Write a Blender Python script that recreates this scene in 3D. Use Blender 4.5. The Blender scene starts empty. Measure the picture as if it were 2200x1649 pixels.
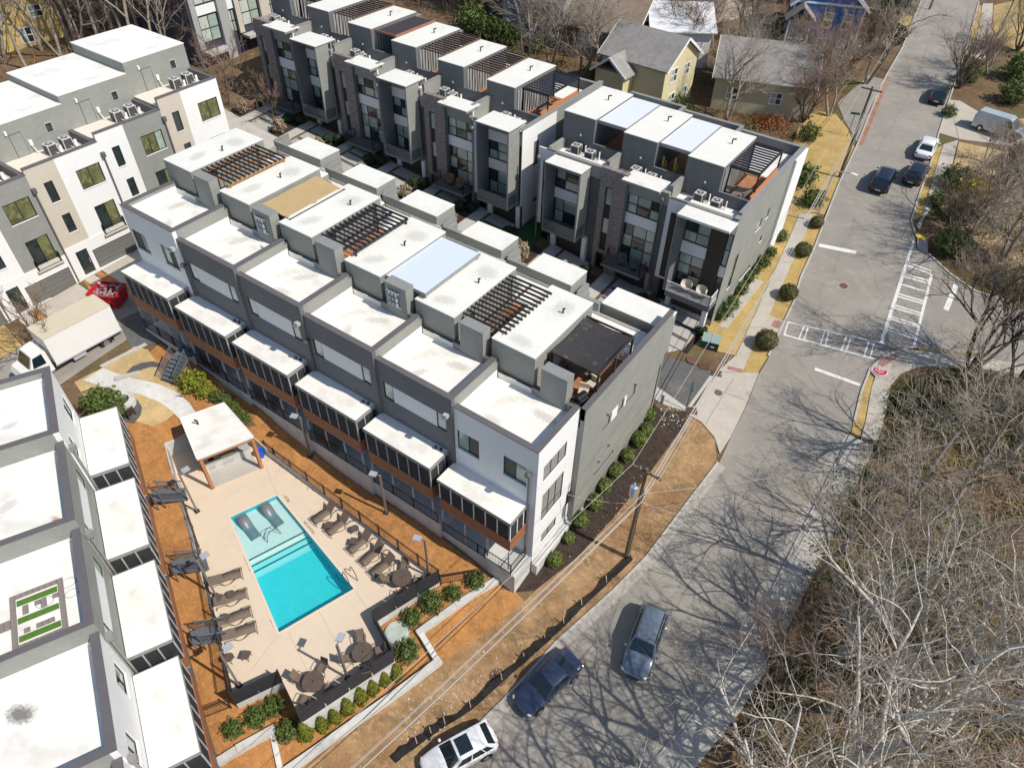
import bpy, bmesh, math, random
import numpy as np
from mathutils import Vector, Matrix
R = math.radians
S = bpy.context.scene
COL = S.collection
rnd = random.Random(7)

# ---------------------------------------------------------------- camera, sky, sun, exposure
cam = bpy.data.cameras.new('camera'); camo = bpy.data.objects.new('camera', cam); COL.objects.link(camo)
cam.sensor_width = 36.0; cam.lens = 24.85; cam.clip_start = 0.5; cam.clip_end = 2000
camo.matrix_world = Matrix(((0.814514,-0.41618,0.404179,12.976048),(0.579806,0.560183,-0.591625,-21.75276),(0.019808,0.716232,0.697581,40.0),(0,0,0,1)))
S.camera = camo
SUN_EL, SUN_AZ = 49.0, 8.0
W = bpy.data.worlds.new('World'); S.world = W; W.use_nodes = True
nt = W.node_tree; bg = nt.nodes['Background']
sky = nt.nodes.new('ShaderNodeTexSky'); sky.sky_type = 'NISHITA'; sky.sun_disc = False
sky.sun_elevation = R(SUN_EL); sky.sun_rotation = R(90 - SUN_AZ)
sky.air_density = 1.0; sky.dust_density = 0.6; sky.ozone_density = 1.0
nt.links.new(sky.outputs[0], bg.inputs[0]); bg.inputs[1].default_value = 0.13
sun = bpy.data.lights.new('sun', 'SUN'); suno = bpy.data.objects.new('sun', sun); COL.objects.link(suno)
sun.energy = 4.7; sun.angle = R(0.5); sun.color = (1.0, 0.935, 0.84)
sd = Vector((math.cos(R(SUN_EL)) * math.cos(R(SUN_AZ)), math.cos(R(SUN_EL)) * math.sin(R(SUN_AZ)), math.sin(R(SUN_EL))))
suno.rotation_euler = sd.to_track_quat('Z', 'Y').to_euler(); suno.location = sd * 150
S.view_settings.view_transform = 'Standard'; S.view_settings.look = 'None'
S.view_settings.exposure = 0.0; S.view_settings.gamma = 1.0; S.view_settings.use_curve_mapping = False
S.cycles.max_bounces = 6; S.cycles.transparent_max_bounces = 8; S.cycles.use_denoising = True

# ---------------------------------------------------------------- terrain height
HP=np.array([(8,-120,-13),(8,-60,-9),(8,-40,-7),(8,-20,-4.9),(8,-8,-3.7),(8,0,-2.8),(8,14,-1.2),(8,28,0),(8,43,1.7),(8,59,3.6),(8,80,5.6),(8,100,7),(8,120,8),(8,150,9.5),(8,250,14),(8,400,18),
(30,-40,-7),(30,-10,-4),(30,10,-2),(30,28,-.6),(30,45,1.8),(30,60,3.7),(30,80,5.5),(30,120,8),(80,0,-3),(80,60,4),(80,150,9),(100,-60,-9),
(0,16.4,.4),(0,28,.25),(-20,22,2.3),(-40,22,4.3),(-60,22,6.2),(-20,44,3.4),(-2,44,1.8),(-40,48,5.4),(-60,48,7),(-20,70,5.6),(-60,75,9),(-30,100,8),(-80,100,11),(-80,20,7.4),(-120,20,9),(-100,60,10.5),(-160,60,12),(-60,150,12),(-60,250,17),(-200,200,20),
(-1,-2,-2.2),(-4,-3.2,-1.25),(-7,-2.6,-.95),(-12,-2.6,-.9),(-16,-2.6,-.75),(-19.5,-2.8,.1),(-23,-2.8,1.4),(-30,-3.3,2.1),(-40,-4,2.6),(-20.5,-4.3,-.75),(-14,-4.3,-.95),(-8,-4.5,-1.05),(-23.5,-3.6,.4),(-27.2,-7.2,.2),(-28.5,-4.5,1.7),(-31,-7,1.9),(-46,-10,2.3),(-46,2,3.0),(-46,10,3.7),(-29.5,-8.3,1.3),(-24.1,-10.9,.35),(-18.7,-13.5,-.4),(-13.3,-16,-1.1),(-8,-18.6,-1.9),(-8,-20,-2.9),(-4,-18,-3.6),(-2,-10,-3.2),(1,-5,-3.2),(2.2,-2,-2.9),(-60,-20,2),(-40,-40,-1),(-20,-40,-4.5),(-5,-30,-5.6),(-100,-60,0)],float)
def _fit():
    n=len(HP); D=np.hypot(HP[:,0][:,None]-HP[:,0],HP[:,1][:,None]-HP[:,1])
    A=np.zeros((n+3,n+3)); A[:n,:n]=D-np.eye(n)*.6; A[:n,n]=1; A[:n,n+1:]=HP[:,:2]; A[n,:n]=1; A[n+1:,:n]=HP[:,:2].T
    return np.linalg.solve(A,np.concatenate([HP[:,2],np.zeros(3)]))
HW=_fit()
def hv(x,y):
    x=np.asarray(x,float);y=np.asarray(y,float)
    D=np.hypot(x[...,None]-HP[:,0],y[...,None]-HP[:,1])
    return D@HW[:-3]+HW[-3]+HW[-2]*x+HW[-1]*y
def h(x,y): return float(hv(x,y))


# ---------------------------------------------------------------- materials
MATS = {}
def mat(name, col, rough=.8, var=0.0, vscale=1.0, bump=0.0, bscale=20.0, spec=.3, metal=0.0, stain=None, sscale=.35, sth=(.55,.75), trans=None, lines=None, coat=0.0, var2=None):
    if name in MATS: return MATS[name]
    m = bpy.data.materials.new(name); m.use_nodes = True; n = m.node_tree.nodes; l = m.node_tree.links
    b = n['Principled BSDF']; b.inputs['Roughness'].default_value = rough
    b.inputs['Specular IOR Level'].default_value = spec; b.inputs['Metallic'].default_value = metal
    if coat: b.inputs['Coat Weight'].default_value = coat; b.inputs['Coat Roughness'].default_value = .04
    c = (*col, 1)
    b.inputs['Base Color'].default_value = c
    if var or bump or stain or lines or var2:
        tc = n.new('ShaderNodeTexCoord'); out = None
        rgb = n.new('ShaderNodeRGB'); rgb.outputs[0].default_value = c; out = rgb.outputs[0]
        def noise(scale, detail=6):
            x = n.new('ShaderNodeTexNoise'); x.inputs['Scale'].default_value = scale; x.inputs['Detail'].default_value = detail
            x.inputs['Roughness'].default_value = .6
            l.new(tc.outputs['Object'], x.inputs['Vector']); return x.outputs['Fac']
        def mix(a, bcol, fac):
            x = n.new('ShaderNodeMix'); x.data_type = 'RGBA'; l.new(fac, x.inputs['Factor']); l.new(a, x.inputs[6])
            x.inputs[7].default_value = (*bcol, 1); return x.outputs[2]
        def ramp(fac, a, bb):
            x = n.new('ShaderNodeMapRange'); x.inputs[1].default_value = a; x.inputs[2].default_value = bb
            x.clamp = True; l.new(fac, x.inputs[0]); return x.outputs[0]
        if var:
            out = mix(out, tuple(v * (1 - var) for v in col), ramp(noise(vscale), .35, .65))
            out = mix(out, tuple(min(1, v * (1 + var * .6)) for v in col), ramp(noise(vscale * 4.3), .5, .75))
        if var2: out = mix(out, var2[0], ramp(noise(var2[1], 8), var2[2], var2[3]))
        if stain: out = mix(out, stain, ramp(noise(sscale), *sth))
        l.new(out, b.inputs['Base Color'])
        hgt = None
        if bump: hgt = noise(bscale, 4)
        if lines:
            sp = n.new('ShaderNodeSeparateXYZ'); l.new(tc.outputs['Object'], sp.inputs[0])
            d = n.new('ShaderNodeMath'); d.operation = 'DIVIDE'; l.new(sp.outputs[lines[0]], d.inputs[0]); d.inputs[1].default_value = lines[1]
            f = n.new('ShaderNodeMath'); f.operation = 'FRACT'; l.new(d.outputs[0], f.inputs[0]); hgt = f.outputs[0]
        if hgt is not None:
            bp = n.new('ShaderNodeBump'); bp.inputs['Strength'].default_value = bump if bump else .5
            bp.inputs['Distance'].default_value = lines[2] if lines else .03
            l.new(hgt, bp.inputs['Height']); l.new(bp.outputs[0], b.inputs['Normal'])
    if trans: b.inputs['Alpha'].default_value = trans
    MATS[name] = m; return m
def brickmat(name, c1, c2, mortar, sx, sy, rot=True):
    m = bpy.data.materials.new(name); m.use_nodes = True; n = m.node_tree.nodes; l = m.node_tree.links
    b = n['Principled BSDF']; b.inputs['Roughness'].default_value = .85
    tc = n.new('ShaderNodeTexCoord'); mp = n.new('ShaderNodeMapping'); br = n.new('ShaderNodeTexBrick')
    if rot: mp.inputs['Rotation'].default_value = (R(90), 0, 0)
    l.new(tc.outputs['Object'], mp.inputs[0]); l.new(mp.outputs[0], br.inputs[0])
    br.inputs['Color1'].default_value = (*c1, 1); br.inputs['Color2'].default_value = (*c2, 1); br.inputs['Mortar'].default_value = (*mortar, 1)
    br.inputs['Scale'].default_value = 1; br.inputs['Brick Width'].default_value = sx; br.inputs['Row Height'].default_value = sy; br.inputs['Mortar Size'].default_value = .012
    l.new(br.outputs[0], b.inputs['Base Color']); MATS[name] = m; return m

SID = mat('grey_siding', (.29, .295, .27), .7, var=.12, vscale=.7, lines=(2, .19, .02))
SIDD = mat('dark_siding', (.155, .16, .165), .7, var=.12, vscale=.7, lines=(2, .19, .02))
STU = mat('white_stucco', (.78, .78, .765), .85, var=.04, vscale=.5, bump=.15, bscale=40)
TAN = mat('tan_stucco', (.55, .49, .405), .85, var=.05, vscale=.5, bump=.15, bscale=40)
ROOF = mat('white_roof_membrane', (.80, .785, .735), .6, var=.07, vscale=.3, stain=(.56, .52, .45), sscale=.5, sth=(.54, .82))
ROOFT = mat('cream_roof_cap', (.74, .73, .67), .65, var=.07, vscale=.3, stain=(.5, .46, .38), sscale=.6, sth=(.62, .9))
COPE = mat('bronze_coping', (.13, .12, .125), .5, var=.1, vscale=1.5)
COPEG = mat('grey_coping', (.26, .26, .25), .55, var=.1, vscale=1.5)
DARK = mat('dark_metal', (.03, .03, .032), .45, spec=.5)
BLACK = mat('black_frame', (.012, .013, .014), .4, spec=.5)
CEDAR = mat('cedar_boards', (.36, .155, .08), .65, var=.25, vscale=3, lines=(2, .14, .012))
BROWNP = mat('dark_brown_panel', (.055, .04, .035), .6, var=.15, vscale=1)
GARD = mat('brown_garage', (.05, .045, .045), .55, var=.1, vscale=1)
GARG = mat('grey_garage', (.16, .16, .15), .55, var=.05, vscale=1)
WHITE = mat('white_trim', (.78, .78, .77), .6)
GREYW = mat('grey_post', (.42, .43, .44), .6)
PANEP = mat('pane_with_pale_blind', (.36, .44, .38), .05, spec=.8, var=.2, vscale=.9)
PANED = mat('dark_pane', (.035, .05, .05), .04, spec=.9, var=.5, vscale=.7)
PANEW = mat('pane_with_white_curtain', (.52, .56, .5), .05, spec=.7, var=.12, vscale=.9)
PANEG = mat('pane_with_olive_blind', (.2, .2, .09), .05, spec=.8, var=.6, vscale=.6)
SCREEN = mat('dark_screen_mesh', (.045, .045, .05), .8, trans=.8)
BLIND = mat('brown_blind', (.12, .105, .095), .7, lines=(2, .08, .01))
GLASSR = mat('smoked_glass_rail', (.09, .12, .15), .08, spec=.7, trans=.45)
CONC = mat('concrete', (.46, .44, .40), .85, var=.12, vscale=.4, bump=.12, bscale=12, stain=(.3, .28, .25), sscale=.6, sth=(.6, .85))
CONCW = mat('white_concrete', (.60, .59, .56), .85, var=.15, vscale=.6, stain=(.34, .34, .33), sscale=1.1, sth=(.55, .8))
DECKT = mat('terracotta_deck_tile', (.42, .19, .09), .7, var=.25, vscale=2)
ACB = mat('ac_dark_louvre', (.07, .07, .068), .5, lines=(2, .06, .012))
ACT = mat('ac_light_shell', (.55, .55, .53), .5)
BRICK = brickmat('dark_brown_brick', (.16, .115, .10), (.30, .25, .23), (.24, .22, .21), .24, .085)
MATS['brick'] = BRICK

# ---------------------------------------------------------------- geometry helpers
class MB:
    def __init__(s): s.v = []; s.f = []
    def add(s, vs, fs):
        o = len(s.v); s.v += [tuple(v) for v in vs]; s.f += [tuple(i + o for i in f) for f in fs]; return s
    def box(s, x0, x1, y0, y1, z0, z1):
        if x1 < x0: x0, x1 = x1, x0
        if y1 < y0: y0, y1 = y1, y0
        if z1 < z0: z0, z1 = z1, z0
        return s.add([(x0,y0,z0),(x1,y0,z0),(x1,y1,z0),(x0,y1,z0),(x0,y0,z1),(x1,y0,z1),(x1,y1,z1),(x0,y1,z1)],
                     [(0,3,2,1),(4,5,6,7),(0,1,5,4),(1,2,6,5),(2,3,7,6),(3,0,4,7)])
    def prism(s, pts, z0, z1):
        n = len(pts); a = sum(pts[i][0]*pts[(i+1)%n][1]-pts[(i+1)%n][0]*pts[i][1] for i in range(n))
        if a < 0: pts = pts[::-1]
        zf0 = z0 if callable(z0) else (lambda x, y: z0); zf1 = z1 if callable(z1) else (lambda x, y: z1)
        vs = [(x,y,zf0(x,y)) for x,y in pts] + [(x,y,zf1(x,y)) for x,y in pts]
        return s.add(vs, [tuple(range(n-1,-1,-1)), tuple(range(n,2*n))] + [(i,(i+1)%n,n+(i+1)%n,n+i) for i in range(n)])
    def tube(s, p, q, r, r2=None, n=6, caps=True):
        r2 = r if r2 is None else r2; p = Vector(p); q = Vector(q); d = q - p
        if d.length < 1e-6: return s
        d.normalize(); a = d.orthogonal().normalized(); b = d.cross(a)
        vs = []
        for c, rr in ((p, r), (q, r2)):
            for i in range(n):
                t = 2*math.pi*i/n; vs.append(c + a*math.cos(t)*rr + b*math.sin(t)*rr)
        fs = [(i,(i+1)%n,n+(i+1)%n,n+i) for i in range(n)]
        if caps: fs += [tuple(range(n-1,-1,-1)), tuple(range(n,2*n))]
        return s.add(vs, fs)
    def path(s, pts, r, n=6):
        for a, b in zip(pts, pts[1:]): s.tube(a, b, r, r, n)
        return s
    def cyl(s, x, y, z0, z1, r, r2=None, n=16): return s.tube((x,y,z0), (x,y,z1), r, r2, n)
    def beam(s, p, q, w, hh):
        p = Vector(p); q = Vector(q); d = (q-p).normalized(); side = d.cross(Vector((0,0,1)))
        if side.length < 1e-4: side = Vector((1,0,0))
        side.normalize(); up = side.cross(d); vs = []
        for c in (p, q):
            for a, b in ((-1,-1),(1,-1),(1,1),(-1,1)): vs.append(c + side*a*w/2 + up*b*hh/2)
        return s.add(vs, [(0,1,2,3),(7,6,5,4),(0,4,5,1),(1,5,6,2),(2,6,7,3),(3,7,4,0)])
    def sphere(s, c, rx, ry, rz, n=14, m=8, jit=0):
        vs = []; 
        for j in range(m+1):
            th = math.pi*j/m
            for i in range(n):
                ph = 2*math.pi*i/n; k = 1 + (rnd.uniform(-jit, jit) if jit else 0)
                vs.append((c[0]+rx*k*math.sin(th)*math.cos(ph), c[1]+ry*k*math.sin(th)*math.sin(ph), c[2]+rz*k*math.cos(th)))
        fs = [(j*n+i, (j+1)*n+i, (j+1)*n+(i+1)%n, j*n+(i+1)%n) for j in range(m) for i in range(n)]
        return s.add(vs, fs)
    def mesh(s, name, m, smooth=False):
        me = bpy.data.meshes.new(name); me.from_pydata(s.v, [], s.f)
        if m is not None: me.materials.append(m)
        if smooth: me.shade_smooth()
        me.update(); return me
SPLIT = {'post','white_panel','infill_panel','white_pillar','pilaster','flood_light','wall_vent','expansion_joint','roof_seam','porch_post'}
def obj(name, mb, m, parent=None, smooth=False, label=None):
    if name in SPLIT and isinstance(mb, MB) and len(mb.v) > 8 and len(mb.v) % 8 == 0 and len(mb.f) == len(mb.v)//8*6:
        for i in range(len(mb.v)//8):
            s_ = MB(); s_.add(mb.v[i*8:i*8+8], [tuple(k-i*8 for k in f) for f in mb.f[i*6:i*6+6]]); o = obj(name, s_, m, parent, smooth, label)
        return o
    me = mb if isinstance(mb, bpy.types.Mesh) else mb.mesh(name, m, smooth)
    o = bpy.data.objects.new(name, me); COL.objects.link(o)
    if parent is not None: o.parent = parent
    if label: o['label'] = label
    return o
def tag(o, label, cat, group=None, kind=None):
    o['label'] = label; o['category'] = cat
    if group: o['group'] = group
    if kind: o['kind'] = kind
    return o
def thing(name, label, cat, loc=(0,0,0), rz=0.0, group=None):
    o = bpy.data.objects.new(name, None); COL.objects.link(o); o.location = loc; o.rotation_euler = (0,0,rz)
    o.empty_display_size = .3
    return tag(o, label, cat, group)
def struct(o): o['kind'] = 'structure'; return o
def dup(root, loc=None, rz=None, label=None, sc=None):
    r = root.copy(); COL.objects.link(r)
    if loc is not None: r.location = loc
    if rz is not None: r.rotation_euler = (0,0,rz)
    if sc is not None: r.scale = (sc,sc,sc) if not isinstance(sc, tuple) else sc
    if label: r['label'] = label
    for ch in list(root.children):
        c = ch.copy(); COL.objects.link(c); c.parent = r
        for g in list(ch.children):
            d = g.copy(); COL.objects.link(d); d.parent = c
    return r
# a wall face: 'F' faces -y at y=pos; 'E' faces +x at x=pos; 'B' faces +y; 'W' faces -x ; u runs along the wall, d goes inward
def fb(mb, face, pos, u0, u1, d0, d1, z0, z1):
    if face == 'F': mb.box(u0, u1, pos+d0, pos+d1, z0, z1)
    elif face == 'B': mb.box(u0, u1, pos-d1, pos-d0, z0, z1)
    elif face == 'E': mb.box(pos-d1, pos-d0, u0, u1, z0, z1)
    else: mb.box(pos+d0, pos+d1, u0, u1, z0, z1)
def clad(mb, face, pos, u0, u1, z0, z1, holes=(), t=.14):
    us = sorted({u0,u1} | {min(max(h_[i],u0),u1) for h_ in holes for i in (0,1)})
    zs = sorted({z0,z1} | {min(max(h_[i],z0),z1) for h_ in holes for i in (2,3)})
    for a, b in zip(zs, zs[1:]):
        run = None
        for c, d in zip(us, us[1:]):
            mu, mz = (c+d)/2, (a+b)/2
            solid = not any(h_[0] < mu < h_[1] and h_[2] < mz < h_[3] for h_ in holes)
            if solid: run = (run[0], d) if run else (c, d)
            if not solid and run: fb(mb, face, pos, run[0], run[1], 0, t, a, b); run = None
        if run: fb(mb, face, pos, run[0], run[1], 0, t, a, b)
def window(par, face, pos, u0, u1, z0, z1, cols=1, rows=1, rec=.06, panes=None, fr=None, bw=.055, sill=True):
    fr = fr or BLACK; m = MB()
    fb(m, face, pos, u0, u0+bw, rec, rec+.07, z0, z1); fb(m, face, pos, u1-bw, u1, rec, rec+.07, z0, z1)
    fb(m, face, pos, u0+bw, u1-bw, rec, rec+.07, z1-bw, z1); fb(m, face, pos, u0+bw, u1-bw, rec, rec+.07, z0, z0+bw)
    cu = cols if isinstance(cols, (list, tuple)) else [i/cols for i in range(1, cols)]
    cz = rows if isinstance(rows, (list, tuple)) else [i/rows for i in range(1, rows)]
    U = [u0] + [u0+(u1-u0)*c for c in cu] + [u1]; Z = [z0] + [z0+(z1-z0)*c for c in cz] + [z1]
    for u in U[1:-1]: fb(m, face, pos, u-bw/2, u+bw/2, rec+.003, rec+.073, z0+bw, z1-bw)
    for a in Z[1:-1]:
        for p, q in zip(U, U[1:]): fb(m, face, pos, p+bw, q-bw, rec+.006, rec+.066, a-bw/2, a+bw/2)
    w = obj('window', m, fr, par)
    panes = panes or [PANED]; k = 0
    for a, b in zip(Z, Z[1:]):
        for c, d in zip(U, U[1:]):
            pm = panes[k % len(panes)]; k += 1
            p = MB(); fb(p, face, pos, c+bw*.45, d-bw*.45, rec+.035, rec+.05, a+bw*.45, b-bw*.45); obj('pane', p, pm, w)
    if sill:
        sm = MB(); fb(sm, face, pos, u0-.04, u1+.04, -.05, rec, z0-.06, z0-.002); obj('sill', sm, WHITE if fr is BLACK else fr, w)
    return w
def rail(par, pts, z0, z1, m=None, step=.13, name='railing', r=.012, posts=True):
    mb = MB()
    for a, b in zip(pts, pts[1:]):
        a = Vector((*a, 0)) if len(a) == 2 else Vector(a); b = Vector((*b, 0)) if len(b) == 2 else Vector(b)
        up = lambda v, z: Vector((v.x, v.y, v.z+z))
        mb.beam(up(a, z1), up(b, z1), .05, .04); mb.beam(up(a, z0+.08), up(b, z0+.08), .035, .03)
        n = max(1, int((b-a).length/step))
        for i in range(1, n):
            p = a.lerp(b, i/n); mb.add([up(p,z0+.09)+Vector((r,0,0)), up(p,z0+.09)+Vector((-r/2,r,0)), up(p,z0+.09)+Vector((-r/2,-r,0)), up(p,z1-.02)+Vector((r,0,0)), up(p,z1-.02)+Vector((-r/2,r,0)), up(p,z1-.02)+Vector((-r/2,-r,0))], [(0,1,4,3),(1,2,5,4),(2,0,3,5)])
        if posts:
            for p in (a, b): mb.beam(up(p, z0), up(p, z1+.05), .06, .06)
    return obj(name, mb, m or DARK, par)

# ---------------------------------------------------------------- draped ground pieces
def gridaxis(lo, d0, d1, hi, s=1.0, g=1.25):
    a = list(np.arange(d0, d1+s/2, s)); st = s; x = a[-1]
    while x < hi: st *= g; x += min(st, 20); a.append(x)
    st = s; x = a[0]; b = []
    while x > lo: st *= g; x -= min(st, 20); b.append(x)
    return b[::-1] + a
GX = gridaxis(-300, -60, 32, 260); GY = gridaxis(-160, -42, 112, 420)
DECK_CUT = []
def cut_deck(bm):
    if not DECK_CUT: return
    x0 = min(p[0] for p in DECK_CUT); x1 = max(p[0] for p in DECK_CUT); y0 = min(p[1] for p in DECK_CUT); y1 = max(p[1] for p in DECK_CUT)
    n = len(DECK_CUT)
    for i in range(n):
        a, b = DECK_CUT[i], DECK_CUT[(i+1)%n]
        fs = [f for f in bm.faces if min(v.co.x for v in f.verts) < max(a[0],b[0])+.01 and max(v.co.x for v in f.verts) > min(a[0],b[0])-.01 and min(v.co.y for v in f.verts) < max(a[1],b[1])+.01 and max(v.co.y for v in f.verts) > min(a[1],b[1])-.01]
        if not fs: continue
        ge = list({v for f in fs for v in f.verts}) + list({e for f in fs for e in f.edges}) + fs
        bmesh.ops.bisect_plane(bm, geom=ge, plane_co=(*a,0), plane_no=(a[1]-b[1], b[0]-a[0], 0), dist=1e-5)
    dl = []
    for f in bm.faces:
        c = f.calc_center_median()
        if x0 < c.x < x1 and y0 < c.y < y1 and inpoly(c.x, c.y, DECK_CUT): dl.append(f)
    bmesh.ops.delete(bm, geom=dl, context='FACES')
def drape(name, pts, eps, m, thick=0.0, zf=None, parent=None):
    zf = zf or h
    bm = bmesh.new(); vs = [bm.verts.new((p[0], p[1], 0)) for p in pts]; f = bm.faces.new(vs)
    if f.normal.z < 0 or (f.normal_update() or f.normal.z < 0): f.normal_flip()
    bmesh.ops.triangulate(bm, faces=bm.faces[:])
    xs = [p[0] for p in pts]; ys = [p[1] for p in pts]
    for ax, A, lo, hi in ((0, GX, min(xs), max(xs)), (1, GY, min(ys), max(ys))):
        for a in A:
            if lo < a < hi:
                co = [0,0,0]; no = [0,0,0]; co[ax] = a; no[ax] = 1
                bmesh.ops.bisect_plane(bm, geom=bm.verts[:]+bm.edges[:]+bm.faces[:], plane_co=co, plane_no=no, dist=1e-5)
    if name.startswith('straw') or name in ('meadow',): cut_deck(bm)
    bmesh.ops.triangulate(bm, faces=bm.faces[:])
    if len(bm.verts):
        zz = hv([v.co.x for v in bm.verts], [v.co.y for v in bm.verts]) if zf is h else [zf(v.co.x, v.co.y) for v in bm.verts]
        for v, z in zip(bm.verts, zz): v.co.z = float(z) + eps
    if thick:
        be = [e for e in bm.edges if len(e.link_faces) == 1]
        r = bmesh.ops.extrude_edge_only(bm, edges=be)
        for v in [g for g in r['geom'] if isinstance(g, bmesh.types.BMVert)]: v.co.z -= thick
    bmesh.ops.recalc_face_normals(bm, faces=bm.faces[:])
    me = bpy.data.meshes.new(name); bm.to_mesh(me); bm.free(); me.materials.append(m)
    o = bpy.data.objects.new(name, me); COL.objects.link(o); o.parent = parent
    return o
def strip(pl, w0, w1):
    "polygon along polyline pl between left offsets w0 and w1"
    def off(w):
        o = []
        for i, p in enumerate(pl):
            a = Vector(pl[max(0,i-1)]); b = Vector(pl[min(len(pl)-1,i+1)]); d = (b-a).normalized(); o.append((p[0]-d.y*w, p[1]+d.x*w))
        return o
    return off(w0) + off(w1)[::-1]
def inpoly(x, y, P):
    r = False; j = len(P)-1
    for i in range(len(P)):
        if (P[i][1] > y) != (P[j][1] > y) and x < (P[j][0]-P[i][0])*(y-P[i][1])/(P[j][1]-P[i][1])+P[i][0]: r = not r
        j = i
    return r

def stainmat(name, col, rough=.9):
    m = bpy.data.materials.new(name); m.use_nodes = True; n = m.node_tree.nodes; l = m.node_tree.links; b = n['Principled BSDF']
    b.inputs['Base Color'].default_value = (*col, 1); b.inputs['Roughness'].default_value = rough
    tc = n.new('ShaderNodeTexCoord'); le = n.new('ShaderNodeVectorMath'); le.operation = 'LENGTH'; l.new(tc.outputs['Object'], le.inputs[0])
    nz = n.new('ShaderNodeTexNoise'); nz.inputs['Scale'].default_value = 4.5; nz.inputs['Detail'].default_value = 9; nz.inputs['Roughness'].default_value = .72; l.new(tc.outputs['Object'], nz.inputs['Vector'])
    s = n.new('ShaderNodeMath'); s.operation = 'SUBTRACT'; l.new(nz.outputs['Fac'], s.inputs[0]); k = n.new('ShaderNodeMath'); k.operation = 'MULTIPLY'; k.inputs[1].default_value = .62; l.new(le.outputs['Value'], k.inputs[0]); l.new(k.outputs[0], s.inputs[1])
    r = n.new('ShaderNodeMapRange'); r.inputs[1].default_value = .02; r.inputs[2].default_value = .3; r.inputs[4].default_value = .6; l.new(s.outputs[0], r.inputs[0]); l.new(r.outputs[0], b.inputs['Alpha']); return m
def stain(par, name, m, x, y, z, sx, sy, rz=0):
    q = MB(); q.add([(-1,-1,0),(1,-1,0),(1,1,0),(-1,1,0)], [(0,1,2,3)]); o = obj(name, q, m, par); o.location = (x,y,z); o.scale = (sx,sy,1); o.rotation_euler = (0,0,rz); return o
SOOT = stainmat('soot_stain', (.13,.12,.11)); RUSTS = stainmat('rust_stain', (.36,.15,.05)); GRIME = stainmat('grey_grime', (.70,.68,.63))

# ---------------------------------------------------------------- ground sheet
DECK = [(-20.2,-4.0),(-4.05,-4.55),(-5.52,-9.09),(-2.86,-10.12),(-4.67,-15.77),(-7.28,-14.87),(-8.43,-17.26),(-24.9,-9.3),(-26.7,-8.4),(-25.6,-4.2)]
DECK_CUT += DECK
POOL = [(-18.73,-9.31),(-17.61,-6.18),(-8.04,-8.24),(-9.62,-12.99)]
DZ = -1.0
LEAF = mat('leaf_litter_ground', (.17, .11, .06), .95, var=.45, vscale=.35, bump=.5, bscale=6, var2=((.10,.105,.03), .16, .52, .66))
STRAW = mat('pine_straw', (.43, .205, .07), .95, var=.35, vscale=1.1, bump=.6, bscale=14, stain=(.27,.11,.04), sscale=.7, sth=(.55,.8))
LAWN = mat('dormant_tan_lawn', (.47, .335, .125), .95, var=.25, vscale=.9, bump=.5, bscale=18, stain=(.30,.21,.07), sscale=.35, sth=(.52,.8))
LAWN2 = mat('sandy_dry_lawn', (.50, .37, .19), .95, var=.2, vscale=.8, bump=.4, bscale=16, stain=(.36,.24,.1), sscale=.5, sth=(.5,.8))
BANK = mat('scraped_clay_bank', (.37, .235, .12), .95, var=.45, vscale=.7, bump=.6, bscale=9, stain=(.22,.115,.05), sscale=.4, sth=(.48,.7), var2=((.50,.40,.28), .8, .6, .75))
MULCH = mat('dark_mulch', (.055, .038, .03), .95, var=.5, vscale=2.5, bump=.6, bscale=16, var2=((.16,.13,.1), 9, .62, .7))
GREENT = mat('green_turf', (.03, .09, .025), .9, var=.3, vscale=2, bump=.3, bscale=20)
ASPH = mat('worn_asphalt', (.31, .287, .252), .9, var=.18, vscale=.3, bump=.18, bscale=30, stain=(.235,.218,.195), sscale=.16, sth=(.48,.72))
ASPHD = mat('dark_asphalt', (.12, .118, .115), .9, var=.2, vscale=.4, bump=.18, bscale=30, stain=(.20,.195,.185), sscale=.4, sth=(.55,.75))
GRAVEL = mat('dark_gravel', (.12, .118, .115), .95, var=.5, vscale=9, bump=.8, bscale=40)
WALK = mat('pale_concrete_walk', (.47, .43, .365), .85, var=.12, vscale=.5, bump=.1, bscale=20, stain=(.34,.31,.27), sscale=.5, sth=(.58,.85))
PAINT = mat('road_paint', (.72, .71, .68), .7, var=.1, vscale=3, stain=(.45,.43,.4), sscale=1.4, sth=(.58,.75))
me = bpy.data.meshes.new('ground'); XX, YY = np.meshgrid(GX, GY); ZZ = hv(XX, YY)
nx, ny = len(GX), len(GY)
vv = [(float(XX[j,i]), float(YY[j,i]), float(ZZ[j,i])) for j in range(ny) for i in range(nx)]
ff = []
for j in range(ny-1):
    for i in range(nx-1):
        a = j*nx+i; ff.append((a, a+1, a+1+nx)); ff.append((a, a+1+nx, a+nx))
me.from_pydata(vv, [], ff); bm = bmesh.new(); bm.from_mesh(me); cut_deck(bm); bm.to_mesh(me); bm.free(); me.materials.append(LEAF); me.update()
g = bpy.data.objects.new('ground', me); COL.objects.link(g); struct(g)

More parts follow.
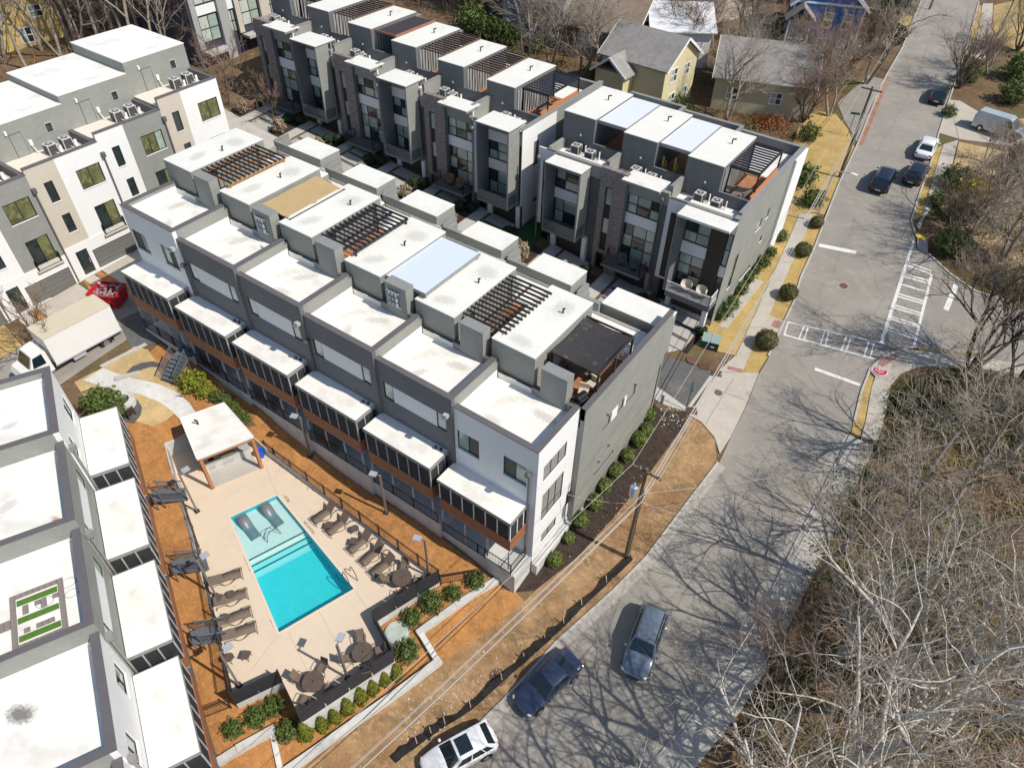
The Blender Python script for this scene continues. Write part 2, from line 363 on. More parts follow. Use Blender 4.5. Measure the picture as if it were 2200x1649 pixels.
# ---------------------------------------------------------------- middle row (pool side faces -y, street side faces +y)
ZK = [-.15, .503, 1.096, 1.816, 2.248, 2.887]
MROW = 'townhouses of the middle row beside the pool'
MLAB = ['townhouse at the street corner with black shade cloth over its roof terrace',
        'townhouse with open slatted pergola next to the black shade cloth',
        'townhouse with pale blue roof panel beside its stair box, white roof room',
        'townhouse with dark open pergola next to the tan canopy roof',
        'townhouse with tan fabric canopy over its rooftop terrace',
        'townhouse with amber timber pergola, farthest from the street corner']
def ladder_box(m, x0, x1, y0, y1, z0, z1): m.box(x0, x1, y0, y1, z0, z1)
for k in range(6):
    end0, end1 = k == 0, k == 5
    wz = SID if not (end0 or end1) else STU
    t = thing('townhouse', MLAB[k], 'house', (-6*k, -.156*k, ZK[k]), 0, MROW)
    pz = 10.26; bz = 11.78 + (.35 if end0 else 0)
    # bodies
    m = MB(); m.box(-6, 0, .14, 4.35, -3.2, 9.3); m.box(-6, .4 if end0 else 0, 4.35, 15.9, -3.2, 8.6)
    m.box(-3.4, .4 if end0 else 0, 4.55, 11.3, 8.6, 9.15)
    obj('wall', m, SID, t)
    # pool-side facade
    if end0 or end1:
        L3 = [(-5.82,-4.15,6.75,8.4), (-2.35,-.68,6.75,8.45)]
    else:
        L3 = [(-5.6,-.52,7.15,8.56)]
    L2 = [(-5.6,-3.2,2.5,4.9), (-2.4,-.8,2.5,4.9)]; L1 = [(-5.4,-3.0,.15,2.1), (-2.4,-1.2,.15,2.0)]
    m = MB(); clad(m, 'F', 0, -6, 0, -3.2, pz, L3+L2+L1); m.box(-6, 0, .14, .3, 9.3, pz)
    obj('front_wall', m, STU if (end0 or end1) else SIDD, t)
    if end0 or end1:
        for q, hh in enumerate(L3):
            w = window(t, 'F', 0, *hh, cols=2, rec=.08, panes=[PANEP, BLIND] if (q == 0) == end0 else [BLIND, PANEP])
    else:
        u0,u1,z0,z1 = L3[0]
        window(t, 'F', 0, u0, u0+.8, z0, z1, rec=.05, panes=[PANEW], sill=False); window(t, 'F', 0, u1-.75, u1, z0, z1, rec=.05, panes=[PANEW], sill=False)
        m = MB(); m.box(u0+.8, u1-.75, .03, .14, z0, z1); obj('infill_panel', m, WHITE, t)
    for hh in L2+L1: window(t, 'F', 0, *hh, cols=2, rec=.06, panes=[PANED], sill=False)
    # parapets and coping
    m = MB(); m.box(-.3, 0, .3, 4.35, 9.3, pz)
    if end1: m.box(-6, -5.7, .3, 4.35, 9.3, pz)
    obj('parapet', m, STU if end0 else SID, t)
    m = MB(); m.box(-6, .04, -.05, .34, pz, pz+.06); m.box(-.34, .04, .34, 4.4, pz, pz+.06)
    if end1: m.box(-6.04, -5.66, .34, 4.4, pz, pz+.06)
    obj('coping', m, COPE, t)
    m = MB(); m.box(-6 if not end1 else -5.7, -.3, .3, 4.35, 9.3, 9.42)
    m.box(-5.99 if not end1 else -5.7, -5.95 if not end1 else -5.66, .3, 4.3, 9.42, 10.0); m.box(-5.9, -3.4, 4.31, 4.35, 9.42, 9.85); m.box(-5.9,-.34,.3,.34,9.42,9.9)
    obj('roof_membrane', m, ROOF, t)
    m = MB()
    for q in range(3): m.box(-5.9, -.35, 1.1+q*1.05, 1.12+q*1.05, 9.42, 9.428)
    obj('roof_seam', m, ROOFT, t)
    stain(t, 'grime_patch', GRIME, -1.6-.5*k%3, 3.2, 9.432, 1.3, .5, .3*k); stain(t, 'grime_patch', GRIME, -4.0+.3*k, 1.2, 9.433, 1.0, .45, 1.1*k)
    if k == 1: stain(t, 'rust_stain', RUSTS, -1.2, .55, 9.434, .95, .32, 0)
    if k == 3: stain(t, 'puddle_stain', SOOT, -.9, 3.7, 9.434, .6, .2, -.3)
    if k == 4: stain(t, 'puddle_stain', SOOT, -1.6, 3.6, 9.434, .6, .16, -.3)
    # roof room (stair box)
    m = MB(); m.box(-6.59, -3.4, 4.57, 11.28, 8.55, bz-.06); obj('roof_room', m, SID, t)
    m = MB(); m.box(-6.61, -3.38, 4.55, 11.3, bz-.06, bz); rr = obj('roof_cap', m, ROOFT, t)
    m = MB(); vx, vy = -4.4+.3*math.sin(k*3), 8.6+.6*math.cos(k*2); m.cyl(vx, vy, bz, bz+.35, .06, .06, 8); m.tube((vx,vy,bz+.3),(vx+.12,vy,bz+.42),.06,.06,8); obj('vent_pipe', m, DARK, rr); stain(rr, 'grime_patch', GRIME, -5.0, 5.4+.2*k, bz+.004, 1.2, .7, .4*k); stain(rr, 'grime_patch', GRIME, -4.6, 9.6, bz+.005, 1.0, 1.2, .9*k)
    m = MB(); m.box(-3.4, -3.36, 5.6, 6.6, 9.2, 11.2); obj('roof_door', m, PANED, t)
    # terrace
    m = MB(); m.box(-3.4, -.3 if end0 else 0, 4.6, 11.0, 9.15, 9.2); obj('terrace_floor', m, DECKT if k in (0,1,3) else CONC, t)
    m = MB(); m.box(-3.4, 0, 4.35, 4.6, 8.55, 9.95); obj('terrace_wall', m, SID, t)
    m = MB(); m.box(-.95, 0, 4.32, 4.63, 9.95, 10.0); m.box(-3.4, -2.75, 4.32, 4.63, 9.95, 10.0); obj('terrace_coping', m, COPE, t)
    m = MB(); m.box(-2.75, -.95, 4.3, 5.05, 9.3, 11.85); obj('chimney', m, SID, t); m = MB(); m.box(-2.77, -.93, 4.28, 5.07, 11.85, 11.9); obj('chimney_cap', m, COPEG, t)
    if k in (2, 4):
        m = MB()
        for q in range(9): m.cyl(-2.3+.28*(q%3), 4.22, 10.3+.42*(q//3), 10.58+.42*(q//3), .12, .1, 8)
        m.box(-2.55,-1.45,4.18,4.26,10.25,10.32); m.box(-2.55,-1.45,4.18,4.26,11.35,11.42); obj('wire_wall_planter', m, GREYW, t)
    # back strip
    m = MB(); m.box(-6, .1 if end0 else 0, 11.28, 14.3, 8.6, 8.72); m.box(-6, -.3, 14.26, 14.3, 8.72, 8.95); obj('back_roof', m, ROOF, t)
    m = MB(); m.box(-6.3, -4.45, 14.3, 14.55, 8.0, 9.62); m.box(-6.45, -6.2, 14.55, 15.9, 8.0, 9.62); obj('back_parapet', m, SID, t)
    m = MB(); m.box(-6.33, -4.42, 14.27, 14.58, 9.62, 9.67); m.box(-6.48, -6.17, 14.58, 15.93, 9.62, 9.67); obj('back_coping', m, COPEG, t)
    if 0 < k: 
        m = MB(); m.box(-5.8, -4.7, 13.2, 13.28, 8.72, 9.35); obj('vent_screen', m, SID, t)
        m = MB(); m.cyl(-4.1, 12.6, 8.72, 9.5, .3, .3, 12); m.sphere((-4.1,12.6,9.5),.36,.36,.12,12,4); obj('roof_vent', m, GREYW, t)
    if end0: bx0,bx1,by0,by1,bzz = -4.45, .3, 14.75, 17.0, 9.5
    else: bx0,bx1,by0,by1,bzz = -4.5, -.72, 14.31, 16.49, 9.7
    m = MB(); m.box(bx0, bx1, by0, by1, 5.9, bzz-.05); obj('street_bay', m, SID, t)
    m = MB(); m.box(bx0-.02, bx1+.02, by0-.02, by1+.02, bzz-.05, bzz); obj('bay_roof', m, ROOFT, t)
    window(t, 'B', 15.9, -5.9, -4.7, 3.2, 5.6, 2, 1, rec=-.03, panes=[PANED], sill=False); window(t, 'B', 15.9, -3.8, -.9, 3.2, 5.4, 3, 1, rec=-.03, panes=[PANED], sill=False)
    m = MB(); m.box(-4.4, -.9, 15.86, 15.94, .1, 2.4); obj('garage_door', m, GARD, t)
    # porch
    pr0, pr1 = (5.31 if not end0 else 5.05), (5.46 if not end0 else 5.2)
    y0 = -1.81
    m = MB(); m.box(-6.1, -.49, y0, -.0, pr0-.04, pr1); p_ = obj('porch_roof', m, ROOF, t)
    m = MB(); m.box(-6.12,-.47,y0-.03,y0,pr0-.1,pr1+.02); m.box(-.49,-.45,y0,-.02,pr0-.1,pr1+.02); m.box(-6.13,-6.1,y0,-.02,pr0-.1,pr1+.02); obj('roof_edge', m, COPEG, p_)
    if not end0 and not end1:
        m = MB(); m.cyl(-1.2,-.35,pr1,pr1+.22,.08,.1,8); m.cyl(-.85,-.25,pr1,pr1+.18,.08,.1,8); obj('flue', m, DARK, p_)
    m = MB(); m.box(-6, -.55, y0+.1, 0, 2.1, 2.3); obj('porch_floor', m, GREYW, t)
    # cedar boards, one by one
    for q in range(7):
        za = 2.33 + q*.15
        m = MB(); m.box(-6.0, -.5, y0, y0+.05, za, za+.142); m.box(-.5, -.455, y0, -.03, za, za+.142)
        obj('cedar_board', m, CEDAR, t)
    m = MB()
    xs_ = [-6.0+.9*q for q in range(7)]
    for x in xs_: m.box(x, x+.07, y0+.02, y0+.09, 3.38, pr0-.04)
    for y in (y0+.75, y0+1.4): m.box(-.57, -.5, y, y+.07, 3.38, pr0-.04)
    m.box(-.57,-.5,y0+.02,y0+.09,3.38,pr0-.04); m.box(-6.0,-.5,y0+.02,y0+.09,pr0-.16,pr0-.045)
    obj('screen_frame', m, GREYW if not end0 else WHITE, t)
    m = MB(); m.box(-5.95, -.55, y0+.05, y0+.06, 3.4, pr0-.16); m.box(-.54, -.53, y0+.08, -.1, 3.4, pr0-.16); obj('screen', m, SCREEN, t)
    m = MB()
    for x in (-5.95, -4.1, -2.3, -.62): m.box(x, x+.1, y0+.02, y0+.12, .1, 2.1)
    obj('post', m, GREYW, t)
    # terrace slab and retaining wall
    m = MB(); m.box(-6, 0, -1.85, 0, -3.6, .0 if not end0 else -.2); obj('terrace_base', m, CONCW, t)
    zt = 0 if not end0 else -.2
    rail(t, [(-5.9, y0), (-4.1, y0), (-2.3, y0), (-.2, y0)] if not end0 else [(-5.9, y0), (-3.0, y0), (-2.4, y0), (-.35, y0), (-.35, -.2)], zt, zt+1.0, step=.12)
    m = MB(); m.box(-6, 0, -.02, 0, .02, .06); obj('threshold', m, GREYW, t)
    if k in (2,3,4):
        m = MB(); m.box(-5.5,-3.2,y0+.08,y0+.09,.2,2.0); obj('lower_screen', m, SCREEN, t)
    # downspout with leader head
    if k in (0, 2, 4):
        xd = -6+.02 if k else -.45
        m = MB(); m.sphere((xd,-.22,8.2),.22,.2,.2,8,5); m.tube((xd,-.12,8.1),(xd,-.12,5.5),.06,.06,6); m.tube((xd,-.12,5.5),(xd,-.12,0),.06,.06,6); obj('downspout', m, COPE, t)
    else:
        m = MB(); m.box(-.5,-.2,-.3,-.02,8.75,9.0); m.box(-.6,-.45,-.35,-.1,8.6,8.75); obj('flood_light', m, GREYW, t)
    # end walls
    if end0:
        E_ = [(.65,3.15,7.05,8.45),(.75,3.15,2.95,5.65),(1.0,2.75,.25,1.2)]
        m = MB(); clad(m, 'E', .06, .0, 4.35, -3.2, 9.3, E_, .06); m.box(0,.06,0,4.35,9.3,pz); obj('end_wall', m, STU, t)
        window(t, 'E', .06, *E_[0], cols=3, rec=.03, panes=[PANEG]); window(t, 'E', .06, *E_[1], cols=3, rows=[.28], rec=.03, panes=[PANED, PANEP, PANED]); window(t, 'E', .06, *E_[2], cols=2, rec=.03, panes=[PANED])
        m = MB(); m.box(.06,.1,3.9,4.3,1.2,2.4); obj('brown_panel', m, BROWNP, t)
        G_ = [(7.1,8.0,6.0,7.0),(9.0,9.8,6.0,6.9),(10.2,11.5,5.9,6.8),(15.0,15.7,.5,5.6),(6.9,9.6,1.5,1.9)]
        m = MB(); clad(m, 'E', .46, 4.35, 15.9, -.9, 9.3, G_, .06); m.box(.16,.46,4.35,15.9,9.3,10.3); m.box(.16,.4,4.35,4.6,8.6,10.3); obj('side_wall', m, SID, t)
        for hh in G_: window(t, 'E', .46, *hh, rec=.03, panes=[PANED], sill=False)
        m = MB(); m.box(.46,.5,8.15,8.95,6.0,6.95); m.box(.46,.5,9.85,10.15,6.0,6.9); obj('infill_panel', m, WHITE, t)
        m = MB(); m.box(.13,.5,4.3,15.95,10.3,10.36); obj('side_coping', m, COPE, t)
        m = MB(); m.box(.02,.5,0,15.9,-3.2,-.9); m.box(.08,.14,0,4.35,-.9,-.6); obj('foundation', m, CONCW, t)
        for (yy,zz) in ((7.2,2.8),(8.4,3.4),(11.2,7.0),(7.4,7.3)):
            m = MB(); m.box(.46,.62,yy,yy+.18,zz,zz+.18); obj('wall_vent', m, COPEG, t)
    if end1:
        m = MB(); clad(m, 'W', -6.06, 0, 15.9, -3.2, pz if False else 9.3, [(2,4,6.5,8.2)], .06); obj('end_wall', m, SID, t); window(t,'W',-6.06,2,4,6.5,8.2,2,rec=.03,panes=[PANEP])
    # rooftop shade of the terrace
    if k == 0:
        n = 12; vs = []; 
        for j in range(n+1):
            for i in range(n+1):
                a, b = i/n, j/n; x = -3.2+3.35*a; y = 6.0+4.25*b
                vs.append((x, y, 11.75 - .18*math.sin(math.pi*a)*1.0 - .1*math.sin(math.pi*b) + .03*math.sin(9*b)))
        fs = [(j*(n+1)+i, j*(n+1)+i+1, (j+1)*(n+1)+i+1, (j+1)*(n+1)+i) for j in range(n) for i in range(n)]
        m = MB(); m.add(vs, fs); obj('shade_cloth', m, mat('black_shade_cloth', (.045,.042,.043), .85, var=.2, vscale=1.5, stain=(.16,.155,.15), sscale=1.2, sth=(.6,.75)), t, True)
        m = MB()
        for (x,y) in ((-3.2,6.0),(.15,6.0),(.15,10.25),(-3.2,10.25),(.15,8.1)): m.box(x-.06,x+.06,y-.06,y+.06,9.2,11.8)
        m.beam((-3.2,6,11.75),(.15,6,11.75),.1,.12); m.beam((.15,6,11.75),(.15,10.25,11.75),.1,.12); m.beam((-3.2,10.25,11.75),(.15,10.25,11.75),.1,.12)
        obj('pergola_frame', m, BROWNP, t)
        for q in range(3):
            m = MB(); x = -3.1+q*1.08; random.seed(q); zb = 9.25
            for a in range(8):
                for b in range(7):
                    if (a*5+b*3+q) % 7: m.box(x+.06+a*.12, x+.15+a*.12, 10.5, 10.53, zb+.1+b*.2, zb+.25+b*.2)
            m.box(x,x+.05,10.48,10.55,zb,zb+1.6); m.box(x+1.03,x+1.08,10.48,10.55,zb,zb+1.6); m.box(x+.05,x+1.03,10.48,10.55,zb+1.52,zb+1.6); m.box(x+.05,x+1.03,10.48,10.55,zb,zb+.06)
            obj('lattice_panel', m, WHITE, t)
    elif k == 2:
        m = MB(); m.prism([(-3.36,5.1),(.0,5.1),(.0,10.8),(-3.36,10.8)], 11.5, 11.6); obj('canopy_panel', m, mat('pale_blue_roof_panel', (.60,.67,.76), .35, lines=(0,.3,.01)), t)
        m = MB(); m.box(-3.4,.05,5.04,5.1,11.42,11.64); m.box(0,.06,5.1,10.8,11.42,11.64)
        for (x,y) in ((-.1,5.2),(-.1,10.6)): m.box(x-.06,x+.06,y-.06,y+.06,9.2,11.42)
        obj('canopy_frame', m, COPEG, t)
    elif k == 4:
        n = 8; vs = []
        for j in range(n+1):
            for i in range(n+1): vs.append((-3.1+2.9*i/n, 5.4+5.2*j/n, 11.55-.22*i/n-.05*math.sin(math.pi*j/n*2)**2))
        m = MB(); m.add(vs, [(j*(n+1)+i, j*(n+1)+i+1, (j+1)*(n+1)+i+1, (j+1)*(n+1)+i) for j in range(n) for i in range(n)]); obj('canopy_cloth', m, mat('tan_canopy', (.46,.33,.165), .8, var=.1, vscale=1), t, True)
        m = MB()
        for (x,y) in ((-3.1,5.4),(-.2,5.4),(-.2,10.6),(-3.1,10.6)): m.box(x-.06,x+.06,y-.06,y+.06,9.2,11.4)
        m.beam((-.2,5.3,11.3),(-.2,10.7,11.3),.1,.16); m.beam((-3.2,5.4,11.45),(-.1,5.4,11.25),.1,.16)
        for q in range(16): m.beam((-.2,5.5+q*.33,11.2),(-.05,5.5+q*.33,11.2),.12,.14)
        obj('pergola_frame', m, BROWNP, t)
    else:
        pm = {1: mat('weathered_timber', (.24,.215,.19), .8, var=.3, vscale=4), 3: mat('ebony_timber', (.055,.055,.06), .7, var=.3, vscale=4), 5: mat('amber_timber', (.42,.23,.09), .7, var=.3, vscale=4)}[k]
        x0,x1,y0p,y1p,zt = -3.2,-.25,5.5,10.5,11.4
        m = MB()
        for (x,y) in ((x0,y0p),(x1,y0p),(x1,y1p),(x0,y1p)): m.box(x-.06,x+.06,y-.06,y+.06,9.2,zt)
        for x in (x0, (x0+x1)/2, x1): m.beam((x,y0p-.2,zt),(x,y1p+.2,zt),.09,.2)
        obj('pergola_frame', m, pm, t)
        for q in range(13):
            m = MB(); y = y0p+q*(y1p-y0p)/12; m.beam((x0-.3,y,zt+.17),(x1+.25,y,zt+.17),.07,.14)
            obj('pergola_rafter', m, mat('dark_rafter', (.06,.055,.052), .7, var=.3, vscale=4) if k != 3 else pm, t)

# ---------------------------------------------------------------- air conditioners
AC_PROTO = None
def ac(x, y, z, label, group='rooftop air conditioners'):
    global AC_PROTO
    if AC_PROTO is None:
        t = thing('air_conditioner', label, 'air conditioner', (x,y,z), 0, group); s = .36
        m = MB(); m.box(-s,s,-s,s,.05,.82); obj('casing', m, ACB, t)
        m = MB(); 
        for a in (-1,1):
            for b in (-1,1): m.box(a*s-.03,a*s+.03,b*s-.03,b*s+.03,.0,.84)
        m.box(-s-.02,s+.02,-s-.02,s+.02,.82,.88); m.box(-s-.1,s+.1,-s-.1,s+.1,-.0,.05); obj('shell', m, ACT, t)
        m = MB(); m.cyl(0,0,.88,.89,.29,.29,20); fn = obj('fan_grille', m, DARK, t)
        m = MB(); 
        for q in range(6): a = q*math.pi/3; m.beam((0,0,.90),(.29*math.cos(a),.29*math.sin(a),.90),.02,.015)
        m.cyl(0,0,.89,.92,.09,.09,10); obj('fan_guard', m, ACT, fn)
        m = MB(); m.path([(s,.1,.2),(s+.25,.15,.2),(s+.35,.2,.05),(s+.5,.5,.05)],.03,5); m.box(s+.3,s+.36,.35,.55,0,.75); obj('hose', m, WHITE, t)
        AC_PROTO = t; return t
    return dup(AC_PROTO, (x,y,z), rnd.choice((0,.06,-.05)), label)

# ---------------------------------------------------------------- far rows: facades face -y
def gridwin(t, u0, u1, z0, z1, pos, kinds, c=3, r=2): return window(t, 'F', pos, u0, u1, z0, z1, [.3,.72] if c == 3 else c, [.5] if r == 2 else r, rec=.05, panes=kinds, sill=False, bw=.07)
def rowunit(ox, oy, oz, k, dz, dy, typ, label, group, xo, box, pz, bayz, depth, shade, right_end=False, left_end=False, door=True):
    t = thing('townhouse', label, 'house', (ox-6*k, oy+dy*k, oz+dz*k), 0, group)
    kinds = [[PANEP,PANED,PANEP,PANEW,PANEP,PANED],[PANED,PANEP,PANEP,PANEP,PANED,PANEW],[PANEP,PANEP,PANED,PANED,PANEP,PANEP]][(k*7+len(label)) % 3]
    bx0,bx1,by0,by1,bz = box
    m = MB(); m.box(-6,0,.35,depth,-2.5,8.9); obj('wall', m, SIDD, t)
    m = MB(); m.box(-6,0,.0,.35,-2.5,0) ; obj('plinth', m, CONC, t)
    holes = []
    if typ == 'A':
        a0, a1 = xo, xo+3.62; n0 = a0-1.75
        zb0, zb1 = 3.05, bayz
        m = MB(); m.box(a0,a0+.16,-1.7,0,zb0,zb1-.2); m.box(a0+.16,a1-.16,-1.7,.0,zb0,zb0+.28); m.box(a0,a1,-1.7,1.0,zb1-.2,zb1-.05); obj('bay_frame', m, SIDD, t)
        m = MB(); m.box(a1-.16,a1,-1.7,0,zb0,zb1-.2); obj('bay_side', m, SID, t)
        m = MB(); m.box(a0-.03,a1+.03,-1.73,1.0,zb1-.05,zb1); obj('bay_roof', m, ROOFT, t)
        m = MB(); m.box(a0+.16,a1-.16,-1.68,-1.65,zb0+.28,zb0+1.25); m.box(a1-.03,a1+.01,-1.6,-.3,zb0+.3,zb0+1.3); obj('glass_rail', m, GLASSR, t)
        m = MB(); m.box(a0+.16,a1-.16,-.02,.1,8.55,9.5); m.box(a0+.16,a1-.16,-.02,.1,5.75,6.75); obj('white_panel', m, WHITE, t)
        gridwin(t, a0+.2, a1-.2, 6.78, 8.52, .0, kinds); gridwin(t, a0+.2, a1-.2, 3.35, 5.72, .0, kinds[::-1])
        m = MB(); clad(m,'F',0,n0,a0,2.5,pz-.0,[(a0-1.25,a0-.65,1,8.9)]); obj('front_wall', m, STU, t)
        m = MB(); m.box(a0-1.25,a0-.65,.06,.14,2.5,8.9); obj('brown_panel', m, BROWNP, t)
        window(t,'F',.02,a0-1.2,a0-.7,6.9,8.7,rec=.0,panes=[PANEP],sill=False); window(t,'F',.02,a0-1.2,a0-.7,4.2,5.9,rec=.0,panes=[PANEP],sill=False)
        m = MB(); m.box(a0+.0,a0+.5,-.05,.3,0,2.6); m.box(a1-.1,a1+.3,-.2,.3,0,2.8); obj('white_pillar', m, WHITE, t)
        m = MB(); m.box(a0+.55,a1-.15,.2,.3,0,2.4); obj('garage_door', m, GARD, t)
        m = MB(); m.box(a0-1.2,a0-.2,.24,.34,.05,2.3); d = obj('door', m, BLACK, t); m = MB(); m.box(a0-.4,a0-.34,.18,.24,.8,1.3); obj('handle', m, GREYW, d)
        obj('upper_wall', MB().box(a0,a1,.0,.35,0.0,pz), SIDD, t) if False else None
        fx0, fx1 = a0, a1
        m = MB(); m.tube((n0+.12,-.1,9.0),(n0+.12,-.1,0),.06,.06,6); m.sphere((n0+.12,-.16,9.1),.2,.18,.22,8,5); obj('downspout', m, COPEG, t)
    elif typ == 'B':
        b0 = xo; b1 = xo+2.5; g1 = b1+3.1
        m = MB(); clad(m,'F',-.25,b0,b1,0,pz+.5,[(b0+.55,b0+1.25,2.6,8.9),(b0+.3,b0+1.35,0.02,2.3)],.5); obj('brick_pillar', m, BRICK, t)
        m = MB(); m.box(b0+.55,b0+1.25,.0,.25,2.6,8.9); obj('brown_panel', m, BROWNP, t)
        window(t,'F',-.05,b0+.58,b0+1.22,7.1,8.75,rec=.0,panes=[PANEP],sill=False); window(t,'F',-.05,b0+.58,b0+1.22,4.25,5.85,rec=.0,panes=[PANEP],sill=False)
        m = MB(); m.box(b0+.3,b0+1.35,.1,.25,.02,2.3); d = obj('door', m, BLACK, t); m = MB(); m.box(b0+1.15,b0+1.2,.04,.1,.9,1.3); obj('handle', m, GREYW, d)
        m = MB(); m.box(b1+.08,g1,.18,.35,8.8,10.15); m.box(b1+.08,g1,.18,.35,5.98,6.98); obj('white_panel', m, WHITE, t)
        m = MB(); m.box(b1,b1+.08,-.2,.35,2.2,10.2); obj('reveal', m, SIDD, t)
        gridwin(t, b1+.08, g1, 7.0, 8.78, .2, kinds); gridwin(t, b1+.08, g1, 2.3, 5.95, .2, kinds[::-1], 3, [.38,.7])
        m = MB(); m.box(b1-.25,g1+.1,-.85,.5,10.12,10.32); obj('overhang', m, COPEG, t)
        m = MB(); m.box(b1-.27,g1+.12,-.87,1.2,10.32,10.37); obj('overhang_roof', m, ROOFT, t)
        m = MB(); m.box(b1-.9,g1-.1,-1.5,.15,1.95,2.2); obj('balcony', m, SIDD, t)
        rail(t, [(b1-.85,-.3),(b1-.85,-1.45),(g1-.15,-1.45),(g1-.15,-.3)], 2.2, 3.15, step=.11)
        m = MB(); m.box(b1+.2,g1-.05,.2,.36,0,1.95); obj('garage_door', m, GARD, t)
        m = MB(); m.box(g1-.05,g1+.3,-.2,.4,0,2.1); obj('brick_pier', m, BRICK, t)
        m = MB(); m.tube((g1+.15,-.12,9.3),(g1+.15,-.12,0),.06,.06,6); m.sphere((g1+.15,-.18,9.4),.2,.18,.22,8,5); obj('downspout', m, COPE, t)
    else:
        a0, a1 = -4.25, .0
        m = MB(); m.box(a0-.1,a0+.15,-1.7,0,2.0,pz-.3); m.box(a0-.1,a1,-1.7,.0,2.0,2.5); obj('bay_frame', m, SIDD, t)
        m = MB(); m.box(a0-.15,a1+.05,-1.75,1.0,pz-.3,pz-.1); obj('bay_roof', m, ROOFT, t)
        m = MB(); m.box(-1.85,-.5,-.1,.3,2.5,pz-.3); obj('brown_panel', m, BROWNP, t)
        m = MB(); m.box(a0+.15,-1.85,-.02,.2,8.75,9.5); m.box(a0+.15,-1.85,-.02,.2,5.6,6.7); m.box(-.5,0,-.02,.2,8.75,9.5); m.box(-.5,0,-.02,.2,4.6,5.6); obj('white_panel', m, WHITE, t)
        gridwin(t, a0+.15, -1.87, 6.75, 8.72, 0, [PANEP,PANEP,PANED,PANEP], 2, 2); gridwin(t, a0+.15, -1.87, 2.6, 5.55, 0, [PANED,PANEP,PANEP,PANED,PANEP,PANEP], 2, 3)
        window(t,'F',0,-.48,-.02,5.65,8.7,1,2,rec=.05,panes=[PANEP],sill=False); window(t,'F',0,-.48,-.02,2.6,4.55,1,1,rec=.05,panes=[PANED],sill=False)
        rail(t, [(a0,-.3),(a0,-1.65),(-.05,-1.65),(-.05,-.3)], 2.5, 3.5, WHITE, .1)
        m = MB(); m.box(a0-1.7,a0-.1,.0,.14,2.3,pz); obj('front_wall', m, STU, t)
        m = MB(); m.box(a0-1.3,a0-.75,-.01,.06,2.5,8.8); obj('brown_panel', m, BROWNP, t)
        window(t,'F',-.02,a0-1.27,a0-.78,6.9,8.5,rec=-.01,panes=[PANEP],sill=False); window(t,'F',-.02,a0-1.27,a0-.78,4.0,5.9,rec=-.01,panes=[PANEP],sill=False)
        m = MB(); m.box(a0-.2,a0+.2,-.2,.2,0,2.0); m.box(-.5,-.1,-1.6,-1.2,0,2.0); obj('white_pillar', m, WHITE, t)
        m = MB(); m.box(a0+.4,-.5,.2,.36,0,1.95); obj('garage_door', m, GARD, t)
        m = MB(); m.box(a0-1.2,a0-.35,.2,.3,.05,2.2); d = obj('door', m, BLACK, t)
    # front roof with equipment
    m = MB(); m.box(-6,-.25,.35,by0,8.9,9.25); obj('front_roof', m, ROOF, t)
    m = MB(); m.box(-.28,0,.6,by0,8.9,pz+.35); m.box(-6,0,.02,.34,8.9,pz-.06)
    if left_end: m.box(-6,-5.72,.34,by0,8.9,pz+.1)
    obj('parapet', m, SID, t)
    m = MB(); m.box(-.31,.03,.57,by0,pz+.35,pz+.41); m.box(-6,0.0,-.02,.38,pz-.06,pz); obj('coping', m, COPEG, t)
    m = MB(); m.box(bx0,bx1,by0,by1,8.85,bz-.06); obj('roof_room', m, SIDD, t)
    m = MB(); m.box(bx0-.02,bx1+.02,by0-.02,by1+.02,bz-.06,bz); rc = obj('roof_cap', m, ROOFT, t)
    m = MB(); m.cyl(bx0+2,by0+4.2,bz,bz+.4,.06,.06,8); m.beam((bx0+2,by0+4.2,bz+.4),(bx0+2.3,by0+4.2,bz+.5),.1,.1); obj('vent_pipe', m, DARK, rc)
    m = MB(); m.cyl(bx0+1.9,by0-.06,bz-1.9,bz-1.8,.0,.0,6); m.sphere((bx0+1.9,by0-.1,bz-1.7),.12,.1,.12,8,5); obj('wall_lamp', m, WHITE, t)
    m = MB(); m.box(bx1,bx1+6+bx0-bx1,by0,by0+.2,8.85,10.3); obj('terrace_wall', m, SIDD, t)
    m = MB(); m.box(bx1,0 if right_end else bx0+6,by0+.2,by1,8.9,9.3); obj('terrace_floor', m, DECKT, t)
    tx0, tx1 = bx1+.05, bx0+6-.05
    if right_end: tx1 = -.45
    if shade == 'louvre':
        m = MB()
        for (x,y) in ((tx0+.05,by0+1.3),(tx1,by0+1.3),(tx1,by1-.2),(tx0+.05,by1-.2)): m.box(x-.06,x+.06,y-.06,y+.06,9.3,bz-.5)
        m.beam((tx0,by0+1.3,bz-.45),(tx1,by0+1.3,bz-.45),.12,.18); m.beam((tx0,by1-.2,bz-.45),(tx1,by1-.2,bz-.45),.12,.18); m.beam((tx1,by0+1.3,bz-.45),(tx1,by1-.2,bz-.45),.12,.18)
        obj('pergola_frame', m, BLACK, t)
        nn = 12
        for q in range(nn):
            y = by0+1.4+q*(by1-by0-1.7)/(nn-1); m = MB(); m.add([(tx0,y-.08,bz-.40),(tx1,y-.08,bz-.40),(tx1,y+.08,bz-.33),(tx0,y+.08,bz-.33),(tx0,y-.08,bz-.38),(tx1,y-.08,bz-.38),(tx1,y+.08,bz-.31),(tx0,y+.08,bz-.31)], [(3,2,1,0),(4,5,6,7),(0,1,5,4),(2,3,7,6),(1,2,6,5),(3,0,4,7)])
            obj('louvre_slat', m, mat('black_louvre', (.02,.022,.03), .4, spec=.5), t)
    elif shade == 'panel':
        m = MB(); m.box(tx0,tx1,by0+.5,by1-.1,bz-.3,bz-.2); obj('canopy_panel', m, mat('white_roof_panel', (.68,.71,.76), .4, lines=(0,.3,.008)), t)
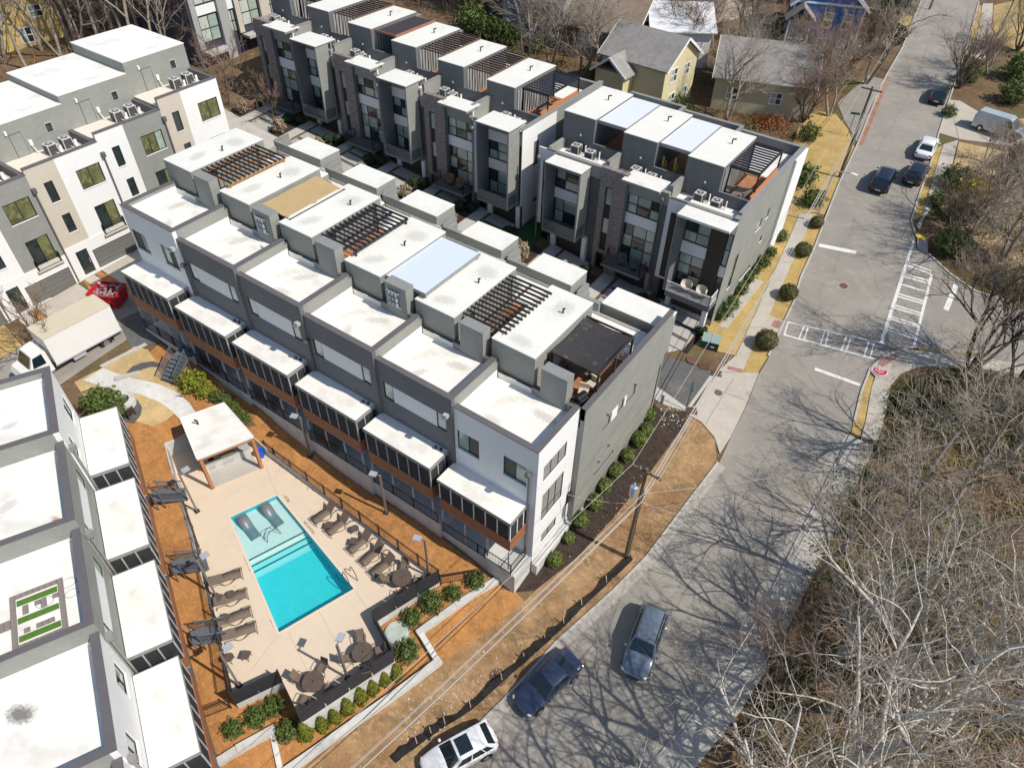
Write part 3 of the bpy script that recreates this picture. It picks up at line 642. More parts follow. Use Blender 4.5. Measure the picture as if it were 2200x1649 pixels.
        m = MB(); m.box(tx0,tx1,by0+.42,by0+.5,bz-.45,bz-.18); m.box(tx1,tx1+.08,by0+.42,by1-.1,bz-.4,bz-.18); obj('canopy_frame', m, COPEG, t)
    elif shade == 'cloth':
        m = MB(); m.box(tx0,tx1,by0+.6,by1-.3,bz-.4,bz-.36); obj('shade_cloth', m, mat('dark_shade_cloth', (.05,.04,.042), .8), t)
        m = MB(); m.beam((tx1,by0+.6,bz-.3),(tx1,by1-.2,bz-.3),.12,.2); m.beam((tx0,by0+.6,bz-.3),(tx1,by0+.6,bz-.3),.12,.2); m.box(tx1-.05,tx1+.05,by0+.6,by0+.7,9.3,bz-.3); obj('pergola_frame', m, mat('red_timber', (.28,.12,.08), .7), t)
    elif shade == 'curtain':
        m = MB()
        nn = 12
        for q in range(nn): m.beam((tx0,by0+.9+q*(by1-by0-1.2)/(nn-1),bz-.3),(tx1,by0+.9+q*(by1-by0-1.2)/(nn-1),bz-.3),.07,.14)
        m.beam((tx1,by0+.8,bz-.4),(tx1,by1-.2,bz-.4),.1,.2); m.box(tx1-.05,tx1+.05,by0+.8,by0+.9,9.3,bz-.4)
        obj('pergola_frame', m, mat('brown_timber', (.13,.08,.055), .7), t)
    if shade in ('louvre','cloth','curtain'):
        m = MB()
        for q in range(9): m.box(bx1+.02, bx1+.07, by0+.5+q*.4, by0+.75+q*.4, 9.3, bz-.45)
        obj('batten_screen', m, mat('grey_batten', (.33,.32,.30), .7), t)
    # back
    m = MB(); m.box(-6,0,by1,depth-.3,8.9,9.2); obj('back_roof', m, ROOF, t)
    m = MB(); m.box(-6,0,depth-.3,depth,8.9,10.1); m.box(-.25,0,by1,depth-.3,8.9,10.1); obj('back_parapet', m, SIDD, t)
    m = MB(); m.box(-6,0.03,depth-.34,depth+.04,10.1,10.16); m.box(-.28,.03,by1,depth-.34,10.1,10.16); obj('back_coping', m, COPEG, t)
    return t
F0 = (-20.82,28.24,2.11); FG = 'townhouses of the long back row'
fl = [('A','louvre','townhouse at the right end of the long back row with black louvred pergola'),
      ('B','curtain','brick pillared townhouse with brown pergola, next to the black louvred end house'),
      ('A','curtain','townhouse with dark framed bay in the middle of the long back row'),
      ('B','cloth','brick pillared townhouse with dark shade cloth and red timber on the roof'),
      ('A','curtain','townhouse with dark framed bay and striped pergola, second from the far left end'),
      ('B','louvre','townhouse at the far left end of the long back row')]
for k, (ty, sh, lab) in enumerate(fl):
    t = rowunit(*F0, k, .45, .11, ty, lab, FG, -3.87 if ty == 'A' else -5.35, (-6.46,-3.3,3.4,10.31,12.27), 10.0, 10.8, 14.04, sh, right_end=k == 0, left_end=k == 5)
    if k == 0:
        m = MB(); clad(m,'E',.05,.0,5.6,0.0,9.0,[(1.9,2.7,6.2,8.6),(4.1,4.9,4.0,6.2),(2.1,3.4,2.3,2.75)],.05); m.box(0,.05,0,5.6,9.0,10.35); m.box(-.29,-.002,.4,5.6,8.9,10.34); obj('end_wall', m, STU, t)
        m = MB(); m.box(-.0,.05,5.6,14.04,0,10.35); m.box(-.29,-.002,5.6,13.7,8.9,10.34); obj('end_siding', m, SID, t)
        for hh in ((1.9,2.7,6.2,8.6),(4.1,4.9,4.0,6.2),(2.1,3.4,2.3,2.75)): window(t,'E',.05,*hh,rec=.02,panes=[PANED])
        m = MB(); m.box(-.36,.1,-.06,14.1,10.36,10.43); obj('end_coping', m, COPEG, t)
        m = MB(); m.box(-.6,-.4,3.6,10.3,9.3,10.6); obj('planter_screen', m, mat('orange_cedar', (.50,.20,.075), .6, lines=(2,.2,.01)), t)
R0 = (-.22,28.27,.95); RG = 'townhouses of the short row by the street'
rl = [('C','louvre','townhouse at the street end with brown panel and white mesh balcony'),
      ('B','panel','brick pillared townhouse with potted cacti on its roof terrace'),
      ('A','panel','townhouse with dark framed bay at the alley end of the short street row')]
for k, (ty, sh, lab) in enumerate(rl):
    t = rowunit(*R0, k, .3, 0, ty, lab, RG, -5.01 if ty == 'A' else -6.25, (-6.11,-2.96,2.8,9.57,12.48), 10.0, 9.8, 15.6, sh, right_end=k == 0, left_end=k == 2)
    if k == 0:
        EW = [(6.0,7.2,6.0,6.9),(8.2,8.9,6.2,7.1),(2.0,2.8,2.2,5.6),(8.6,9.1,3.6,4.2),(5.5,8.0,1.2,1.6)]
        m = MB(); clad(m,'E',.06,0,12.5,-2.5,9.0,EW,.06); m.box(0,.06,0,12.5,9.0,10.1); m.box(-.3,-.002,.4,12.5,8.9,10.09); obj('end_siding', m, SID, t)
        for hh in EW: window(t,'E',.06,*hh,rec=.02,panes=[PANEP] if hh[3] > 6.5 else [PANED])
        m = MB(); m.box(0,.3,12.5,15.6,-2.5,10.1); obj('end_pillar', m, STU, t)
        m = MB(); m.box(-.36,.12,-.07,15.68,10.105,10.18); obj('end_coping', m, COPEG, t)
        m = MB(); m.box(-.5,-.36,3.2,9.5,9.3,10.5); obj('planter_screen', m, mat('orange_cedar', (.50,.20,.075), .6), t)
    if k == 1:
        for q, (cx_, hh) in enumerate(((-2.2,1.5),(-1.1,1.7),(-.1,1.2))):
            pass
for k in range(6):
    b = (F0[0]-6*k, F0[1]+.11*k, F0[2]+.45*k+9.25)
    w = ['right end','louvre side','middle left','red timber','striped pergola','far left'][k]
    ac(b[0]-(3.6 if k%2==0 else 5.0), b[1]+2.5, b[2], 'left air conditioner of the pair on the %s house of the long back row' % w)
    ac(b[0]-(2.2 if k%2==0 else 3.7), b[1]+2.1, b[2], 'right air conditioner of the pair on the %s house of the long back row' % w)
for k, w in enumerate(('brown panel','brick pillared','dark framed')):
    b = (R0[0]-6*k, R0[1], R0[2]+.3*k+9.25)
    ac(b[0]-4.2, b[1]+2.1, b[2], 'left air conditioner of the pair on the %s house of the short row' % w)
    ac(b[0]-2.6, b[1]+1.8, b[2], 'right air conditioner of the pair on the %s house of the short row' % w)

# ---------------------------------------------------------------- left row (faces +x) ; local -y faces world +x
def lunit(k, label, z, cols, full=True):
    t = thing('townhouse', label, 'house', (-46, 15.9-6.1*k, z), R(90), 'townhouses of the white and grey left row')
    cl, cr, split = cols
    hl = [(-5.15,-4.45,6.95,8.7),(-4.97,-4.27,4.1,5.75)]; hr = [(-2.5,-.45,6.95,8.65),(-2.3,-.5,2.8,5.3)]
    m = MB(); m.box(-6.1,0,.14,11.4,-2.5,9.45); obj('wall', m, SID, t)
    zl = 3.0
    m = MB(); clad(m,'F',0,-6.1,split,zl,10.2,hl); m.box(-6.1,split,.14,.3,9.45,10.2); obj('front_wall', m, cl, t)
    m = MB(); clad(m,'F',0,split,0,zl,10.2,hr); m.box(split,0,.14,.3,9.45,10.2); obj('front_wall', m, cr, t)
    m = MB(); clad(m,'F',-.06,-6.1,0,-2.5,zl,[(-5.3,-4.3,.0,2.35),(-3.95,-.15,0,1.9)],.2); obj('base_wall', m, STU, t)
    m = MB(); m.box(-3.95,-.15,.1,.16,0,1.9)
    gd = obj('garage_door', m, GARG, t)
    for q in range(4):
        m = MB(); m.box(-3.95,-.15,.07,.099,.03+q*.47,.45+q*.47); obj('door_panel', m, GARG, gd)
    m = MB(); m.box(-5.3,-4.3,.1,.15,0,2.35); d = obj('door', m, PANED, t); m = MB(); m.box(-4.42,-4.38,.04,.1,.9,1.3); obj('handle', m, GREYW, d)
    for hh in hl: window(t,'F',0,*hh,rec=.07,panes=[PANED])
    window(t,'F',0,*hr[0],cols=3 if k == 1 else 2,rec=.07,panes=[PANEG,PANEG,PANEP])
    window(t,'F',0,*hr[1],cols=2,rec=.07,panes=[PANED,PANEG])
    rail(t, [(-2.35,-.0),(-2.35,-.25),(-.45,-.25),(-.45,-.0)], 2.75, 3.6, step=.12); m = MB(); m.box(-2.5,-.3,-.3,.0,2.6,2.75); obj('balcony_sill', m, TAN, t)
    m = MB(); m.box(-.25,0,.3,3.6,9.45,10.2)
    if k == 0: pass
    obj('parapet', m, SIDD, t)
    m = MB(); m.box(-6.1,.04,-.05,.34,10.2,10.26); m.box(-.3,.04,.34,3.6,10.2,10.26); obj('coping', m, COPE, t)
    m = MB(); m.box(-6.1,-.25,.3,3.6,9.45,9.55); obj('terrace_roof', m, mat('peach_membrane', (.74,.66,.57), .7, var=.06), t)
    m = MB(); m.box(-6.1,0,3.6,11.4,9.45,12.35); obj('upper_wall', m, SID, t)
    m = MB(); m.box(-6.12,.02,3.57,11.42,12.35,12.42); obj('roof_membrane', m, ROOF, t)
    window(t,'F',3.6,-1.9,-1.3,10.6,11.4,rec=-.055,panes=[PANED],fr=GREYW,sill=False)
    m = MB(); m.box(-4.7,-3.8,3.56,3.6,9.6,11.4); d = obj('roof_door', m, SID, t); m = MB(); m.box(-4.72,-4.7,3.54,3.6,9.55,11.45); m.box(-3.8,-3.78,3.54,3.6,9.55,11.45); m.box(-4.7,-3.8,3.54,3.6,11.4,11.43); obj('door_frame', m, COPE, d)
    m = MB(); m.box(-4.95,-4.8,3.45,3.6,11.5,11.8); obj('wall_lamp', m, WHITE, t)
    m = MB(); m.box(-3.55,-3.3,3.45,3.6,10.2,10.6); m.tube((-3.45,3.5,10.2),(-3.3,3.2,9.6),.04,.04,5); obj('switch_box', m, WHITE, t)
    m = MB(); m.tube((-6.05,-.12,8.4),(-6.05,-.12,-.1),.06,.06,6); m.box(-6.2,-5.9,-.28,-.02,8.3,8.7); obj('downspout', m, COPE, t)
    for q in (0,1): ac(-46-2.2-.1*q, 15.9-6.1*k-2.7+1.35*q, z+9.55, '%s air conditioner on the %s roof of the left row' % (('left','right')[q], ['farthest','second farthest','third','nearest'][min(k,3)]) if k < 4 else '%s air conditioner on the roof cut by the left picture edge' % ('left','right')[q])
    return t
lunit(0, 'white and tan townhouse at the far end of the left row', 4.6, (TAN, STU, -3.85))
lunit(1, 'townhouse with white and grey siding halves in the left row', 3.72, (STU, SID, -3.6))
lunit(2, 'tan and white townhouse behind the red dumpster', 3.1, (TAN, STU, -3.7))
lunit(3, 'grey sided townhouse whose garage faces the white truck', 2.7, (STU, SID, -3.4))
lunit(4, 'townhouse at the near end of the left row, mostly out of frame', 2.35, (TAN, STU, -3.7))

# ---------------------------------------------------------------- near-left row, turned towards the pool
BLO = (-27.99,-12.01,-.01); BLP = R(154.76)
bln = ['white townhouse at the near left with plain white roofs, farthest from the viewer','townhouse with rust stained roof beside the pool','townhouse with paving and turf patches on its roof','townhouse with a black scorch stain on its white roof','white townhouse at the bottom left corner of the picture']
def blw(x, y, z):
    c, s = math.cos(BLP), math.sin(BLP); return (BLO[0]+c*x-s*y, BLO[1]+s*x+c*y, BLO[2]+z)
for k in range(5):
    p = blw(-6*k, .07*k, -.79*k)
    t = thing('townhouse', bln[k], 'house', p, BLP, 'townhouses of the near left row')
    wm = STU if k in (0,3,4) else SID
    pz = 10.04
    L3 = [(-5.7,-4.3,6.7,8.3),(-2.0,-.6,6.7,8.3)] if wm is STU else [(-5.6,-.5,7.0,8.4)]
    m = MB(); m.box(-6,0,.14,13.5,-3.2,9.2); obj('wall', m, SID, t)
    m = MB(); clad(m,'F',0,-6,0,-3.2,pz,L3); m.box(-6,0,.14,.3,9.2,pz); obj('front_wall', m, wm, t)
    if wm is STU:
        for hh in L3: window(t,'F',0,*hh,cols=2,rec=.07,panes=[PANED,PANEP])
    else:
        u0,u1,z0,z1 = L3[0]; window(t,'F',0,u0,u0+.8,z0,z1,rec=.05,panes=[PANEP],sill=False); window(t,'F',0,u1-.8,u1,z0,z1,rec=.05,panes=[PANEP],sill=False)
        m = MB(); m.box(u0+.8,u1-.8,.03,.14,z0,z1); obj('infill_panel', m, WHITE, t)
    m = MB(); m.box(-6,-5.75,.3,13.5,9.2,pz); 
    if k == 0: m.box(-.28,0,.3,13.5,9.2,pz)
    obj('parapet', m, SID, t)
    m = MB(); m.box(-6.04,.04,-.05,.36,pz,pz+.06); m.box(-6.04,-5.7,.36,13.5,pz,pz+.06)
    if k == 0: m.box(-.32,.04,.36,13.5,pz,pz+.06)
    obj('coping', m, COPE, t)
    m = MB(); m.box(-5.75,0,.3,13.5,9.2,9.32); m.box(-.36 if k==0 else -.05,-.3 if k==0 else -.01,.3,13.4,9.32,9.6); obj('roof_membrane', m, ROOF, t)
    pr = 5.67
    m = MB(); m.box(-5.72,-.32,-2.3,-.05,pr-.14,pr); p_ = obj('porch_roof', m, ROOF, t)
    m = MB(); m.box(-5.75,-.29,-2.33,-2.3,pr-.2,pr+.03); m.box(-5.76,-5.72,-2.3,-.05,pr-.2,pr+.03); m.box(-.32,-.28,-2.3,-.05,pr-.2,pr+.03); obj('roof_edge', m, COPEG, p_)
    m = MB(); m.box(-5.7,-.35,-2.25,0,2.3,2.5); obj('porch_floor', m, GREYW, t)
    for q in range(7):
        za = 2.5+q*.15; m = MB(); m.box(-5.72,-.34,-2.32,-2.27,za,za+.142); m.box(-5.76,-5.715,-2.27,-.03,za,za+.142); m.box(-.345,-.3,-2.27,-.03,za,za+.142); obj('cedar_board', m, CEDAR, t)
    m = MB()
    for q in range(7): x = -5.7+q*.89; m.box(x,x+.07,-2.3,-2.23,3.56,pr-.14)
    for x in (-5.7,-.41): 
        for y in (-1.5,-.75): m.box(x,x+.07,y,y+.07,3.56,pr-.14)
    obj('screen_frame', m, GREYW, t)
    m = MB(); m.box(-5.65,-.4,-2.26,-2.25,3.56,pr-.14); m.box(-5.66,-5.65,-2.2,-.1,3.56,pr-.14); m.box(-.4,-.39,-2.2,-.1,3.56,pr-.14); obj('screen', m, SCREEN, t)
    m = MB()
    m.box(-5.6,-.45,-2.0,-.1,-2.5,2.3); obj('porch_skirt', m, SIDD, t)
    m = MB(); m.tube((-5.95,-.12,8.6),(-5.95,-.12,0),.06,.06,6); m.box(-6.1,-5.8,-.35,-.02,8.3,8.7); obj('downspout', m, COPEG, t)
    if k == 2:
        # loose roof pavers and turf strips
        pv = mat('grey_roof_paver', (.26,.22,.20), .85, var=.35, vscale=3); tf = mat('artificial_turf', (.09,.20,.03), .9, var=.2, vscale=6, bump=.4, bscale=60)
        c = .265; pavers = []
        for i in range(9): pavers += [(i,0),(i,11)]
        for j in range(1,11): pavers += [(0,j),(8,j)]
        pavers += [(3,3),(4,3),(3,8),(4,8),(1,3),(6,8),(3,4),(6,3),(6,4),(2,8),(9,5),(10,5),(9,6),(10,6),(11,5)]
        pm_ = None
        for i, j in pavers:
            ox_, oy_ = -2.25-j*c, 1.35+i*c
            if pm_ is None: pm_ = MB().box(-c*.47,c*.47,-c*.47,c*.47,0,.05).mesh('paver', pv)
            o = obj('paver', pm_, pv, t); o.location = (ox_, oy_, 9.33+rnd.uniform(0,.006)); o.rotation_euler = (0,0,rnd.uniform(-.02,.02))
        for j in (1.6,5.5,9.4):
            m = MB(); m.box(-2.25-j*c-.16, -2.25-j*c+.16, 1.35+c*.65, 1.35+c*7.35, 9.33, 9.37); obj('turf_strip', m, tf, t)
        m = MB()
        for (cx_,cy_,rr) in ((-2.6,1.0,.28),(-3.3,.9,.24),(-3.2,2.1,.3)):
            m.path([(cx_+rr*math.cos(a*.4),cy_+rr*1.3*math.sin(a*.4),9.36) for a in range(17)], .02, 4)
        obj('cable_loop', m, GREYW, t)
    if k == 3:
        stain(t, 'scorch_stain', SOOT, -2.0, 3.7, 9.325, .95, .62, .9); stain(t, 'grime_patch', GRIME, -4.2, 7.5, 9.326, 1.2, .8, .2)
    if k == 1: stain(t, 'rust_stain', RUSTS, -5.2, .9, 9.325, .9, .3, .5); stain(t, 'grime_patch', GRIME, -2.8, 3.2, 9.326, .5, .9, .4)
    if k == 0: stain(t, 'grime_patch', GRIME, -3.4, 2.6, 9.326, .35, .7, .1)

# ---------------------------------------------------------------- ground cover
def cover(name, pts, eps, m, thick=0, **k): return struct(drape(name, pts, eps, m, thick, **k))
cover('straw_bed', [(-34,-2.9),(-27,-2.5),(-1,-1.9),(-.6,-2.6),(1.5,-4.2),(-1.5,-9.5),(-5.5,-18),(-9.5,-24),(-31,-13),(-33,-9)], .03, STRAW)
cover('straw_bed', [(-1.27,-2.41),(0.04,-1.71),(0.86,-1.81),(-0.35,-6.13),(-1.69,-10.37),(-2.73,-14.08),(-3.92,-17.31),(-5.46,-19.92),(-7.39,-19.78)], .04, STRAW)
LP = [(-3.98,110.92),(-2.89,101.68),(-1.58,91.51),(-0.97,81.87),(-0.16,74.90),(1.25,63.70),(2.11,54.93),(2.95,48.75),(3.64,44.00),(4.13,39.05),(4.83,35.36),(5.16,31.45),(5.52,27.81),(5.61,25.34),(6.18,21.19),(6.41,17.90),(6.68,15.16),(5.96,5.39),(5.30,2.11),(4.02,-2.76),(3.31,-7.56),(2.33,-12.63),(1.61,-16.52)]
RP = [(3.12,115.51),(4.79,101.42),(5.58,94.13),(6.91,81.28),(8.01,71.14),(8.96,63.74),(9.45,58.02),(10.03,52.86),(10.90,51.06),(11.69,49.03),(12.91,48.50),(15.41,46.63),(17.73,45.51),(20.68,45.51),(38,40.5),(80,39),(80,31),(38,31.5),(19.73,38.03),(15.15,35.81),(14.53,35.02),(13.38,33.43),(12.86,31.25),(12.91,30.73),(13.07,28.35),(13.61,24.86),(13.78,23.55),(13.65,4.12),(13.28,0.45),(12.06,-5.73),(11.31,-9.60)]
road = cover('road', [(-14,140),(-24,200)][::-1] + LP + RP[::-1] + [(2,150),(-10,205)], .05, ASPH)
# side lane on the far left of the street
cover('side_lane', [(-3.86,71.59),(-2.81,80.92),(-0.90,80.83),(-0.23,75.13),(1.25,63.70),(0.07,65.51),(-1.63,67.83)], .045, ASPH)
GUT = mat('gutter_concrete', (.40,.37,.33), .85, var=.15, vscale=.6)
def kerb(pl, side, name='kerb'):
    cover(name, strip(pl, side*.0, side*.16), .15, CONC, .3)
kerb(LP[:7], -1) ; kerb(LP[6:13], -1); kerb(LP[16:], -1)
kerb(RP[:9], 1); kerb(RP[10:14], 1); kerb(RP[18:26], 1); kerb(RP[26:], 1)
cover('gutter', strip(LP[16:], .0, .55), .056, GUT); cover('gutter', strip(RP[26:], -.0, -.6), .056, GUT)
# lawns
cover('front_lawn', [(-5.47,68.34),(-3.11,68.89),(-0.77,66.41),(1.13,62.94),(2.03,54.88),(2.53,49.38),(1.49,49.28),(-0.01,47.09),(-4.43,56.86),(-5.71,64.09)], .03, LAWN)
cover('verge', [(2.78,48.82),(3.53,43.93),(4.02,38.98),(4.73,35.29),(5.05,31.51),(5.43,27.74),(5.47,25.50),(4.48,24.79),(3.99,27.64),(3.60,31.78),(2.86,37.19),(2.32,41.49),(1.64,47.23),(1.55,49.13)], .035, LAWN)
cover('side_lawn', [(0.41,48.15),(1.19,42.45),(1.79,37.47),(2.51,31.87),(3.18,26.26),(0.15,25.17),(-1.04,24.88),(-1.27,28.17),(0.22,29.37),(-0.17,35.84),(0.03,42.73),(-0.87,49.24)], .03, LAWN)
cover('far_lawn', [(-0.24,101.09),(-6,84),(-9,90),(-12,100),(-9,108)], .03, LAWN)
cover('verge', [(3.31,114.22),(4.00,114.73),(5.85,100.98),(5.27,99.42)], .03, LAWN); cover('verge', [(8.61,67.74),(9.15,68.78),(9.91,61.40),(10.83,54.34),(10.17,52.86),(9.54,58.18)], .03, LAWN)
cover('yard_lawn', [(5.31,115.71),(12,128),(30,120),(30,96),(9.10,100.18),(7.76,100.38)], .03, LAWN)
cover('yard_lawn', [(10.44,70.42),(40,74),(40,50),(24,46),(11.14,57.09),(11.31,63.74)], .03, LAWN2)
cover('yard_lawn', [(10.71,75.88),(30,92),(30,79),(16.69,72.88),(10.99,78.14)], .03, LAWN2)
# pavements
cover('pavement', [(0.41,48.15),(1.59,48.89),(2.33,43.18),(2.87,38.21),(3.57,32.61),(3.99,27.64),(4.45,24.77),(2.74,23.39),(3.16,26.31),(2.51,31.87),(1.79,37.47),(1.19,42.45)], .09, WALK, .15)
cover('driveway_apron', [(2.76,23.34),(4.47,24.72),(5.55,25.49),(6.13,21.21),(6.39,17.94),(6.37,15.97),(5.42,17.05),(3.96,17.67),(2.91,17.64)], .08, WALK, .1)
cover('pavement', [(3.61,32.50),(4.93,32.69),(5.02,30.94),(3.62,30.80)], .1, WALK, .1)
cover('tactile_paving', [(4.20,32.33),(4.86,32.43),(4.92,31.42),(4.21,31.35)], .106, mat('worn_red_tactile', (.40,.20,.16), .8, var=.3, vscale=2))
cover('tactile_paving', [(3.13,24.61),(4.37,25.05),(4.40,24.59),(3.26,24.22)], .096, MATS['worn_red_tactile'])
cover('side_path', [(0.49,36.48),(1.41,36.50),(1.19,28.93),(0.52,28.73)], .06, WALK, .1)
cover('pavement', [(3.82,115.31),(5.08,116.26),(7.71,100.35),(6.02,100.14)], .09, WALK, .12)
cover('driveway_apron', [(5.27,99.42),(7.71,100.35),(8.59,96.72),(7.94,93.64),(5.52,94.09)], .07, WALK, .1)
cover('driveway', [(6.99,79.76),(8.29,80.19),(14,76.5),(26,82),(28,76.5),(16.69,72.88),(10.32,70.94),(8.01,71.14)], .07, WALK, .1)
cover('pavement', [(9.15,68.78),(10.28,70.67),(11.10,64.02),(11.30,57.66),(11.07,53.95),(11.21,51.85),(10.74,52.42),(10.83,54.34),(9.90,61.60)], .09, WALK, .12)
cover('pavement', [(11.12,51.37),(12.34,50.44),(12.87,48.64),(11.76,49.08)], .1, WALK, .12)
cover('yellow_tactile', [(11.01,51.13),(11.96,50.87),(12.04,50.42),(11.15,50.62)], .108, mat('yellow_tactile', (.75,.55,.02), .7))
cover('corner_pavement', [(12.86,31.25),(13.40,33.44),(14.53,35.02),(15.29,35.33),(19.84,37.55),(23.29,38.48),(23.49,37.48),(20.17,36.17),(16.24,33.83),(15.20,32.21),(14.88,30.37),(15.25,28.27),(15.66,25.47),(15.70,24.42),(14.64,23.68),(14.33,25.93),(13.67,29.42),(13.58,30.69)], .1, WALK, .14)
cover('corner_verge', [(12.94,30.75),(13.51,30.52),(13.73,28.87),(14.35,25.50),(14.46,23.81),(13.87,23.51),(13.67,24.90),(13.13,28.39)], .06, LAWN)
cover('corner_verge', [(15.52,35.99),(19.74,37.98),(19.83,37.60),(15.67,35.45)], .13, LAWN)
cover('tactile_paving', [(13.10,32.22),(13.70,33.39),(14.49,34.61),(14.41,33.61),(13.73,32.03)], .107, MATS['worn_red_tactile'])
cover('near_pavement', strip(RP[26:], .18, 1.9), .13, CONC, .14)
seam = mat('joint_line', (.20,.185,.165), .9)
def seams(pairs, eps, w=.03):
    for a, b in pairs: cover('expansion_joint', strip([a, b], -w/2, w/2), eps, seam)
seams([((1.85,46.05),(0.84,45.43)),((2.61,40.61),(1.47,39.85)),((3.23,35.16),(2.22,34.46)),((3.78,30.84),(2.70,30.08)),((4.08,27.22),(3.15,26.23)),((5.80,21.98),(3.18,21.41)),((4.12,23.50),(4.32,17.69)),((11.30,61.67),(9.97,60.62)),((10.39,70.63),(7.32,79.28)),((13.47,1.77),(14.98,2.49)),((13.25,-1.63),(14.92,-0.77))], .125 if False else .098)
cover('curb_red_paint', strip(LP[3:6], .0, .5), .053, mat('red_clay_wash', (.36,.20,.13), .9, var=.4, vscale=.8))
# markings
def mark(pts): cover('road_marking', pts, .062, PAINT)
mark([(3.74,44.74),(7.12,45.50),(7.21,44.97),(3.84,44.21)])
mark([(11.08,49.81),(11.34,49.81),(12.97,34.64),(12.67,34.57)])
mark([(13.85,45.80),(14.10,45.81),(15.30,35.97),(15.10,35.85)])
mark([(11.51,46.49),(13.82,46.41),(13.87,46.20),(11.57,46.28)])
mark([(11.58,45.99),(13.90,45.97),(13.95,45.77),(11.64,45.77)])
mark([(11.57,44.66),(14.01,44.94),(14.07,44.73),(11.63,44.45)])
mark([(11.61,44.27),(14.07,44.55),(14.13,44.34),(11.67,44.07)])
mark([(11.76,43.09),(14.13,43.32),(14.19,43.12),(11.82,42.89)])
mark([(12.04,41.69),(14.32,41.95),(14.37,41.75),(12.10,41.50)])
mark([(12.09,41.31),(14.39,41.60),(14.44,41.41),(12.15,41.12)])
mark([(12.22,40.03),(14.53,40.29),(14.58,40.10),(12.28,39.84)])
mark([(12.27,39.65),(14.56,39.98),(14.61,39.79),(12.32,39.47)])
mark([(12.37,38.45),(14.72,38.68),(14.78,38.49),(12.43,38.27)])
mark([(12.41,38.11),(14.76,38.38),(14.81,38.20),(12.47,37.92)])
mark([(12.58,36.96),(14.89,37.20),(14.94,37.02),(12.63,36.78)])
mark([(12.60,36.66),(14.91,36.92),(14.96,36.74),(12.66,36.48)])
mark([(5.19,32.81),(12.87,34.82),(12.90,34.64),(5.24,32.62)])
mark([(5.51,31.14),(12.91,32.70),(12.93,32.52),(5.55,30.95)])
mark([(5.35,32.71),(5.65,31.10),(5.52,31.07),(5.23,32.69)])
mark([(6.68,33.11),(6.88,31.18),(6.76,31.18),(6.56,33.12)])
mark([(7.04,33.14),(7.28,31.35),(7.16,31.34),(6.91,33.13)])
mark([(8.37,33.60),(8.65,31.62),(8.53,31.59),(8.25,33.59)])
mark([(8.70,33.61),(9.05,31.72),(8.93,31.69),(8.58,33.59)])
mark([(10.15,33.93),(10.33,32.06),(10.22,32.05),(10.03,33.92)])
mark([(10.52,33.96),(10.70,32.10),(10.59,32.09),(10.40,33.96)])
mark([(11.92,34.38),(12.13,32.55),(12.01,32.54),(11.81,34.36)])
mark([(12.34,34.45),(12.62,32.59),(12.51,32.56),(12.22,34.43)])
mark([(9.14,28.90),(12.80,29.26),(12.83,28.94),(9.18,28.56)])
mark([(16.42,45.54),(16.50,41.73),(16.05,41.76),(15.96,45.58)])

cover('manhole_patch', [(7.13,40.28),(7.95,40.66),(8.29,39.68),(7.34,39.30)], .058, mat('grey_patch', (.33,.32,.29), .9, var=.1))
def disc(name, c, r, eps, m, n=18): return cover(name, [(c[0]+r*math.cos(i*2*math.pi/n), c[1]+r*math.sin(i*2*math.pi/n)) for i in range(n)], eps, m)
RUST = mat('rusty_cover', (.16,.085,.06), .7, var=.3, vscale=4)
def lid(c, r, eps, label, m=RUST):
    o = disc('manhole_cover', c, r, eps, m); del o['kind']; return tag(o, label, 'manhole cover')
lid((7.74,40.00), .38, .07, 'round rusty manhole cover in a square patch of the street')
lid((0.24,106.95), .4, .07, 'dark manhole cover far up the street near the top')
lid((0.50,23.24), .5, .1, 'reddish round cover beside the alley mouth')
lid((-1.94,22.57), .45, .1, 'round brown cover at the foot of the corner house')
lid((3.78,21.27), .32, .1, 'grey round cover in the driveway apron', mat('iron', (.12,.11,.10), .6))
lid((2.19,-6.60), .55, .06, 'brown round lid in the dry clay bank near the parked cars')
# painted round pavement sign: red disc, pale ring and letters
c0 = (13.68,31.53); t = thing('pavement_sign', 'red round sign painted on the grey corner pavement', 'sign', (c0[0],c0[1],h(*c0)+.112), R(124))
rp = mat('red_disc_paint', (.42,.008,.05), .6); wp = mat('sign_white', (.8,.68,.72), .6)
m = MB(); m.add([(.62*math.cos(i*math.pi/14),.62*math.sin(i*math.pi/14),0) for i in range(28)], [tuple(range(28))]); obj('ring', m, wp, t)
m = MB(); m.add([(.56*math.cos(i*math.pi/14),.56*math.sin(i*math.pi/14),.004) for i in range(28)], [tuple(range(28))]); obj('disc', m, rp, t)
fc = bpy.data.curves.new('letters', 'FONT'); fc.body = 'RAY'; fc.size = .42; fc.align_x = 'CENTER'; fc.align_y = 'CENTER'; fc.extrude = .002
fo = bpy.data.objects.new('tmp', fc); COL.objects.link(fo); me_ = bpy.data.meshes.new_from_object(fo); bpy.data.objects.remove(fo); fo = bpy.data.objects.new('lettering', me_); COL.objects.link(fo); fo.parent = t; fo.location = (0,.03,.01); fo.rotation_euler = (0,0,R(-35+35-90+0)); me_.materials.clear(); me_.materials.append(wp)
m = MB(); m.box(-.3,-.24,-.25,.25,.008,.012) ; obj('underline', m, wp, t)
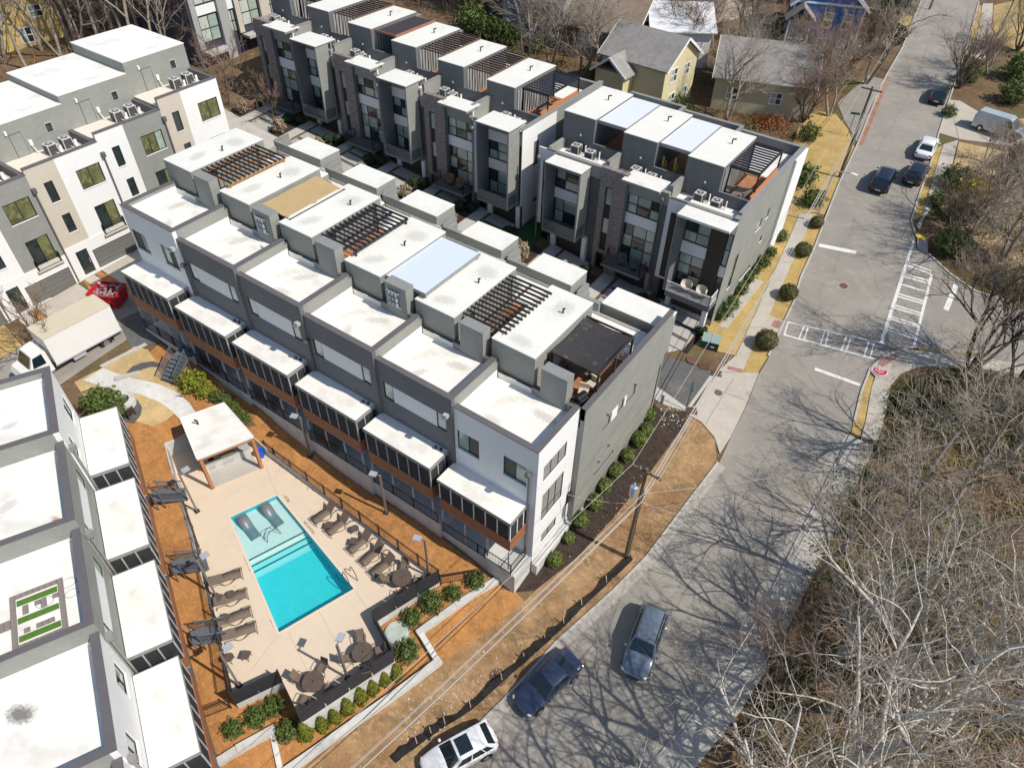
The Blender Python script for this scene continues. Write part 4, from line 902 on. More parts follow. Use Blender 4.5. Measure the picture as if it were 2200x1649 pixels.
# side street and alley
cover('alley', [(2.67,23.26),(2.71,17.88),(.9,17.2),(-62,17.6),(-62,23.8),(-1,23.6),(-1.85,22.13),(1.25,22.82)], .04, CONC)
cover('alley_asphalt', [(-0.48,18.54),(-1.85,22.13),(2.40,23.10),(2.47,18.20)], .05, ASPHD)
cover('drain_strip', [(2.78,23.21),(3.06,23.24),(3.09,18.03),(2.78,17.99)], .062, WALK)
cover('drain_channel', [(2.80,22.61),(2.91,22.64),(2.89,18.69),(2.76,18.70)], .066, mat('brown_grate', (.10,.055,.04), .8))
for q in ((1.63,23.21),(2.72,23.16),(2.87,18.14)):
    m = MB(); m.box(-.45,.45,-.35,.35,-.05,.0); o = obj('drain_grate', m, MATS['brown_grate']); o.location = (q[0],q[1],h(*q)+.1); o.rotation_euler=(0,0,R(25))
    tag(o, {0:'brown square drain grate beside the alley asphalt',1:'brown square drain grate at the upper end of the channel',2:'brown square drain grate at the lower end of the channel'}[[(1.63,23.21),(2.72,23.16),(2.87,18.14)].index(q)], 'drain grate')
PADM = mat('grey_driveway_pad', (.40,.38,.35), .85, var=.1, vscale=.6)
for base, n, dz, nm in (((-.22,28.2), 3, .3, 'r'), ((-20.8,28.2), 6, .45, 'f')):
    for k in range(n):
        x = base[0]-6*k
        cover('driveway_pad', [(x-3.3,23.7),(x-.5,23.7),(x-.5,28.3),(x-3.3,28.3)], .06, PADM)
        for q in range(2): cover('gravel_strip', [(x-3.25,24.9+q*1.6),(x-.7,24.9+q*1.6),(x-.7,25.3+q*1.6),(x-3.25,25.3+q*1.6)], .068, GRAVEL)
        cover('planting_bed', [(x-5.9,23.7),(x-4.9,23.7),(x-4.9,27.0),(x-5.9,27.0)], .05, MULCH); cover('entry_path', [(x-4.8,23.7),(x-3.6,23.7),(x-3.6,28.3),(x-4.8,28.3)], .055, CONC)
        cover('planting_bed', [(x-.45,23.7),(x+.05,23.7),(x+.05,28),(x-.45,28)], .05, MULCH)
cover('turf_gap', [(-20.7,24),(-18.3,24),(-18.3,43),(-20.7,43)], .06, GREENT)
for k in range(6):
    x = -6*k
    cover('garage_pad', [(x-4.5,16.4),(x-.8,16.4),(x-.8,17.7),(x-4.5,17.7)], .06, PADM)
cover('dark_mulch_bed', [(1.21,16.60),(2.63,17.87),(3.09,16.64),(2.94,11.52),(2.60,6.70),(2.07,2.65),(1.00,-0.82),(0.04,-1.71),(0.06,0.05),(-0.19,3.76),(-0.32,10.25),(-0.08,16.65)], .05, MULCH)
cover('clay_bank', [(3.09,16.64),(2.95,17.56),(4.00,17.59),(5.46,16.98),(6.57,15.07),(5.85,5.39),(5.18,2.13),(3.90,-2.73),(3.19,-7.54),(2.21,-12.60),(1.61,-16.52),(-6.75,-22.68),(-4.84,-19.17),(-3.98,-17.24),(-2.79,-14.01),(-1.74,-10.31),(-0.38,-6.08),(0.83,-1.76),(1.00,-0.82),(2.07,2.65),(2.60,6.70),(2.94,11.52)], .045, BANK)
# lane of the left row
cover('lane', [(-42.6,-16),(-36.6,-16),(-36.4,-3.2),(-36.6,24),(-42.6,24)], .045, ASPH); cover('lane_patch', [(-38.87,-3.28),(-38.57,-1.52),(-34.09,-2.76),(-34.98,-4.69)], .055, ASPHD)
for k in range(4):
    y = 15.9-6.1*k
    cover('garage_driveway', [(-45.9,y-3.95),(-42.6,y-3.95),(-42.6,y-.15),(-45.9,y-.15)], .065, WALK); cover('straw_patch', [(-45.8,y-4.6),(-44.2,y-4.6),(-43.6,y-4.1),(-45.8,y-4.1)], .06, STRAW); cover('doorstep_path', [(-45.8,y-5.6),(-43.2,y-5.6),(-43.2,y-4.7),(-45.8,y-4.7)], .065, WALK)
cover('straw_patch', [(-45.74,-2.06),(-44.94,-0.25),(-41.66,-0.06),(-40.68,-1.75),(-41.89,-3.00)], .05, STRAW)
cover('side_lawn', [(-46,-9),(-42.7,-9),(-42.7,-20),(-50,-20),(-50,-9)], .03, LAWN)
cover('meadow', [(-35.27,-4.28),(-34.15,-3.89),(-31.83,-4.45),(-30.20,-4.58),(-28.54,-4.99),(-28.04,-5.92),(-28.10,-6.98),(-28.31,-8.01),(-29.47,-8.62),(-31.82,-9.81),(-34.20,-9.52),(-35.86,-9.20),(-35.35,-7.05)], .055, LAWN2)
cover('curving_path', [(-35.30,-7.11),(-34.23,-6.88),(-32.47,-6.37),(-30.54,-5.51),(-29.22,-5.20),(-27.82,-5.10),(-27.01,-5.30),(-26.54,-5.82),(-27.26,-6.35),(-27.49,-6.37),(-28.36,-6.34),(-29.40,-6.48),(-30.93,-7.01),(-33.37,-8.14),(-35.40,-8.68)], .085, CONCW, .1)
cover('lane_edging', [(-35.34,-7.10),(-34.58,-3.58),(-34.93,-3.58),(-35.71,-7.13)], .1, CONC, .1)
cover('gravel_ring', [(-32.66,-8.52),(-32.24,-8.01),(-31.60,-7.54),(-30.66,-7.40),(-29.95,-7.58),(-29.53,-8.05),(-29.35,-8.80),(-29.71,-8.99),(-30.29,-9.09),(-31.32,-9.18),(-32.40,-8.99)], .07, GRAVEL)
cover('gravel_arc', [(-33.41,-6.35),(-33.60,-5.67),(-33.35,-5.02),(-32.76,-4.39),(-31.92,-4.17),(-31.69,-4.34),(-32.42,-4.85),(-32.75,-5.45),(-32.66,-6.14)], .07, GRAVEL)
m = MB(); m.box(-.9,.9,-.2,.2,-.1,.18); o = obj('stone_step', m, CONC); q = (-33.05,-6.48); o.location=(q[0],q[1],h(*q)); o.rotation_euler=(0,0,R(60)); tag(o,'pale stone step at the end of the gravel arc','step')

# cracks and a long paving seam in the street
CRK = mat('sealed_crack', (.19,.175,.155), .9); rr = random.Random(4)
def crack(pl, w=.05, jit=.25):
    q = [pl[0]]
    for a, b_ in zip(pl, pl[1:]):
        d = Vector(b_)-Vector(a); n = max(2, int(d.length/.9)); nrm = Vector((-d.y, d.x)).normalized()
        for i in range(1, n+1): p = Vector(a).lerp(Vector(b_), i/n)+nrm*rr.uniform(-jit, jit)*(0 if i == n else 1); q.append((p.x, p.y))
    cover('road_crack', strip(q, -w/3.2, w/3.2), .0585, CRK)
crack([(9.2,-20),(8.9,-8),(9.0,2),(9.4,12),(9.3,20)], .06, .1); crack([(0.30,101.48),(3.00,75.08),(3.38,63.04)], .05, .08); crack([(5.33,49.51),(6.10,43.22),(6.45,37.32)], .05, .3); crack([(5.2,2),(6.5,-1),(6.0,-4)], .04); crack([(7.0,-6),(5.0,-9),(6.5,-12)], .05); crack([(10.5,14),(11.8,9),(10.9,4),(12.2,0)], .05); crack([(6.93,29.29),(10.33,26.61),(10.43,23.14)], .05); crack([(8.30,44.60),(11.32,40.47),(10.73,35.89)], .04); crack([(-1.33,90.79),(3.01,82.24)], .04); crack([(6,24),(9,25.5),(12.5,24.6)], .05); crack([(4.8,8),(7.5,9),(9.0,8.2),(13,9.4)], .04); crack([(12.6,-2),(11.2,-5),(12.4,-9),(11.5,-14)], .05)

# ---------------------------------------------------------------- pool deck
from mathutils.geometry import tessellate_polygon
SAND = mat('sand_pool_deck', (.66,.545,.415), .85, var=.05, vscale=.5, bump=.08, bscale=30, stain=(.56,.47,.37), sscale=.5, sth=(.6,.85))
def ringmesh(outer, hole, z):
    v = [Vector((*p, z)) for p in outer + hole]; t = tessellate_polygon([[Vector((*p,0)) for p in outer], [Vector((*p,0)) for p in hole]])
    m = MB(); m.add(v, [tuple(x) if (v[x[1]]-v[x[0]]).cross(v[x[2]]-v[x[0]]).z > 0 else tuple(x)[::-1] for x in t]); return m
m = ringmesh(DECK, POOL, DZ); struct(obj('pool_deck', m, SAND))
m = MB(); n = len(DECK)
for i in range(n):
    for j_ in range(12):
        a, b = [(DECK[i][0]+(DECK[(i+1)%n][0]-DECK[i][0])*u_, DECK[i][1]+(DECK[(i+1)%n][1]-DECK[i][1])*u_) for u_ in (j_/12,(j_+1)/12)]
        za, zb = [max(DZ-.003, h(*p)+.09) if (i < 1 or i > 5) else DZ-.003 for p in (a,b)]; cc_ = Vector((-12,-9)); ia, ib = [tuple(Vector(p)+(cc_-Vector(p)).normalized()*(.16 if (i<1 or i>5) else .0)) for p in (a,b)]
        m.add([(*a,DZ-2.8),(*b,DZ-2.8),(*b,zb),(*a,za),(*ib,zb),(*ia,za),(*ib,DZ-.3),(*ia,DZ-.3)], [(0,1,2,3),(3,2,4,5),(5,4,6,7)] if (i < 1 or i > 5) else [(0,1,2,3)])
struct(obj('deck_wall', m, CONCW))
DC = (-12,-9)
def lerp2(a, b, t): return (a[0]+(b[0]-a[0])*t, a[1]+(b[1]-a[1])*t)
TL, TR, BR, BL = POOL
jm = mat('deck_joint', (.50,.42,.33), .9)
def joint(a, b):
    m = MB(); d = Vector((b[0]-a[0], b[1]-a[1])).normalized(); nn = (-d.y*.02, d.x*.02)
    m.add([(a[0]-nn[0],a[1]-nn[1],DZ+.004),(b[0]-nn[0],b[1]-nn[1],DZ+.004),(b[0]+nn[0],b[1]+nn[1],DZ+.004),(a[0]+nn[0],a[1]+nn[1],DZ+.004)], [(0,1,2,3)]); struct(obj('deck_joint', m, jm))
joint(TR, (-20.37,-4.85)); joint(BR, (-6.00,-8.89)); joint(BL, (-9.10,-15.54)); joint((-8.72,-10.60), (-5.16,-11.86)); joint((-20.37,-8.61), (-20.10,-6.78)); joint((-9.14,-12.68), (-6.48,-13.64))
# pool shell
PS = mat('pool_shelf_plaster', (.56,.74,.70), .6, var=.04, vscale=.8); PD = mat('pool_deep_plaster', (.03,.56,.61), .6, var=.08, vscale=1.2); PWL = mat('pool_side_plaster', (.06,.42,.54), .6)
s0, s1 = .385, .50     # end of shelf, end of steps along the sides
a0, b0 = lerp2(TL, BL, s0), lerp2(TR, BR, s0)
m = MB(); m.add([(*TL,-1.35),(*TR,-1.35),(*b0,-1.35),(*a0,-1.35)], [(0,3,2,1)]); shelf = obj('pool_shelf', m, PS)
p = thing('swimming_pool', 'turquoise pool with pale shelf end and dark step lines', 'swimming pool', (0,0,0)); shelf.parent = p
st = [s0, .425, .463, .50]; zz = [-1.35,-1.55,-1.75,-1.95]
for i in range(3):
    c, d = lerp2(TL,BL,st[i]), lerp2(TR,BR,st[i]); e, f_ = lerp2(TL,BL,st[i+1]), lerp2(TR,BR,st[i+1])
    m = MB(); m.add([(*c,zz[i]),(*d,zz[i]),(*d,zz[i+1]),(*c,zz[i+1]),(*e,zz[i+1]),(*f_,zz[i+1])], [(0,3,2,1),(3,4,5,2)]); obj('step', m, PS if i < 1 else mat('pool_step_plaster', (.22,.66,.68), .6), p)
    m = MB(); v = (Vector(e)-Vector(c)).normalized()*.05; m.add([(c[0],c[1],zz[i]+.006),(c[0]-v.x*2.2,c[1]-v.y*2.2,zz[i]+.006),(d[0]-v.x*2.2,d[1]-v.y*2.2,zz[i]+.006),(d[0],d[1],zz[i]+.006)], [(0,1,2,3)]); obj('step_tile_line', m, mat('black_tile', (.008,.012,.014), .3), p)
e, f_ = lerp2(TL,BL,.50), lerp2(TR,BR,.50)
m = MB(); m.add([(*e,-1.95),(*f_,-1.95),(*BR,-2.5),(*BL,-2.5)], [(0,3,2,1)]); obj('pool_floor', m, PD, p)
m = MB()
for a, b in ((TL,TR),(TR,BR),(BR,BL),(BL,TL)): m.add([(*a,-2.6),(*b,-2.6),(*b,DZ-.001),(*a,DZ-.001)], [(0,1,2,3)])
obj('pool_wall', m, PWL, p)
wm = bpy.data.materials.new('pool_water'); wm.use_nodes = True; nn = wm.node_tree.nodes; ll = wm.node_tree.links; b_ = nn['Principled BSDF']
b_.inputs['Base Color'].default_value = (.02,.55,.62,1); b_.inputs['Roughness'].default_value = .06; b_.inputs['Specular IOR Level'].default_value = .45; b_.inputs['Alpha'].default_value = .16
tc = nn.new('ShaderNodeTexCoord'); mp = nn.new('ShaderNodeMapping'); mp.inputs['Scale'].default_value = (2.2,5.5,1); mp.inputs['Rotation'].default_value = (0,0,R(75)); nz = nn.new('ShaderNodeTexNoise'); nz.inputs['Scale'].default_value = 1.6; nz.inputs['Detail'].default_value = 2; nz.inputs['Distortion'].default_value = .6
bp = nn.new('ShaderNodeBump'); bp.inputs['Strength'].default_value = 1.0; bp.inputs['Distance'].default_value = .16
ll.new(tc.outputs['Object'], mp.inputs[0]); ll.new(mp.outputs[0], nz.inputs['Vector']); ll.new(nz.outputs[0], bp.inputs['Height']); ll.new(bp.outputs[0], b_.inputs['Normal'])
# ripples are bump only; the water body keeps one even colour
m = MB(); m.add([(*TL,-1.1),(*TR,-1.1),(*BR,-1.1),(*BL,-1.1)], [(0,3,2,1)]); obj('water', m, wm, p)
cm = MB()
for a, b in ((TL,TR),(TR,BR),(BR,BL),(BL,TL)):
    cc = Vector(((TL[0]+BR[0])/2,(TL[1]+BR[1])/2)); A, B = Vector(a), Vector(b); d = (B-A).normalized(); n_ = Vector((-d.y,d.x)); n_ = n_ if n_.dot(A-cc) > 0 else -n_
    A2, B2 = A+n_*.16-d*.16, B+n_*.16+d*.16
    cm.add([(*a,DZ+.012),(*b,DZ+.012),(*B2,DZ+.012),(*A2,DZ+.012)], [(0,1,2,3)])
obj('coping', cm, mat('pool_coping', (.68,.58,.46), .8), p)
# depth and warning lettering on the deck
TXT = mat('black_deck_lettering', (.02,.018,.016), .7)
def decktext(body, at_, toward, size, label):
    c = bpy.data.curves.new('lettering', 'FONT'); c.body = body; c.size = size; c.align_x = 'CENTER'; c.align_y = 'CENTER'; c.materials.append(TXT); c.extrude = .001
    o = bpy.data.objects.new('tmp', c); COL.objects.link(o); me_ = bpy.data.meshes.new_from_object(o); bpy.data.objects.remove(o); me_.materials.clear(); me_.materials.append(TXT); o = bpy.data.objects.new('deck_lettering', me_); COL.objects.link(o); o.location = (at_[0], at_[1], DZ+.006); o.rotation_euler = (0,0,math.atan2(toward[1],toward[0])); tag(o, label, 'lettering', 'lettering round the pool')
ul = (Vector(BL)-Vector(TL)).normalized(); ur = (Vector(TR)-Vector(BR)).normalized()
decktext('18 IN.', (-17.56,-9.87), ul, .3, 'short black lettering left of the pale shelf end')
decktext('NO DIVING', (-14.91,-11.00), ul, .26, 'long black lettering left of the pool steps')
decktext('6 FT.', (-10.38,-12.83), ul, .3, 'short black lettering at the bottom left pool corner')
decktext('18 IN.', (-16.83,-5.96), -ur, .3, 'short black lettering at the top right pool corner')
decktext('NO DIVING', (-13.76,-6.71), -ur, .26, 'long black lettering right of the pool steps')
# rails
CH = mat('stainless', (.55,.56,.57), .2, metal=1.0); BRZ = mat('bronze_tube', (.09,.075,.06), .4, spec=.5)
t = thing('step_handrail', 'thin metal handrail standing on the pool steps', 'handrail', (*(-15.42,-8.55),-1.3))
m = MB()
for s in (-.18,.18): m.path([(s,-.5,-.3),(s,-.4,.55),(s,-.1,.85),(s,.4,.8),(s,.55,0)], .025, 6)
obj('tube', m, BRZ, t); t.rotation_euler=(0,0,R(-10))
t = thing('pool_ladder', 'curved ladder rails at the deep corner of the pool', 'ladder', (*(-8.80,-7.81),-1), R(-15))
m = MB()
for s in (-.28,.28): m.path([(-.45,s,-1.1),(-.42,s,.3),(-.2,s,.75),(.15,s,.8),(.4,s,.5),(.5,s,0)], .03, 6)
obj('tube', m, BRZ, t)
for q in range(3):
    m = MB(); m.box(-.5,-.38,-.28,.28,-.25-.3*q,-.21-.3*q); obj('rung', m, CH, t)
# ---------------------------------------------------------------- loungers and tables
WICK = mat('brown_sling', (.175,.135,.105), .8, var=.15, vscale=8); WICK2 = mat('dark_brown_top', (.12,.088,.072), .6, var=.3, vscale=6)
FRM = mat('bronze_frame', (.12,.10,.085), .4, spec=.5)
def lounger_proto(raise_):
    t = thing('sun_lounger', 'x', 'sun lounger', (0,0,0), 0, 'brown sling loungers round the pool')
    W_ = .33; a = math.radians(raise_)
    hx, hz = -.78*math.cos(a), .78*math.sin(a)
    m = MB(); n = 10; pr = [(x, .33+.035*math.sin((x)*4.2)) for x in [i*1.15/n for i in range(n+1)]]
    for (x,z),(x2,z2) in zip(pr,pr[1:]): m.add([(x,-W_,z),(x2,-W_,z2),(x2,W_,z2),(x,W_,z),(x,-W_,z-.02),(x2,-W_,z2-.02),(x2,W_,z2-.02),(x,W_,z-.02)],[(0,1,2,3),(7,6,5,4),(0,4,5,1),(2,6,7,3)])
    obj('seat', m, WICK, t, True)
    m = MB(); m.add([(0,-W_,.33),(0,W_,.33),(hx,W_,.33+hz),(hx,-W_,.33+hz),(0,-W_,.31),(0,W_,.31),(hx,W_,.31+hz),(hx,-W_,.31+hz)],[(0,1,2,3),(7,6,5,4),(0,4,5,1),(1,5,6,2),(2,6,7,3),(3,7,4,0)]); obj('backrest', m, WICK, t)
    for s in (-1,1):
        m = MB(); m.path([(1.2,s*(W_+.04),.0),(1.22,s*(W_+.04),.33),(.8,s*(W_+.05),.34),(.4,s*(W_+.09),.08),(.1,s*(W_+.09),.02),(-.1,s*(W_+.05),.3),(-.6,s*(W_+.05),.3),(-.75,s*(W_+.05),.0)], .022, 6); obj('side_rail', m, FRM, t)
    m = MB(); m.tube((1.22,-W_-.05,.33),(1.22,W_+.05,.33),.022,.022,6); m.tube((hx,-W_,.33+hz),(hx,W_,.33+hz),.022,.022,6); obj('end_bar', m, FRM, t)
    if raise_ > 20: m = MB(); m.tube((hx*.8,-W_,.33+hz*.8),(-.7,-W_,.05),.015,.015,5); m.tube((hx*.8,W_,.33+hz*.8),(-.7,W_,.05),.015,.015,5); obj('back_strut', m, FRM, t)
    return t
def lounger(proto, head, foot, label):
    d = Vector((foot[0]-head[0], foot[1]-head[1])); a = math.atan2(d.y,d.x); c = Vector(head)+d.normalized()*.78
    if proto.get('used'): o = dup(proto, (c.x,c.y,DZ), a, label)
    else: o = proto; o.location=(c.x,c.y,DZ); o.rotation_euler=(0,0,a); o['label']=label; o['used']=1
    return o
pl_ = lounger_proto(12); pr_ = lounger_proto(48)
for hd, ft, lb in (((-15.56,-13.40),(-14.71,-12.03),'flat lounger nearest the pool steps in the row on the left'),((-14.13,-14.15),(-13.33,-12.82),'flat left side lounger beside the small round table'),((-12.86,-14.86),(-12.10,-13.44),'flat left side lounger with a square table at its backrest'),((-11.93,-15.29),(-11.03,-13.83),'flat lounger nearest the bottom corner in the row on the left')): lounger(pl_, hd, ft, lb)
for hd, ft, lb in (((-13.40,-4.33),(-13.62,-5.70),'raised lounger farthest from the street in the row by the iron fence'),((-11.98,-4.40),(-12.16,-5.72),'raised lounger between the square table and the round stool'),((-9.81,-4.56),(-9.98,-5.90),'middle raised lounger of the row by the iron fence'),((-8.53,-4.75),(-8.69,-6.10),'raised lounger second nearest the round dining table'),((-7.30,-5.00),(-7.55,-6.30),'raised lounger right beside the round dining table by the fence')): lounger(pr_, hd, ft, lb)
for k_ in (pl_, pr_): 
    if 'used' in k_: del k_['used']
for o in bpy.data.objects:
    if 'used' in o: del o['used']
def sidetable(c, sq, label, rz=.5):
    t = thing('side_table', label, 'side table', (*c,DZ), rz, 'small tables between the loungers'); m = MB()
    if sq: m.box(-.25,.25,-.25,.25,.42,.46)
    else: m.cyl(0,0,.42,.46,.28,.28,20)
    obj('table_top', m, WICK2, t)
    for a,b in ((-1,-1),(1,-1),(1,1),(-1,1)): m = MB(); m.tube((a*.16,b*.16,.42),(a*.2,b*.2,0),.018,.018,5); obj('leg', m, FRM, t)
for c, s, lb in (((-12.58,-5.91),1,'square brown table beside the second lounger by the iron fence'),((-10.97,-5.10),0,'round brown table between loungers by the iron fence'),((-10.32,-5.85),1,'square brown table beside the middle lounger by the iron fence'),((-13.74,-13.16),0,'round brown table between the first two loungers on the left'),((-14.21,-13.78),1,'tiny square table close to the left deck fence'),((-12.73,-14.35),1,'square brown table behind the third lounger on the left'),((-10.55,-15.85),0,'round stool near the bottom left lamp post'),((-9.89,-15.17),1,'square brown table alone near the bottom left corner')): sidetable(c, s, lb)
def dchair(c, rz, label):
    t = thing('patio_chair', label, 'chair', (*c,DZ), rz, 'sling chairs round the patio tables')
    m = MB(); m.box(-.24,.24,-.24,.24,.40,.43); obj('seat', m, WICK, t)
    m = MB(); m.add([(-.24,-.24,.43),(.24,-.24,.43),(.24,-.42,.95),(-.24,-.42,.95),(-.24,-.21,.43),(.24,-.21,.43),(.24,-.39,.95),(-.24,-.39,.95)],[(0,1,2,3),(7,6,5,4),(0,4,5,1),(1,5,6,2),(2,6,7,3),(3,7,4,0)]); obj('backrest', m, WICK, t)
    for s in (-1,1): m = MB(); m.path([(s*.28,.3,0),(s*.28,.24,.42),(s*.28,.2,.62),(s*.28,-.25,.62),(s*.28,-.3,0)],.02,5); obj('arm_frame', m, FRM, t)
def dtable(c, nch, a0, label, who):
    t = thing('patio_table', label, 'table', (*c,DZ), 0, 'round patio tables'); m = MB(); m.cyl(0,0,.70,.74,.62,.62,28); obj('table_top', m, WICK2, t)
    m = MB(); m.cyl(0,0,.741,.75,.05,.05,10); obj('umbrella_hole', m, BLACK, t); m = MB(); m.cyl(0,0,0,.7,.06,.06,10); m.cyl(0,0,0,.05,.35,.3,16); obj('pedestal', m, FRM, t)
    side = ['one','two','three','four']
    for i in range(nch):
        a = a0+i*2*math.pi/4; p = (c[0]+.95*math.cos(a), c[1]+.95*math.sin(a)); dchair(p, a+math.pi/2, 'sling chair %s at the round patio table %s' % (['on the street side','on the fence side','on the pool side','on the near side'][i], who))
dtable((-5.76,-6.10), 4, .6, 'round brown patio table by the last loungers along the iron fence', 'by the iron fence')
dtable((-4.36,-11.12), 4, .9, 'round brown patio table by the corner of the dark deck screen', 'by the screen corner')
dtable((-5.42,-14.01), 4, .3, 'round brown patio table nearest the gate at the bottom of the deck', 'nearest the gate')
GRYL = mat('grey_resin', (.16,.18,.20), .35, spec=.5)
for a, b, lb in (((-18.27,-8.85),(-16.22,-9.27),'grey in-water lounger on the left half of the pool shelf'),((-17.77,-7.27),(-15.73,-7.66),'grey in-water lounger on the right half of the pool shelf')):
    d = Vector(b)-Vector(a); n = 16; m = MB(); L_ = d.length
    prof = [(L_*i/n, .42-.5*(i/n)+.0 + (.16*math.sin(i/n*math.pi*2.2))) for i in range(n+1)]; prof = [(x, max(.06,z)) for x,z in prof]
    for (x,z),(x2,z2) in zip(prof,prof[1:]): m.add([(x,-.36,z),(x2,-.36,z2),(x2,.36,z2),(x,.36,z),(x,-.36,max(0,z-.3)),(x2,-.36,max(0,z2-.3)),(x2,.36,max(0,z2-.3)),(x,.36,max(0,z-.3))],[(0,1,2,3),(7,6,5,4),(0,4,5,1),(2,6,7,3)])
    o = obj('pool_lounger', m, GRYL, None, True); o.location=(a[0],a[1],-1.34); o.rotation_euler=(0,0,math.atan2(d.y,d.x)); tag(o, lb, 'pool lounger', 'loungers standing in the pool')
# ---------------------------------------------------------------- fences
def ironfence(pts, z, hh, label, zs=None, name='iron_fence'):
    t = thing(name, label, 'fence', (0,0,0)); seg = []
    for a, b in zip(pts, pts[1:]):
        d = Vector(b)-Vector(a); n = max(1,round(d.length/1.9))
        for i in range(n): seg.append((lerp2(a,b,i/n), lerp2(a,b,(i+1)/n)))
    zz_ = (lambda p: z) if zs is None else zs
    for i, (a, b) in enumerate(seg):
        m = MB(); m.box(a[0]-.04,a[0]+.04,a[1]-.04,a[1]+.04,zz_(a)-.1,zz_(a)+hh+.08); obj('post', m, DARK, t)
        m = MB(); A = Vector((*a,zz_(a))); B = Vector((*b,zz_(b)))
        for q in (.1, hh-.16, hh): m.beam(A+Vector((0,0,q)),B+Vector((0,0,q)),.03,.04)
        n = max(2,int((B-A).length/.115))
        for j in range(1,n):
            p = A.lerp(B,j/n); m.add([p+Vector((.011,0,.1)),p+Vector((-.006,.01,.1)),p+Vector((-.006,-.01,.1)),p+Vector((.011,0,hh)),p+Vector((-.006,.01,hh)),p+Vector((-.006,-.01,hh))],[(0,1,4,3),(1,2,5,4),(2,0,3,5)])
        o = obj('picket_panel', m, DARK, t)
    m = MB(); b = seg[-1][1]; m.box(b[0]-.04,b[0]+.04,b[1]-.04,b[1]+.04,zz_(b)-.1,zz_(b)+hh+.08); obj('post', m, DARK, t)
    return t
ironfence([(-20.2,-4.0),(-4.05,-4.55)], DZ, 1.25, 'black iron picket fence between the pool and the middle row')
ironfence([(-8.43,-17.26),(-18.5,-12.05),(-24.9,-9.3),(-26.7,-8.4)], DZ, 1.25, 'black iron picket fence along the near left side of the pool')
ironfence([(-21.3,-3.9),(-20.2,-4.0)], DZ, 1.25, 'short iron fence piece between the pavilion and the blue bin')
ironfence([(-4.0,-4.5),(-2.2,-2.4)], -1, 1.1, 'short iron fence from the deck corner to the corner house', zs=lambda p: h(*p)+.1)
ironfence([(-9.74,-18.91),(-8.80,-17.50)], -1, 1.1, 'short iron fence at the bottom left by the near row', zs=lambda p: h(*p)+.05)
ironfence([(-7.28,-14.87),(-4.75,-15.7)][::1], DZ, 1.2, 'black iron gate panel at the notch of the pool deck', name='deck_gate') if False else None
SCR = mat('charcoal_screen_panel', (.035,.036,.042), .6, var=.2, vscale=1.5)
t = thing('deck_screen', 'charcoal screen panels along the street side edge of the pool deck', 'fence', (0,0,0))
run = [(-4.05,-4.55),(-5.52,-9.09),(-2.86,-10.12),(-4.67,-15.77)]
for a, b in zip(run, run[1:]):
    d = Vector(b)-Vector(a); n = max(1, round(d.length/1.6))
    for i in range(n):
        p, q = lerp2(a,b,i/n+.006), lerp2(a,b,(i+1)/n-.006); m = MB(); m.beam((*p,DZ+.42),(*q,DZ+.42),.06,1.35); obj('panel', m, SCR, t)
        m = MB(); m.beam((*p,DZ+1.12),(*q,DZ+1.12),.09,.05); obj('top_rail', m, DARK, t)
t = thing('deck_screen', 'charcoal screen panels at the bottom left corner of the pool deck', 'fence', (0,0,0))
a, b = (-7.28,-14.87), (-8.43,-17.26)
for i in range(2):
    p, q = lerp2(a,b,i/2+.006), lerp2(a,b,(i+1)/2-.006); m = MB(); m.beam((*p,DZ+.42),(*q,DZ+.42),.06,1.35); obj('panel', m, SCR, t); m = MB(); m.beam((*p,DZ+1.12),(*q,DZ+1.12),.09,.05); obj('top_rail', m, DARK, t)
ironfence([(-7.28,-14.87),(-4.67,-15.77)], DZ, 1.25, 'iron fence with gate closing the notch at the bottom of the deck')
# ---------------------------------------------------------------- pavilion
t = thing('pool_pavilion', 'white roofed timber pavilion with outdoor kitchen at the pool end', 'pavilion', (0,0,0))
PR = [(-25.7,-7.0),(-21.65,-8.65),(-20.2,-5.05),(-24.5,-4.15)]
m = MB(); m.prism(PR, 2.38, 2.56); rf = obj('roof', m, ROOF, t)
m = MB()
for a, b in zip(PR, PR[1:]+PR[:1]): m.beam((*a,2.56),(*b,2.56),.06,.05)
obj('roof_edge', m, WHITE, rf)
TIM = mat('orange_timber', (.46,.205,.085), .65, var=.2, vscale=3)
pf = [lerp2(PR[1],(-23,-6),.08), lerp2(PR[2],(-23,-6),.08), lerp2(PR[3],(-23,-6),.08), lerp2(PR[0],(-23,-6),.08)]
for p in pf[:2]+[pf[2]]:
    m = MB(); m.box(p[0]-.11,p[0]+.11,p[1]-.11,p[1]+.11,DZ,2.1); obj('post', m, TIM, t)
m = MB(); m.beam((*pf[0],2.23),(*pf[1],2.23),.16,.28); m.beam((*pf[1],2.23),(*pf[2],2.23),.16,.28); m.beam((*pf[3],2.23),(*pf[0],2.23),.16,.28); obj('beam', m, TIM, t)
m = MB(); m.beam((*pf[3],.55),(*pf[2],.55),.18,3.1); m.beam((*lerp2(pf[3],pf[0],.05),.55),(*lerp2(pf[3],pf[0],.45),.55),.18,3.1); obj('back_wall', m, SIDD, t)
m = MB(); m.prism([lerp2(a,(-22.8,-6.4),-.0) for a in pf], DZ+.0, DZ+.03); obj('floor_slab', m, CONC, t)
u = (Vector(pf[1])-Vector(pf[0])).normalized(); v_ = Vector((-u.y,u.x)); base = Vector(pf[0])+v_*1.5
def kb(x0,x1,y0,y1,z0,z1,mt,nm):
    m = MB(); P4 = [base+u*x+v_*y for x,y in ((x0,y0),(x1,y0),(x1,y1),(x0,y1))]; m.prism([(q.x,q.y) for q in P4], z0, z1); return obj(nm, m, mt, t)
